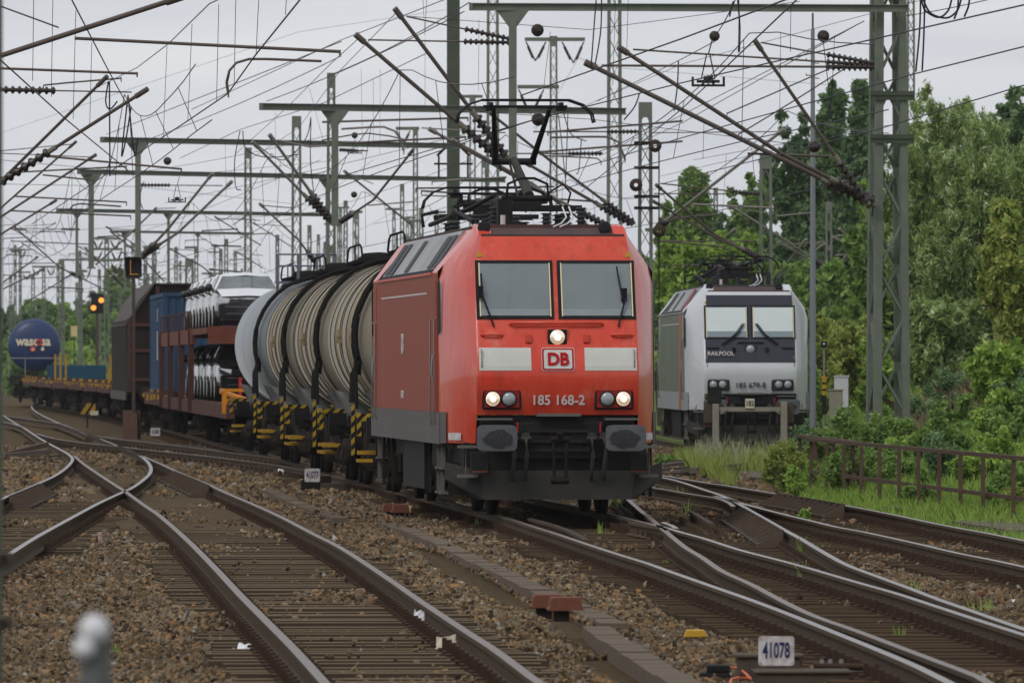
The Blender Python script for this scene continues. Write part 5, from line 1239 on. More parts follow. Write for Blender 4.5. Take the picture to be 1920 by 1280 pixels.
# wires -----------------------------------------------------------------------
def wire(pts, w, label, name='overhead_wire', group='overhead wires', par=None, drops=0, m=None, cat='wire'):
    """pts: (px,py,d); w: diameter in metres"""
    q = [P(*p) for p in pts]; b = MB()
    if len(q) == 2:
        a, c = q; L_ = (c-a).length; n = 10; sag = L_*.0015; q = [a.lerp(c, i/n)-Vector((0, 0, 4*sag*(i/n)*(1-i/n))) for i in range(n+1)]
    b.tube(q, w/2, 5, cap=False); return b.build(name, m or M_wire, par, label=label, cat=cat, group=group)
WL = [
 ([(1497,-3,92),(1280,203,150),(1090,360,205)],.020,'blue tinted contact wire descending left from the top, right of centre'),
 ([(1480,-3,84),(1280,72,98),(980,178,119)],.020,'contact wire running over the pantograph from upper right'),
 ([(1930,7,84),(1280,155,113),(1010,222,124),(640,330,165)],.018,'long contact wire from the upper right corner falling left across the drop post'),
 ([(1930,85,96),(1717,138,105),(1280,258,135),(1040,330,166)],.018,'second long contact wire from the right edge falling left'),
 ([(1930,157,107),(1627,248,128),(1467,288,142),(1240,345,180)],.018,'third contact wire from the right edge, below the hanging weight'),
 ([(1930,210,180),(1640,238,190),(1300,300,230)],.014,'thin feeder wire from the right edge over the willow trees'),
 ([(565,-3,84),(478,105,100),(428,175,113),(350,228,126),(250,293,147),(205,323,158),(60,420,217)],.020,'contact wire meeting the curved steady arm at upper left'),
 ([(0,112,100),(125,225,125),(250,328,161)],.020,'contact wire falling right from the left edge'),
 ([(133,-3,95),(203,132,125),(240,200,150)],.018,'dark wire falling steeply from the top left'),
 ([(415,-3,120),(393,7,122),(315,83,150),(257,127,170),(190,160,200)],.018,'messenger wire with droppers at upper left'),
 ([(640,78,180),(420,165,210),(200,252,256)],.022,'feeder wire rising right from the end of the L signal crossbeam'),
 ([(640,105,200),(287,258,260)],.022,'second feeder wire rising right over the L signal crossbeam'),
 ([(880,5,162),(613,143,225)],.022,'feeder wire from the nearest crossbeam to the second crossbeam mast'),
 ([(870,22,165),(500,190,226)],.022,'feeder wire from the nearest crossbeam to the end of the second crossbeam'),
 ([(840,-3,170),(640,75,200),(360,205,240)],.02,'thin feeder wire left of the thick dark post'),
 ([(800,100,170),(607,193,205),(450,243,240),(337,297,262)],.018,'messenger wire falling left past the second crossbeam'),
 ([(745,22,161),(640,130,200),(560,240,262),(420,330,330)],.016,'wire falling left from the upper strut tip'),
 ([(675,70,161),(620,120,175),(540,200,215),(440,290,280)],.016,'wire falling left from the lower strut tip'),
 ([(1105,58,161),(1425,105,161)],.0,'') ,
 ([(1740,-3,200),(1280,120,240),(1000,240,300)],.016,'thin wire falling left from the top of the right mast'),
 ([(1620,40,160),(1280,215,230),(1130,290,290)],.02,'double feeder from the right mast to the centre, upper strand'),
 ([(1610,45,160),(1280,230,232),(1130,300,292)],.02,'double feeder from the right mast to the centre, lower strand'),
 ([(1340,68,150),(1380,-3,120)],.018,'short wire holding the hanging device right of centre'),
 ([(1340,78,150),(1280,110,170),(1120,190,240)],.018,'wire from the hanging device towards the centre'),
 ([(480,8,161),(560,-20,120)],.0,''),
 ([(766,31,161),(1105,56,161),(1280,33,161),(1500,3,161)],.012,'thin cross wire carrying the round weight over the pantograph'),
 ([(900,210,162),(1109,224,162),(1527,275,162)],.012,'thin cross wire carrying the lower round weight'),
 ([(1085,108,330),(1000,250,360)],.014,'thin line from the left V insulator behind the pantograph'),
 ([(1082,108,330),(1130,125,330),(1560,160,330)],.014,'thin line running right from the V insulators'),
 ([(1326,108,330),(1230,260,360)],.0,''),
 ([(620,253,226),(200,330,300)],.015,'wire from the second crossbeam mast to the left'),
 ([(880,250,226),(640,308,240),(310,380,320)],.015,'wire falling left beneath the second crossbeam'),
 ([(880,300,235),(500,420,320)],.015,'low wire falling left above the tank wagons'),
 ([(600,300,250),(140,470,420)],.015,'wire towards the far left masts'),
 ([(1030,330,235),(700,420,300)],.015,'wire falling left behind the loco roof'),
 ([(0,300,190),(330,330,230),(640,300,260)],.013,'slack wire under the L signal crossbeam'),
 ([(0,345,190),(260,350,240),(620,390,300)],.013,'thin line across the left drop posts'),
 ([(0,440,330),(620,395,360)],.015,'thin line low across the left sky'),
 ([(0,470,400),(480,500,430)],.015,'thin distant line above the transporter cars'),
 ([(0,532,500),(330,560,460)],.015,'distant line over the far wagons'),
 ([(0,400,260),(180,520,400),(260,560,470)],.015,'distant dark wire falling right towards the covered wagon'),
 ([(1240,545,330),(1640,530,330)],.015,'thin line in front of the trees behind the silver locomotive'),
 ([(1240,590,330),(1430,500,300),(1640,455,280)],.013,'thin line rising right before the trees'),
 ([(1240,330,235),(1540,262,190),(1640,240,180)],.013,'thin line from the tensioning mast to the big right mast'),
 ([(1200,500,300),(1640,470,260)],.013,'second thin line before the trees'),
 ([(1920,330,200),(1700,380,210),(1240,430,280)],.013,'thin line passing behind the big right mast'),
 ([(1700,30,161),(1930,-20,140)],.018,'short wire leaving the top of the big right mast'),
 ([(0,50,140),(230,-3,120)],.0,''),
 ([(860,15,320),(560,60,300),(0,250,330)],.012,'faint high wire across the upper left sky'),
 ([(1000,420,300),(1240,350,260)],.013,'short wire behind the loco roof gear'),
 ([(280,560,700),(700,300,330)],.013,'thin rising wire behind the tank wagons'),
 ([(420,540,600),(840,340,330)],.013,'second thin rising wire behind the tank wagons'),
]
for pts, w, lb in WL:
    if w: wire(pts, w, lb)
DR = [((63,-3),(61,152),105),((99,-3),(96,182),108),((142,20),(137,223),112),((172,80),(168,240),120),((442,-3),(439,160),105),((410,8),(406,190),110),((360,45),(352,227),120),((313,87),(306,258),130),((485,-3),(480,103),100),((537,-3),(535,28),100),
 ((1386,-3),(1384,100),110),((1463,-3),(1461,0),100),((1464,60),(1462,203),140),((1483,12),(1482,98),112),((1565,66),(1556,240),140),((1032,60),(1020,160),140),((797,68),(793,-3),170),((797,72),(797,200),200),((898,37),(897,170),180),
 ((516,210),(517,345),240),((422,262),(424,370),250),((580,165),(605,260),220),((700,150),(700,270),220),((677,130),(680,300),240),((713,130),(712,290),240),((1320,230),(1318,298),150),((1362,287),(1355,400),200),((800,-3),(797,60),150),
 ((1154,-3),(1149,160),140),((1178,-3),(1175,100),140)]
for i, (a_, c_, d) in enumerate(DR):
    if c_[1] > a_[1] or True: wire([(*a_, d), (*c_, d)], .009, 'thin vertical dropper strand hanging between two overhead wires', 'dropper', 'droppers of the overhead wires', cat='dropper')
# jumper loops and hanging cables
LP = [([(203,153),(198,190),(206,205),(220,190)],128),([(240,178),(228,290),(236,262),(246,200)],128),([(205,153),(206,330)],128),([(240,180),(252,290),(258,262)],128),([(270,340),(262,370),(268,392)],250),
 ([(583,220),(572,262),(530,300),(480,270)],226),([(583,222),(582,300),(588,360)],226),([(455,245),(462,280),(500,295),(560,290)],226),([(450,245),(440,300),(442,350),(452,356)],226),
 ([(1118,-3),(1113,60),(1108,130)],140),([(1128,-3),(1126,60),(1116,120)],140),([(1199,175),(1190,200),(1170,225)],161),([(1272,115),(1270,160),(1264,208)],161),([(1045,205),(1050,240),(1060,335)],226),([(1055,205),(1070,250),(1100,265)],226),([(1065,205),(1062,300),(1060,350)],226),([(1090,262),(1085,320),(1080,325)],226),
 ([(1726,-3),(1724,60),(1717,135)],106),([(1734,-3),(1732,70),(1729,133)],106),([(1727,-3),(1735,20),(1760,33),(1778,20),(1785,-3)],100),([(1730,-3),(1745,25),(1775,34),(1795,20),(1803,-3)],100),([(1818,-3),(1815,15),(1808,32)],98),([(1797,-3),(1795,20),(1789,36)],98),
 ([(1383,-3),(1387,50),(1386,98)],110),([(1375,3),(1370,20),(1368,32)],110)]
for i, (pts, d) in enumerate(LP):
    q = smooth_path([P(x, y, d) for x, y in pts], .03); b = MB(); b.tube(q, .012 if d < 150 else .014, 5, cap=False)
    b.build('jumper_cable', M_wire, None, label='slack dark jumper cable looping down from the overhead line', cat='cable', group='jumper cables of the overhead line')
# round weights / insulator balls and suspended section devices
for (px, py, r_, d, lb) in ((1008,57,12,161,'round dark insulator above the pantograph'),(1009,224,12.5,162,'round dark insulator inside the raised pantograph frame'),(1340,68,10,150,'round dark insulator holding the hanging device'),(1544,68,11.5,161,'round dark insulator left of the big right mast, under the nearest crossbeam'),(1527,275,11.5,161,'round dark insulator before the tall silver pole'),(314,302,7.6,240,'small round insulator right of the L signal drop post'),(665,254,6,240,'small round insulator above the tank wagons'),(664,365,6,260,'lowest small round insulator above the tank wagons')):
    b = MB(); R_ = r_/F*d; b.lathe([(0, -R_*1.0), (R_*.25, -R_*.95), (R_*.35, -R_*.6), (R_*.8, -R_*.55), (R_, -R_*.1), (R_*.95, R_*.4), (R_*.6, R_*.8), (0, R_*.95)], (0, 0, 0), 'y', 20)
    o = b.build('insulator_disc', mat('disc_brown', (.035, .028, .024), .3, 0, (.06, .05, .045), 8, .6), None, label=lb, cat='insulator', group='round insulators'); o.location = P(px, py, d); o.rotation_euler = (.2, 0, .3)
for (px, py, d, sc, lb) in ((1328,155,150,1,'black section insulator frame hanging right of the pantograph'),(332,376,240,.85,'small black section insulator frame hanging right of the L signal post'),(665,285,250,.7,'small black section insulator frame left of the thick post')):
    rt = empty('section_insulator', P(px, py, d), .05, lb, 'section insulator', 'section insulators'); rt.scale = (sc, sc, sc)
    b = MB(); b.bar((-.27, 0, -.05), (.27, 0, -.05), .04)
    for s in (-1, 1): b.bar((s*.27, 0, -.07), (s*.27, 0, .10), .04)
    b.bar((-.2, 0, .02), (.2, 0, .02), .05); b.box((0, 0, .05), (.16, .12, .12)); b.bar((-.1, 0, -.03), (0, 0, .12), .04); b.bar((.1, 0, -.03), (0, 0, .12), .04); b.build('runner_frame', M_blackp, rt)
    b = MB()
    for s in (-1, 1): b.tube([(s*.12, 0, .06), (s*.03, 0, .48)], .012, 5)
    b.tube([(0, 0, .48), (.08, 0, .78)], .012, 5); b.build('hanger', M_blackp, rt)
# far forest of small masts and arms, left background
far_ = random.Random(3)
for i in range(26):
    x = far_.uniform(8, 470); d = far_.uniform(480, 800); pt = far_.uniform(455, 540)
    lb = 'faint far lattice mast in the haze over the left part of the yard'
    o = lattice(x, pt, d, .26, lb, 'faint far masts', pan=1.0, cross=[(pt+2+far_.uniform(0, 10), x-far_.uniform(6, 22), x+far_.uniform(6, 22))] if i % 2 else None)

for i in range(16):
    x = far_.uniform(480, 900); d = far_.uniform(400, 620); pt = far_.uniform(385, 470)
    lattice(x, pt, d, .27, 'distant lattice mast in the centre, behind the goods train', 'distant masts behind the train', pan=1.0, cross=[(pt+2, x-far_.uniform(8, 20), x+far_.uniform(8, 20))] if i % 3 == 0 else None)
for i in range(22):
    x = far_.uniform(5, 520); d = far_.uniform(300, 620); y0_ = far_.uniform(400, 545); s_ = 300/d*far_.choice((-1, 1)); L_ = far_.uniform(45, 90)
    cantilever(d, [([(x, y0_), (x+s_*L_, y0_+L_*.62*abs(s_))], 2.4*300/d, 0)], [([(x, y0_+2), (x+s_*L_, y0_+6)], 1.8*300/d, 0)], [([(x-s_*L_*.3, y0_+L_*.3*abs(s_)), (x+s_*L_*.5, y0_+L_*.26*abs(s_))], 3*300/d)], 'one of the faint distant tube arms on the left', i % 2 == 0)
# running catenary over the tracks: contact wire, messenger and droppers
for k, (off, d0, d1, lb) in enumerate(((-9.2, 150, 640, 'overhead line over the far left tracks'), (-4.6, 125, 640, 'overhead line over the track left of the train'), (0., 125, 660, 'overhead line above the goods train'), (4.6, 120, 600, 'overhead line over the track right of the train'), (9.4, 160, 600, 'overhead line far right of the train, above the siding'), (-14., 200, 650, 'overhead line at the far left edge of the yard'))):
    rt = empty('catenary', (tpx(d0)+off, d0, 5.6), 0, lb, 'overhead line', 'overhead lines following the tracks'); o = rt.location
    def mz(d): u = ((d+k*17) % 62)/62; return 7.35-4*1.15*u*(1-u)
    zig = lambda d: .3*math.sin((d+k*17)*math.pi/62)
    cw = [Vector((tpx(d)+off+zig(d), d, 5.6)) for d in range(d0, d1, 8)]; ms_ = [Vector((tpx(d)+off, d, mz(d))) for d in range(d0, d1, 4)]
    b = MB(); b.tube([q-o for q in cw], .009, 5, cap=False); b.build('contact_wire', M_wire, rt)
    b = MB(); b.tube([q-o for q in ms_], .009, 5, cap=False); b.build('messenger_wire', M_wire, rt)
    for i, d in enumerate(range(d0+6, min(d1, 420), 11)):
        b = MB(); b.tube([Vector((tpx(d)+off+zig(d), d, 5.6))-o, Vector((tpx(d)+off, d, mz(d)))-o], .006, 4, cap=False); b.build('dropper', M_wire, rt)
# ---------------- vegetation ---------------------------------------------------
def leaf_mat(name, stops, trans=.42, rough=.55):
    m = bpy.data.materials.new(name); m.use_nodes = True; t = m.node_tree; b = t.nodes['Principled BSDF']; b.inputs['Roughness'].default_value = rough; b.inputs['Specular IOR Level'].default_value = .3
    at = t.nodes.new('ShaderNodeAttribute'); at.attribute_name = 'tone'; r = t.nodes.new('ShaderNodeValToRGB'); el = r.color_ramp.elements
    while len(el) < len(stops): el.new(.5)
    k_ = 1.6 if name == 'leaf_dark' else 1.38
    for e, (p, c) in zip(el, stops): e.position = p; e.color = (*[min(.8, q*k_) for q in c], 1)
    tr = t.nodes.new('ShaderNodeBsdfTranslucent'); mxs = t.nodes.new('ShaderNodeMixShader'); mxs.inputs[0].default_value = trans
    t.links.new(at.outputs['Fac'], r.inputs[0]); t.links.new(r.outputs[0], b.inputs['Base Color']); t.links.new(r.outputs[0], tr.inputs['Color'])
    t.links.new(b.outputs[0], mxs.inputs[1]); t.links.new(tr.outputs[0], mxs.inputs[2]); t.links.new(mxs.outputs[0], t.nodes['Material Output'].inputs[0]); return m
L_dark = leaf_mat('leaf_dark', [(0, (.035, .072, .028)), (.5, (.085, .145, .056)), (1, (.17, .24, .11))])
L_mid = leaf_mat('leaf_mid', [(0, (.06, .11, .026)), (.5, (.145, .235, .052)), (1, (.25, .35, .10))])
L_will = leaf_mat('leaf_willow', [(0, (.075, .115, .032)), (.45, (.18, .245, .072)), (.8, (.30, .37, .14)), (1, (.50, .56, .38))])
L_brt = leaf_mat('leaf_bright', [(0, (.095, .17, .028)), (.5, (.21, .32, .055)), (1, (.36, .46, .11))])
L_yel = leaf_mat('leaf_yellowish', [(0, (.10, .15, .03)), (.5, (.21, .27, .06)), (1, (.40, .40, .11))])
L_dry = leaf_mat('dry_stalk', [(0, (.09, .07, .035)), (.5, (.18, .125, .07)), (1, (.28, .20, .13))], .1)
M_bark = mat('bark', (.045, .036, .028), .9, 0, (.08, .065, .05), 6, .7)
def leaf_cloud(name, blobs, size, m, parent=None, twigs=60, per=12, asp=.5, seed=1, droop=0., spread=.35, **kw):
    g = np.random.default_rng(seed); V = []; T = []
    for (cx, cy, cz, rx, ry, rz) in blobs:
        u = g.normal(size=(twigs, 3)); u /= np.linalg.norm(u, axis=1)[:, None]; rad = g.uniform(.35, 1.06, twigs)[:, None]
        c = np.array([cx, cy, cz])+u*rad*np.array([rx, ry, rz]); tone = np.clip(g.normal(.5, .22, twigs), 0, 1)
        mean = (rx+ry+rz)/3; 
        p = np.repeat(c, per, 0)+g.normal(size=(twigs*per, 3))*mean*spread*np.array([.55, .55, .55+droop*.4]); tn = np.clip(np.repeat(tone, per)+g.normal(0, .14, twigs*per), 0, 1)
        V.append(p); T.append(tn)
    p = np.concatenate(V); tn = np.concatenate(T); n = len(p)
    a = g.normal(size=(n, 3)); a[:, 2] -= droop*1.3; a /= np.linalg.norm(a, axis=1)[:, None]
    r_ = g.normal(size=(n, 3)); b_ = np.cross(a, r_); b_ /= np.linalg.norm(b_, axis=1)[:, None]
    s = (size*g.uniform(.6, 1.35, n))[:, None]
    q = np.stack([p-a*s, p+b_*s*asp*.9+a*s*.1, p+a*s, p-b_*s*asp*.9+a*s*.1], 1).reshape(-1, 3).astype(np.float32)
    me = bpy.data.meshes.new(name); me.vertices.add(4*n); me.vertices.foreach_set('co', q.ravel()); me.loops.add(4*n); me.loops.foreach_set('vertex_index', np.arange(4*n, dtype=np.int32))
    me.polygons.add(n); me.polygons.foreach_set('loop_start', np.arange(0, 4*n, 4, dtype=np.int32)); me.polygons.foreach_set('loop_total', np.full(n, 4, dtype=np.int32))
    me.update(calc_edges=True); at = me.attributes.new('tone', 'FLOAT', 'POINT'); at.data.foreach_set('value', np.repeat(tn, 4).astype(np.float32))
    me.materials.append(m); o = bpy.data.objects.new(name, me); C.objects.link(o); o.parent = parent; return tag(o, **kw)
def tree(px, ptop, pw, d, m, label, name='tree', size=.13, lobes=16, twigs=70, per=12, seed=1, tall=1., zbase=None, pbot=None, droop=0., group='trees beside the yard', asp=.5, branchy=True, cat='tree', lobe=.36):
    g = random.Random(seed); top = P(px, ptop, d); zb = -.3+bank(top.x, d) if zbase is None else zbase
    wr = pw/F*d/2; root = empty(name, (top.x, d, zb), 0, label, cat, group); h = top.z-zb
    zlow = (P(px, pbot, d).z-zb) if pbot else h*.12
    bl = []; ch = h-zlow; lr = lobe
    nb = int(lobes*2.1); br = []
    for i in range(nb):
        t = g.uniform(0, 1)**.85; pr = math.sin(math.pi*min(1, .20+.80*(1-t)))**.6 if tall < 1.5 else (1.12-t)**.8
        R_ = wr*max(.12, pr)*g.uniform(.55, 1.12); a = g.uniform(0, 2*math.pi); zt = zlow+ch*t*g.uniform(.92, 1.02); z0 = zlow*.6+(zt-zlow*.6)*g.uniform(.45, .8) if tall < 1.5 else zt-.5*R_
        tip = (R_*math.cos(a), R_*math.sin(a), zt); br.append((z0, tip))
        for f_, k_ in ((.35, .30), (.6, .25), (.82, .19), (1.0, .12)):
            r_ = max(.22, wr*k_*g.uniform(.8, 1.25)); r_ = min(r_, .9 if wr < 3.5 else wr*.24)
            bl.append((tip[0]*f_, tip[1]*f_, z0+(zt-z0)*f_**.8, r_, r_, r_*g.uniform(.8, 1.3)))
    bl.append((0, 0, h-wr*.15, wr*.12, wr*.12, wr*.2))
    twigs = max(8, int(twigs*lobes*1.3/len(bl)))
    leaf_cloud('crown', bl, size, m, root, twigs, per, asp, seed, droop)
    b = MB(); r0 = max(.07, h*.018); b.tube([(0, 0, 0), (g.uniform(-.2, .2), 0, h*.4), (0, 0, h*.85)], [r0, r0*.7, r0*.2], 8)
    if branchy:
        for z0, (x, y, z) in br[:26]: b.tube([(0, 0, max(.3, z0-abs(x)*.4)), (x*.5, y*.5, z0+(z-z0)*.55), (x, y, z)], [r0*.4, r0*.25, r0*.07], 5)
    b.build('trunk', M_bark, root); return root
T = [ # px, top, width px, d, mat, label, kwargs
 (1735,165,190,215,L_will,'silvery green willow immediately right of the big lattice mast',dict(droop=.8,asp=.26,size=.085,lobes=34,twigs=95,per=16,pbot=690,lobe=.30)),
 (1850,215,230,205,L_will,'broad wind blown willow at the right, its top sloping down to the picture edge',dict(droop=.8,asp=.26,size=.085,lobes=36,twigs=95,per=16,pbot=700,lobe=.30)),
 (1950,300,170,200,L_will,'willow cut by the right picture edge',dict(droop=.6,asp=.3,size=.10,lobes=24,twigs=80,per=14,pbot=720)),
 (1895,172,110,270,L_dark,'dark round tree behind the willows at the right edge',dict(pbot=420)),
 (1660,330,150,230,L_mid,'green tree directly behind the legs of the big lattice mast',dict(pbot=720,lobes=22,twigs=80)),
 (1560,150,120,310,L_dark,'tall dark pointed tree left of the big lattice mast',dict(tall=2,lobes=26,twigs=90,pbot=640)),
 (1618,150,110,320,L_dark,'second tall dark tree, half hidden by the big lattice mast',dict(tall=2,lobes=24,twigs=90,pbot=640)),
 (1505,215,130,315,L_dark,'dark bushy tree behind the silver pole',dict(lobes=28,twigs=90,pbot=640)),
 (1580,260,180,325,L_dark,'wide dark tree filling the gap between silver pole and big mast',dict(lobes=30,twigs=90,pbot=640)),
 (1405,325,90,350,L_mid,'loose mid green tree above the silver locomotive roof',dict(lobes=18,twigs=70,pbot=600)),
 (1300,315,120,345,L_mid,'spiky green tree above the gap between the two locomotives',dict(tall=2,lobes=26,twigs=80,pbot=600)),
 (1255,380,80,350,L_mid,'small tree behind the right shoulder of the red locomotive',dict(lobes=16,pbot=600)),
 (1238,470,110,330,L_mid,'green tree filling the gap between the two locomotives',dict(lobes=22,pbot=720)),
 (1262,560,70,290,L_brt,'light green shrubby tree low in the gap between the two locomotives',dict(lobes=16,pbot=730)),
 (1355,400,110,360,L_dark,'dark tree between the spiky tree and the loose tree',dict(lobes=18,pbot=600)),
 (1450,400,120,350,L_dark,'dark tree behind the mast over the silver locomotive',dict(lobes=20,pbot=620)),
 (1290,455,130,300,L_brt,'bright green shrubby tree over the silver locomotive left side',dict(lobes=20,pbot=660,size=.14)),
 (1400,440,120,300,L_brt,'bright green shrubby tree right behind the silver locomotive pantograph',dict(lobes=20,pbot=660,size=.14)),
 (1520,480,130,290,L_mid,'green tree low behind the silver pole',dict(lobes=20,pbot=740)),
 (1610,500,150,280,L_mid,'green tree low behind the big mast bracing',dict(lobes=22,pbot=740)),
 (1700,470,150,250,L_mid,'green tree between the willows and the big mast',dict(lobes=22,pbot=760)),
 (1540,590,90,232,L_yel,'yellow green young tree right of the silver locomotive',dict(lobes=16,pbot=760,size=.09,branchy=False)),
 (1600,610,110,226,L_yel,'yellow green young tree behind the white cabinets',dict(lobes=18,pbot=770,size=.09)),
 (1660,640,110,215,L_brt,'light green young tree at the foot of the big mast',dict(lobes=18,pbot=780,size=.09)),
 (1905,380,120,176,L_yel,'yellowish tree at the right picture edge, in front of the willows',dict(lobes=24,twigs=70,pbot=650,size=.08)),
 (1890,650,130,158,L_brt,'big leafed green bush at the right edge above the railing',dict(lobes=18,twigs=45,pbot=860,size=.09,branchy=False)),
 (1770,560,160,200,L_will,'dark undergrowth willow low between the trunks',dict(lobes=22,pbot=740,size=.09,droop=.5)),
]
for i, (px, pt_, pw, d, m, lb, kw) in enumerate(T): tree(px, pt_, pw, d, m, lb, seed=11+i, **({'size': .13}|kw))
gt = random.Random(9)
far_l = [(20,575,90),(70,560,90),(125,568,80),(175,548,90),(225,535,90),(275,530,80),(320,540,80),(365,555,80),(215,500,60),(60,590,100),(140,600,100),(215,590,100),(300,585,90)]
for i, (x, y, w_) in enumerate(far_l):
    tree(x, y, w_*1.25, 760+i*6 if i < 9 else 640, L_mid if i % 3 else L_dark, ('dark' if i % 3 == 0 else 'green')+' far tree, %s' % ['at the left edge','above the blue tank','right of the blue tank','behind the two orange lights','left of the L signal','right behind the L signal','right of the L signal','furthest right of the line','tallest one behind the L signal post','low in front, above the blue tank','low in front, beneath the orange lights','low in front, left of the covered wagon','low in front, behind the covered wagon'][i], seed=60+i, size=.30, lobes=16, twigs=50, per=10, branchy=False, group='far trees at the left')
# bushes and undergrowth
def bush(px, ptop, pw, d, m, label, size=.06, seed=1, zb=None, lobes=9, twigs=45, per=12, group='bushes', asp=.6):
    g = random.Random(seed); top = P(px, ptop, d); z0 = (-.3+bank(top.x, d)) if zb is None else zb; w_ = pw/F*d/2; h = max(.3, top.z-z0)
    root = empty('bush', (top.x, d, z0), 0, label, 'bush', group); bl = []
    for i in range(lobes):
        bl.append((g.uniform(-.75, .75)*w_, g.uniform(-.6, .6)*w_, g.uniform(.15, .8)*h, w_*g.uniform(.25, .4), w_*.35, h*g.uniform(.2, .32)))
    leaf_cloud('foliage', bl, size, m, root, twigs, per, asp, seed)
    b = MB()
    for i in range(7): x, y, z = bl[i % len(bl)][:3]; b.tube([(x*.2, y*.2, 0), (x*.7, y*.7, z*.6), (x, y, z+h*.1)], [.014, .01, .005], 5)
    b.build('stems', M_bark, root); return root
BU = [(1482,815,85,158,L_yel,'yellow green bush left of the railing end',.035,{}),(1455,835,60,166,L_yel,'smaller yellow green bush by the plank path',.035,{}),(1500,860,60,156,L_brt,'low green bush at the left end of the railing',.035,{}),
 (1560,800,110,163,L_mid,'leafy bush behind the railing, leftmost',.05,{}),(1620,770,110,160,L_mid,'leafy bush at the foot of the big mast',.05,{}),(1690,765,110,159,L_mid,'leafy bush right of the big mast foot',.05,{}),
 (1600,850,110,150,L_mid,'low shrub behind the railing, under the big mast',.045,{}),(1680,850,120,147,L_mid,'low shrub behind the middle of the railing',.045,{}),(1760,855,120,143,L_mid,'low dense shrub behind the railing, right of centre',.05,{}),
 (1840,850,120,140,L_brt,'bright leafy shrub behind the last railing post',.05,{}),(1905,860,100,134,L_mid,'dark leaved shrub at the right picture edge',.05,{}),(1930,900,90,128,L_yel,'yellowish shrub cut by the right picture edge',.04,{}),
 (1880,760,120,152,L_brt,'tall leafy shrub at the right edge under the bush',.06,{}),(1800,800,100,156,L_mid,'shrub in the dry grass above the railing',.05,{}),(1735,800,80,160,L_brt,'small shrub in the dry grass',.045,{}),
 (1255,850,50,196,L_mid,'dark weed bush at the left corner of the silver locomotive',.04,{}),(1525,700,60,220,L_brt,'bush right of the silver locomotive buffer',.06,{}),
 (1500,905,40,151,L_brt,'small weed bush at the first railing post',.03,{}),(1720,925,70,137,L_mid,'weed bush along the railing foot, middle',.035,{}),(1860,930,60,131,L_mid,'weed bush along the railing foot, right',.035,{})]
for i, (px, pt_, pw, d, m, lb, sz, kw) in enumerate(BU): bush(px, pt_, pw, d, m, lb, sz, 200+i, **kw)
bush(1508,968,40,118,L_brt,'maple seedling with lime green leaves growing between the right tracks',.035,301,-.24,lobes=5,twigs=10,per=7,group='seedlings',asp=.9)
bush(1162,945,28,134,L_mid,'feathery green weed beside the frog in front of the red locomotive',.04,302,-.24,lobes=4,twigs=12,per=8,group='seedlings',asp=.25)
# far yellow flowering scrub on the left
for i, (x, y, w_, mm) in enumerate(((150,685,110,L_yel),(60,640,130,L_mid),(120,640,110,L_brt),(200,650,100,L_mid),(265,660,80,L_mid))):
    bush(x, y, w_, 600+i*5, mm, ['yellow flowering scrub behind the empty flat wagons', 'green scrub behind the blue tank', 'bright scrub right of the blue tank', 'scrub beneath the orange lights', 'scrub behind the covered wagon'][i], .22, 400+i, zb=-.3, lobes=14, twigs=60, per=12)
g = random.Random(77)
for i in range(44):
    y = g.uniform(126, 180); x = 6.1+g.uniform(.0, 4.2)+max(0, (153-y))*.066; px_ = x/y*F+960; z = gz(x, y)
    if px_ > 1990: continue
    hh = g.uniform(.45, .95); pt_ = HY-(z+hh-H)/y*F
    bush(px_, pt_, g.uniform(70, 130), y, (L_mid, L_brt, L_mid, L_dark)[i % 4], 'leafy undergrowth bush growing on the bank behind the railing', .04+.012*g.random(), 500+i, zb=z-.05, lobes=8, twigs=36, per=12, group='undergrowth bushes on the bank')
# grass: blades as thin triangles
def blades(name, pts, hs, m, w=.012, seed=1, lean=.35, seg=1, **kw):
    g = np.random.default_rng(seed); n = len(pts); p = np.array(pts); h = np.array(hs)[:, None]
    th = g.uniform(0, 2*np.pi, n); side = np.stack([np.cos(th), np.sin(th), 0*th], 1)*w
    ln = g.normal(0, lean, (n, 3)); ln[:, 2] = 0
    mid = p+np.array([0, 0, 1])*h*.6+ln*h*.25; tip = p+np.array([0, 0, 1])*h+ln*h*.9
    q = np.stack([p-side, p+side, mid+side*.7, tip, mid-side*.7], 1).reshape(-1, 3).astype(np.float32)
    me = bpy.data.meshes.new(name); me.vertices.add(5*n); me.vertices.foreach_set('co', q.ravel()); me.loops.add(5*n); me.loops.foreach_set('vertex_index', np.arange(5*n, dtype=np.int32))
    me.polygons.add(n); me.polygons.foreach_set('loop_start', np.arange(0, 5*n, 5, dtype=np.int32)); me.polygons.foreach_set('loop_total', np.full(n, 5, dtype=np.int32)); me.update(calc_edges=True)
    at = me.attributes.new('tone', 'FLOAT', 'POINT'); at.data.foreach_set('value', np.repeat(np.clip(g.normal(.5, .25, n), 0, 1), 5).astype(np.float32))
    me.materials.append(m); o = bpy.data.objects.new(name, me); C.objects.link(o); return tag(o, **kw)
def scatter(x0, x1, y0, y1, n, h0, h1, seed, cond=None, clump=.35):
    g = random.Random(seed); pts = []; hs = []
    while len(pts) < n:
        y = g.uniform(y0, y1); x = g.uniform(x0, x1)
        if math.sin(x*2.1+seed)*math.sin(y*.9)+g.uniform(-1, 1) < -clump: continue
        if cond and not cond(x, y): n -= 1; continue
        pts.append((x, y, gz(x, y))); hs.append(g.uniform(h0, h1))
    return pts, hs
p_, h_ = scatter(3.7, 6.6, 159, 197, 52000, .14, .55, 3, lambda x, y: x > 3.6+(196-y)*.012 and not (4.15 < x < 5.3 and y < 180), 1.2); blades('grass', p_, h_, L_yel, .004, 3, label='tall seeding grass in front of the silver locomotive', cat='grass', kind='stuff')
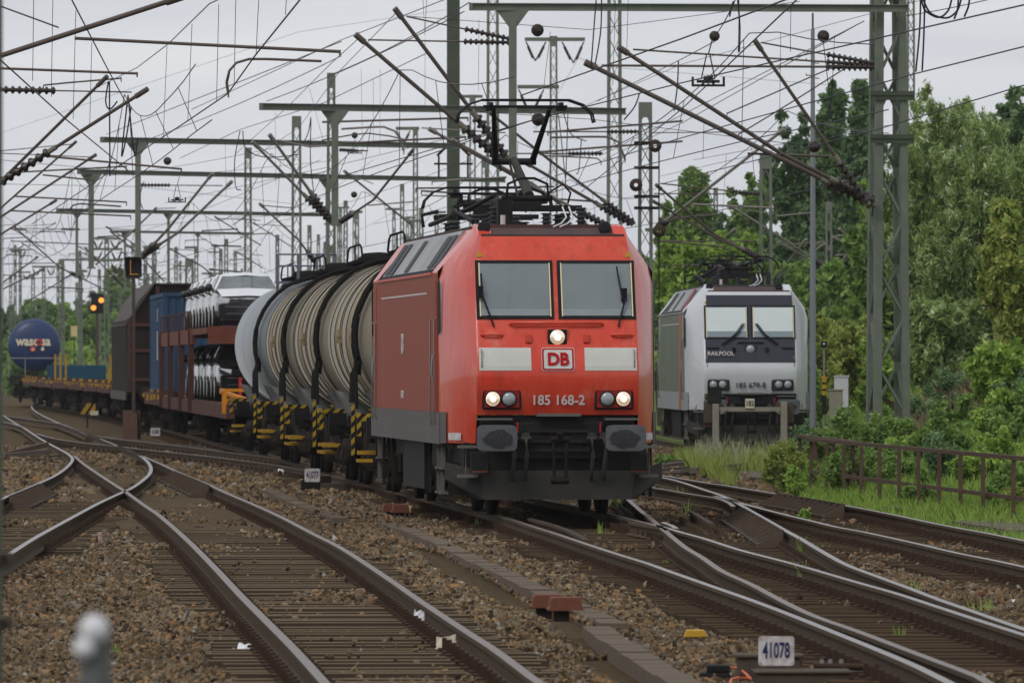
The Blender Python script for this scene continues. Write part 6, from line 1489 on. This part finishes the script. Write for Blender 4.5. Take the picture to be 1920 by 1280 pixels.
p_, h_ = scatter(5.0, 9.5, 110, 175, 42000, .05, .2, 4, lambda x, y: x > 4.9+max(0, (140-y))*.055+.1*math.sin(y)); blades('grass', p_, h_, L_brt, .006, 4, label='green grass along the foot of the railing', cat='grass', kind='stuff')
p_, h_ = scatter(5.5, 26, 175, 300, 26000, .2, .6, 5); blades('grass', p_, h_, L_brt, .02, 5, label='grass covering the bank behind the railing', cat='grass', kind='stuff')
p_, h_ = scatter(6.6, 14, 156, 200, 11000, .2, .75, 6, lambda x, y: x > (1690-960)/F*y); blades('dry_grass', p_, h_, L_dry, .010, 6, label='brown dry stalks on the bank right of the big mast', cat='dry grass', kind='stuff')
p_, h_ = scatter(3.9, 6.4, 180, 197, 500, .55, .85, 31, None, 1.2); blades('seed_heads', p_, h_, leaf_mat('pale_seed', [(0, (.22, .22, .13)), (1, (.42, .40, .27))]), .007, 33, .22, label='pale seed heads rising above the grass before the silver locomotive', cat='grass', kind='stuff')
# tufts between the rails
tuft = [(1130,1005,20),(1470-0,0,0)]
TU = [(1218+30,0),]
for i, (x, y, hpx) in enumerate(((897,992,28),(936,992,24),(1128,1008,36),(1186,978,30),(1500,1050,52),(1504,1105,60),(1613,1022,42),(1687,1205,48),(1714,1118,40),(1290,965,40),(1303,952,32),(703,925,30),(750,925,26),(1247,1062,18),(1222,1055,14),(690,1000,0),(1856,1150,34),(1840,1150,36),(418,868,12),(215,1225,24),(1460,1085,14),(1478,1078,12),(1275,935,30),(1540,1035,24))):
    if not hpx: continue
    c_ = G(x, y, -.24); g = random.Random(i); n = 14; hh = hpx/F*c_.y
    pts = [(c_.x+g.gauss(0, .035), c_.y+g.gauss(0, .1), -.25) for _ in range(n)]; hs = [hh*g.uniform(.35, 1.05) for _ in range(n)]
    blades('grass_tuft', pts, hs, L_brt, .006, 50+i, .22, label='small tuft of grass sprouting between rails and stones', cat='grass tuft', group='tufts of grass between the rails')

# ---------------- railing, planks, boxes, litter --------------------------------
M_wood = mat('railing_wood', (.075, .052, .038), .85, 0, (.13, .085, .06), 5, .8, .3, 30)
M_plank = mat('plank_grey', (.10, .082, .068), .9, 0, (.15, .125, .105), 4, .8, .3, 30, stretch=(1, 3, 1))
fx = [(1521,925),(1550,932),(1582,937),(1615,943),(1649,948),(1686,953),(1722,958),(1761,964),(1801,969),(1843,976),(1900,984),(1965,993)]
rl = empty('railing', G(1521, 925, -.25), 0, 'rusty brown post and rail railing along the right track', 'railing'); o0 = rl.location
def topz(v): return Vector((v.x, v.y, .70))
pb = [G(x, y, -.25) for x, y in fx]
for q in pb: b = MB(); b.bar(q-o0, topz(q)-o0, .062); b.build('post', M_wood, rl)
b = MB(); b.bar(topz(pb[0])-o0+Vector((-.04, .4, .02)), topz(pb[-1])-o0+Vector((0, 0, .02)), .10, .06); b.build('top_rail', M_wood, rl)
b = MB(); b.bar(Vector((pb[0].x, pb[0].y, .14))-o0, Vector((pb[-1].x, pb[-1].y, .14))-o0, .05, .06); b.build('middle_rail', M_wood, rl)
r2_ = empty('railing', P(1597, 838, 150), 0, 'short rusty railing set behind the left end of the long one', 'railing'); o0 = r2_.location
e0, e1 = P(1603, 829, 149), P(1497, 817, 167)
b = MB(); b.bar(e0-o0, e1-o0, .10, .06); b.build('top_rail', M_wood, r2_)
b = MB(); b.bar(e0-o0-Vector((0, 0, .56)), e1-o0-Vector((0, 0, .56)), .05, .06); b.build('middle_rail', M_wood, r2_)
for t_ in (.04, .36, .68, .98):
    q = e0.lerp(e1, t_); b = MB(); b.bar(Vector((q.x, q.y, -.28))-o0, q-o0, .075); b.build('post', M_wood, r2_)
for i, (x, y) in enumerate(((1532,806),(1547,805),(1566,803))):
    q = P(x, y, 168); b = MB(); b.bb(-.09 if i == 0 else -.04, .09 if i == 0 else .04, -.06, .06, -.3-q.z, 0); tag(b.build('wooden_post', M_wood), ['thick weathered post end standing behind the short railing', 'middle one of three post ends behind the short railing', 'rightmost of three post ends behind the short railing'][i], 'post').location = q
b = MB(); q0 = P(1540, 818, 169); b.bar((0, 0, 0), P(1578, 811, 172)-q0, .05, .05); tag(b.build('wooden_rail', M_wood), 'low weathered rail between the post ends behind the short railing', 'rail').location = q0
# concrete/plank covers
def plank_path(name, pts, w, m, label, cat, step=.5, z=-.150):
    q = smooth_path([G(x, y, z) for x, y in pts], .25); root = empty(name, q[0], 0, label, cat); o = root.location; L_ = 0; b = None; k = 0; start = q[0]
    acc = 0.; prev = q[0]; seg = [q[0]]
    g = random.Random(4)
    for v in q[1:]:
        acc += (v-prev).length; prev = v; seg.append(v)
        if acc >= step:
            t = (seg[-1]-seg[0]).normalized(); a = t.cross(Vector((0, 0, 1))); e0_, e1_ = seg[0]+t*.008, seg[-1]-t*.008; dz = g.uniform(-.010, .010)
            vs = [e0_+a*w/2, e0_-a*w/2, e1_-a*w/2, e1_+a*w/2]; b = MB(); up = Vector((0, 0, dz)); dn = Vector((0, 0, -.14))
            b.add([v_-o+dn for v_ in vs]+[v_-o+up for v_ in vs], [(0, 1, 2, 3), (4, 5, 6, 7), (0, 1, 5, 4), (1, 2, 6, 5), (2, 3, 7, 6), (3, 0, 4, 7)]); k += 1
            if k <= 98: b.build('cover_slab', m, root)
            seg = [v]; acc = 0.
M_slab = mat('slab_brown', (.110, .085, .062), .95, 0, (.155, .12, .09), 5, .8, .25, 60)
plank_path('cable_trough', TROUGHS[0], .235, M_slab, 'line of brown cable trough covers running diagonally through the ballast in the middle', 'cable trough', .62)
plank_path('cable_trough', TROUGHS[1], .235, M_slab, 'nearest run of brown trough covers, stepping down to the bottom edge', 'cable trough', .62)
plank_path('cable_trough', [(490,913),(522,925),(563,944),(640,972)], .235, M_slab, 'short run of trough covers left of the plate 41077', 'cable trough', .62)
plank_path('board_path', [(1425,866),(1418,878),(1422,895)], 1.05, M_plank, 'weathered board path leading from the track to the silver locomotive', 'path boards', 1.6, -.155)
plank_path('board_path', [(1700,948),(1760,955),(1800,960)], .8, M_plank, 'flat boards beside the right track, below the railing', 'path boards', 1.6, -.155)
plank_path('board_path', [(1840,975),(1900,984),(1960,993)], .9, M_plank, 'flat boards at the right picture edge beside the track', 'path boards', 1.6, -.155)
# piles of old timbers
def timbers(px, py, dirs, label):
    q = G(px, py, -.25); root = empty('timber_pile', q, 0, label, 'timber pile'); g = random.Random(px)
    for i, (x0, y0, z0, x1, y1, z1) in enumerate(dirs):
        b = MB(); b.bar((x0, y0, z0), (x1, y1, z1), .16, .12); b.build('timber', M_plank if i % 2 else M_wood, root)
timbers(1290, 890, [(-.6,0,.08,.9,4,.12),(-.3,-3,.08,1.1,1,.1),(-.6,-6,.06,.9,-2,.1),(-.8,3,.1,.6,6,.22),(-.2,5,.2,1.0,8,.2),(0,-5,.15,1.2,0,.2)], 'pile of old dark timbers beside the track behind the red locomotive nose')
timbers(50, 865, [(-.7,0,.05,.8,2,.08),(-.7,3,.1,.3,4,.2),(-.8,6,.12,.1,7,.35),(-.4,-3,.05,1.4,-2,.06),(-.9,-6,.05,.7,-5,.08)], 'pile of rusty planks at the left edge beside the curved rail')
timbers(330, 815, [(-.2,0,.05,1.2,1,.08),(-.4,3,.05,1.0,4,.1),(-.9,-3,.03,.1,-2,.04)], 'small heap of orange brown boards beside the track near the transporter')
# rusty twin-cap track boxes
M_rustbox = mat('rust_cap', (.13, .045, .028), .75, 0, (.18, .075, .05), 14, .8, .3, 80)
def track_box(x, y, label, z=-.25):
    q = G(x, y, z); root = empty('track_box', q, .05, label, 'track box', 'rusty twin cap boxes')
    for dx, dy, dz in ((-.03, 0, 0), (-.14, .9, .0)):
        b = MB(); b.bb(dx-.10, dx+.10, dy-.12, dy+.12, 0, .10); b.build('pedestal', M_grime, root)
        b = MB(); b.prism([(dx-.165, .09), (dx+.165, .09), (dx+.165, .115), (dx+.145, .12), (dx+.135, .20), (dx+.12, .215), (dx-.12, .215), (dx-.135, .20), (dx-.145, .12), (dx-.165, .115)], dy-.16, dy+.16, 'y'); b.build('cap', M_rustbox, root, bevel=.008)
        b = MB(); b.tube([(dx+.15, dy-.1, .05), (dx+.15, dy-.1, .10)], .012, 6); b.tube([(dx+.05, dy-.13, .0), (dx+.05, dy-.13, .09)], .02, 6); b.build('bolt', M_rustbox, root)
track_box(1066, 1163, 'twin rusty cap boxes next to the near trough covers'); track_box(757, 972, 'twin rusty cap boxes beyond, left of the main rail')
tb = C.objects['track_box.001']; b = MB(); b.add([(.06, -.175, .20), (.12, -.175, .20), (.10, -.175, .15), (.09, -.175, .08), (.08, -.175, .15)], [(0, 1, 2, 3, 4)]); b.build('paint_mark', mat('paint_lime', (.5, .5, .2), .6), tb)
M_oc = mat('orange_cable', (.60, .13, .05), .5)
def cable(pts, label, z=-.22, r=.009, m=None):
    q = smooth_path([G(x, y, z) for x, y in pts], .2); b = MB(); b.tube(q, r, 6); tag(b.build('orange_cable', m or M_oc), label, 'cable')
# yellow box + black box
q = G(1303, 1206, -.25); root = empty('axle_counter_box', q, 0, 'small box with bright yellow lid on black base lying in the ballast', 'track box')
b = MB(); b.bb(-.11, .10, -.08, .08, 0, .055); b.build('base', M_black, root, bevel=.008)
b = MB(); b.prism([(-.095, .055), (.10, .055), (.10, .065), (.075, .115), (-.07, .115), (-.09, .07)], -.075, .075, 'y'); b.build('lid', mat('yellow_lid', (.52, .30, .035), .5), root, bevel=.006)
cable([(1325,1200),(1345,1195),(1380,1197),(1410,1204)], 'orange cable running right from the yellow lidded box')
q = G(1345, 1279, -.25); root = empty('connection_box', q, 0, 'black cable connection box left of the plate 41078', 'track box')
b = MB(); b.bb(-.13, .09, -.1, .1, .0, .075); b.bb(-.08, .09, -.09, .09, .075, .13); b.build('housing', M_black, root, bevel=.012)
cable([(1370,1250),(1385,1252),(1398,1262),(1408,1272)], 'upper orange cable from the black connection box', -.14); cable([(1368,1284),(1372,1272),(1385,1269),(1405,1270)], 'lower orange cable from the black connection box', -.14)
# number plates and point machines
def plate(x0, y0, x1, y1, d, s, label, dirty=True):
    c_ = P((x0+x1)/2, (y0+y1)/2, d); w_ = (x1-x0)/F*d; h = (y1-y0)/F*d
    root = empty('number_plate', c_, 0, label, 'number plate', 'enamel number plates')
    b = MB(); r_ = .018; pts = []
    for cx_, cz_, a0 in ((w_/2-r_, h/2-r_, 0), (-w_/2+r_, h/2-r_, 90), (-w_/2+r_, -h/2+r_, 180), (w_/2-r_, -h/2+r_, 270)):
        for i in range(4): a_ = math.radians(a0+i*30); pts.append((cx_+r_*math.cos(a_), cz_+r_*math.sin(a_)))
    b.prism(pts, -.003, .003, 'y'); b.build('plate', M_white, root)
    text('number', s, h*.74, M_navy, root, (0, -.006, .0), sx=w_*.86/(h*.74*len(s)*.56), bold=.003, ext=.001)
    for sx in (-1, 1):
        for sz in (-1, 1): b = MB(); b.lathe([(.008, -.008), (.008, 0)], (sx*(w_/2-.016), 0, sz*(h/2-.016)), 'y', 8); b.build('screw', M_clip, root)
plate(1422, 1192, 1489, 1247, 58.5, '41078', 'white enamel plate reading 41078 in the foreground')
plate(571, 878, 600, 903, 154, '41077', 'white enamel plate reading 41077 beside the main track')
plate(282, 802, 300, 817, 262, '41080', 'distant white enamel plate beside the L signal, number hard to read')
M_pm = mat('machine_brown', (.055, .042, .032), .8, 0, (.10, .075, .055), 8, .8)
q = G(1455, 1290, -.25); root = empty('point_machine', q, .02, 'brown point machine in the foreground under the plate 41078', 'point machine')
b = MB(); b.bb(-.24, .20, .5, .9, .0, .20); b.bb(-.27, .23, .48, .92, .20, .225); b.build('housing', M_pm, root, bevel=.01)
b = MB(); b.bb(-.14, .52, -.15, .4, .0, .11); b.bb(-.16, .54, -.17, .42, .11, .13); b.build('lid', M_pm, root, bevel=.01)
b = MB(); b.bb(.24, .75, .55, .75, .02, .1); b.tube([(.3, .6, .14), (.8, .6, .13)], .025, 8); b.build('drive_rod', M_clip, root)
b = MB()
for x in (.36, .42, .5): b.tube([(x, .6, .1), (x, .6, .19)], .012, 6); b.box((x, .6, .17), (.03, .03, .02))
b.build('bolts', M_steel, root)
q = G(590, 924, -.25); root = empty('point_machine', q, .02, 'brown point machine beneath the plate 41077', 'point machine')
b = MB(); b.bb(-.25, .1, -.3, .3, 0, .24); b.bb(-.05, .3, .6, 1.0, 0, .3); b.build('housing', M_grime, root, bevel=.02)
b = MB(); b.bb(.1, .75, -.3, .0, .02, .18); b.bb(-.8, -.1, .8, 1.1, .0, .12); b.build('channel', M_pm, root, bevel=.01)
# litter
def litter(x, y, w_, h, label, m, seed, folded=False):
    c_ = G(x, y, -.21); g = random.Random(seed); b = MB(); n = 5; vs = []
    for j in range(n):
        for i in range(n): vs.append(((i/(n-1)-.5)*w_+g.uniform(-1, 1)*w_*.07, (j/(n-1)-.5)*w_*.6, g.uniform(0, 1)*h*.5+(j/(n-1))*h))
    b.add(vs, [(j*n+i, j*n+i+1, (j+1)*n+i+1, (j+1)*n+i) for j in range(n-1) for i in range(n-1)]); o = b.build('litter', m); o.location = c_; tag(o, label, 'litter')
    md = o.modifiers.new('thick', 'SOLIDIFY'); md.thickness = .002
M_paper = mat('paper', (.75, .75, .78), .7)
litter(788, 1178, .11, .12, 'white scrap of paper beside the right rail of the foreground track', M_paper, 1)
litter(458, 1220, .10, .045, 'small white crescent of plastic left of the foreground track', M_paper, 2)
litter(836, 1222, .16, .10, 'crumpled cream wrapper between the foreground rails', mat('wrapper', (.52, .42, .28), .6, 0, (.6, .55, .5), 60, .5), 3)
litter(528, 893, .15, .13, 'white plastic bag scrap beside the plate 41077', M_paper, 4)
litter(1900, 1130, .05, .03, 'tiny white scrap at the right edge between tracks', M_paper, 5)
for i, (x, y, hp_, lb) in enumerate(((188,1035,38,'broken red and white marker peg left of the foreground track'),(404,880,13,'short orange peg beside the crossing'),(357,838,12,'short orange brown peg near the ribbed rail'),(1841,1132,24,'brown wooden peg between the right hand tracks'))):
    q = G(x, y, -.25); hh = hp_/F*q.y; rt = empty('marker_peg', q, .1*i, lb, 'peg'); b = MB(); b.bar((0, 0, 0), (.01, 0, hh*.5), .04); b.build('stake', M_plank, rt)
    b = MB(); b.bar((.005, 0, hh*.45), (-.01, 0, hh), .055); b.build('head', mat('peg_orange', (.22, .09, .045), .8) if i else mat('peg_red', (.30, .10, .08), .8, 0, (.4, .35, .3), 20, .3), rt)
# buffer stop of the siding
M_conc = mat('old_concrete', (.20, .18, .145), .85, 0, (.27, .245, .20), 7, .8)
dS = 197.; bx = SIDX(dS); root = empty('buffer_stop', (bx, dS, -.3), 0, 'weathered concrete buffer stop in front of the silver locomotive', 'buffer stop')
for s, (x, yt) in ((-1, (1342, 757)), (1, (1470, 753))):
    q = P(x, yt, dS); b = MB(); b.bb(-.075, .075, -.12, .12, 0, q.z+.3); b.build('post', M_conc, root, bevel=.02).location.x = q.x-bx
    b = MB(); b.bb(-.2, .2, .14, .3, 0, .46); b.build('buffer_block', M_pm, root).location = (q.x-bx+(-.07 if s < 0 else .03), 0, P(0, 792, dS).z+.3)
q0, q1 = P(1348, 767, dS), P(1464, 767, dS); b = MB(); b.bb(q0.x-bx+.003, q1.x-bx-.003, -.06, .06, q0.z+.3-.05, q0.z+.3+.05); b.build('crossbar', M_conc, root)
for k_, s_ in ((q0.x-bx, 1), (q1.x-bx, -1)): b = MB(); b.bar((k_+s_*.02, -.07, q0.z+.3-.1), (k_+s_*.2, -.07, q0.z+.3+.02), .03); b.build('brace', M_conc, root)
b = MB(); c_ = P(1406, 756.5, dS-.1); b.bb(-.105, .105, -.01, .01, -.11, .11); o = b.build('number_plate', mat('cream_plate', (.55, .50, .38), .6), root, bevel=.01); o.location = (c_.x-bx, -.09, c_.z+.3)
text('number', '182', .17, M_seal, o, (0, -.014, 0), sx=.75, bold=.003, ext=.002)
b = MB(); b.bb(-.16, .16, .0, .1, -.18, .18); o = b.build('dark_plate', M_black, root); qq = P(1340, 740, dS); o.location = (qq.x-bx, .1, qq.z+.3)
# white cabinets, dwarf signals, L signal
q = P(1578, 770, 203); root = empty('cabinet', q, 0, 'tall white equipment cabinet in the green right of the silver locomotive', 'cabinet'); b = MB(); b.bb(-.16, .16, 0, .4, -.4, .80); b.build('housing', mat('cabinet_white', (.52, .53, .54), .5), root, bevel=.01); b = MB(); b.bb(-.18, .18, -.02, .42, .80, .83); b.build('lid', mat('cabinet_white', (1, 1, 1)), root)
q = P(1568, 770, 200); root = empty('cabinet', q, 0, 'low grey white concrete box before the tall white cabinet', 'cabinet'); b = MB(); b.bb(-.15, .15, 0, .4, -.4, .47); b.build('housing', M_conc, root, bevel=.01); b = MB(); b.bb(-.17, .17, -.02, .42, .47, .50); b.build('lid', M_conc, root)
q = P(1545, 645, 186); root = empty('dwarf_signal', (q.x, q.y, -.3+bank(q.x, q.y)), 0, 'small black signal lamp on a slim yellow banded post, right of the silver locomotive', 'signal'); zt = q.z-root.location.z
b = MB(); b.bb(-.065, .065, -.05, .08, zt-.07, zt+.06); b.build('lamp_box', M_black, root); b = MB(); b.lathe([(0, -.07), (.025, -.06), (.03, -.05)], (0, 0, zt), 'y', 12); b.build('lens', M_lens, root)
b = MB(); b.tube([(0, 0, 0), (0, 0, zt-.07)], .022, 8); b.build('post', M_tube_l, root)
b = MB(); b.bb(-.045, .045, -.03, .03, zt-1.10, zt-.68); b.build('striped_sleeve', M_yellow, root); b = MB(); b.bb(-.04, .04, -.035, -.03, zt-1.0, zt-.96); b.bb(-.05, .05, -.035, .035, zt-1.5, zt-1.1); b.bb(-.04, .04, -.036, -.03, zt-.86, zt-.82); b.build('black_band', M_black, root)
M_dot = mat('lamp_orange', (.9, .3, .05), .4, emit=(1, .33, .05), es=1.3)
M_dotd = mat('lamp_dots', (.6, .25, .05), .4, emit=(.8, .36, .08), es=.45)
d = 270.; q = P(250.5, 501, d); root = empty('signal', (q.x, d, -.3), 0, 'black speed indicator box showing an orange dotted L on a brown post', 'signal', ); zt = q.z+.3
b = MB(); b.bb(-.25, .25, -.1, .2, zt-.31, zt+.31); ib = b.build('indicator_box', M_black, root, bevel=.01)
b = MB(); b.bb(-.26, .26, -.32, -.1, zt+.29, zt+.32); b.bb(-.26, -.24, -.28, -.1, zt-.1, zt+.3); b.bb(.24, .26, -.28, -.1, zt-.1, zt+.3); b.build('hood', M_black, root)
b = MB()
for i in range(13): b.box((-.09, -.105, zt+.22-i*.035), (.018, .01, .022))
for i in range(7): b.box((-.09+i*.038, -.105, zt-.22), (.024, .01, .018))
b.build('lamp_dots', M_dotd, root, kind='stuff')
b = MB(); b.bar((0, 0, 0), (0, 0, zt-.31), .10); b.bb(-.2, .2, -.12, .12, zt-.36, zt-.31); b.build('post', M_pm, root)
b = MB(); b.bb(-.34, .20, .1, .6, 0, .95); b.bb(-.1, .12, -.12, .12, .0, .85); b.build('relay_case', mat('case_brown', (.10, .055, .04), .8, 0, (.14, .08, .06), 4, .8), root, bevel=.01)
d = 530.; q = P(182, 569, d); root = empty('signal', (q.x, d, -.3), 0, 'black signal head with two glowing orange lamps above the flat wagons', 'signal'); zt = q.z+.3
b = MB(); b.bb(-.38, .38, -.1, .25, zt-.6, zt+.6); b.build('signal_head', M_black, root, bevel=.03)
for x, y in ((190, 563), (175.5, 577)):
    v = P(x, y, d); b = MB(); b.lathe([(0, -.16), (.12, -.15), (.17, -.1)], (v.x-q.x, 0, v.z+.3), 'y', 16); b.build('lamp', M_dot, root)
    b = MB(); b.lathe([(.19, -.36), (.19, -.1)], (v.x-q.x, 0, v.z+.34), 'y', 14); b.build('lamp_hood', M_black, root)
b = MB(); b.bar((0, 0, 0), (0, 0, zt-.6), .16); b.build('post', M_pm, root)
# striped board near the train and yellow number board
d = 322.; q = P(164, 766, d); root = empty('warning_board', (q.x, d, -.28), .15, 'low yellow and black diagonally striped board beside the flat wagons', 'board'); zz = q.z+.28
b = MB(); b.prism([(-.28, zz-.2), (-.1, zz-.2), (.16, zz+.2), (-.02, zz+.2)], -.02, 0, 'y'); b.prism([(.02, zz-.2), (.2, zz-.2), (.3, zz-.02), (.3, zz+.16), (.26, zz+.2)], -.02, 0, 'y'); b.build('yellow_bars', M_yellow, root)
b = MB(); b.bb(-.29, .31, .003, .03, zz-.2, zz+.2); b.bb(-.03, .03, .0, .05, 0, zz-.2); b.build('board', M_black, root); b = MB(); b.bb(.1, .4, -.06, -.03, zz-.24, zz-.08); b.build('tag_plate', mat('cream_plate', (1, 1, 1)), root)
d = 470.; q = P(139, 621, d); root = empty('number_board', (q.x, d, -.3), 0, 'pale yellow upright number board on a post between blue tank and orange lights', 'board'); zz = q.z+.3
b = MB(); b.bb(-.18, .18, -.03, 0, zz-.29, zz+.29); b.build('board', mat('board_yellow', (.55, .46, .22), .6), root, bevel=.02); b = MB(); b.bar((0, .05, 0), (0, .05, zz+.2), .07); b.build('post', M_green2, root)
# out-of-focus post top and the mast edge right beside the camera
d = 14.; q = P(178, 1178, d); root = empty('fence_post', (q.x, d, -.3), 0, 'out of focus grey tubular post with white bolt caps, bottom left', 'post'); zt = q.z+.3
b = MB(); b.tube([(0, 0, 0), (0, 0, zt)], .026, 16); b.build('post', mat('post_grey', (.12, .13, .125), .6), root)
for dx, dz, r_ in ((.0, .0, .024), (-.016, -.030, .018)):
    b = MB(); b.lathe([(0, -.01), (r_, -.008), (r_, .01)], (dx, -.03, zt+dz), 'y', 14); b.lathe([(0, .02), (r_*.8, .012), (r_, 0)], (dx, 0, zt+dz), 'z', 14); b.build('bolt_cap', mat('cap_white', (.7, .7, .72), .5), root)
d = 32.; q = P(-22, 640, d); root = empty('mast_edge', (q.x, d, -.3), 0, 'dark green mast edge with two bolted clamps along the left picture border', 'mast')
b = MB(); b.bb(-.04, (26/F*d), -.03, .03, 0, 4.2); b.build('upright', M_green2, root)
for py in (1046, 1167):
    z = P(0, py, d).z+.3; b = MB(); b.bb(0, .088, -.05, .05, z-.022, z+.022); b.lathe([(.012, -.06), (.012, -.05)], (.06, 0, z), 'y', 8); b.build('clamp', M_pm, root, bevel=.004)
# ---------------- haze ----------------------------------------------------------
b = MB(); b.bb(-2600, 2600, -60, 8100, -2, 40); m = bpy.data.materials.new('haze'); m.use_nodes = True; t = m.node_tree; t.nodes.clear()
o_ = t.nodes.new('ShaderNodeOutputMaterial'); v = t.nodes.new('ShaderNodeVolumePrincipled'); v.inputs['Color'].default_value = (.93, .95, 1, 1); v.inputs['Density'].default_value = .00008; v.inputs['Anisotropy'].default_value = .2
t.links.new(v.outputs[0], o_.inputs['Volume']); b.build('haze', m, kind='stuff')
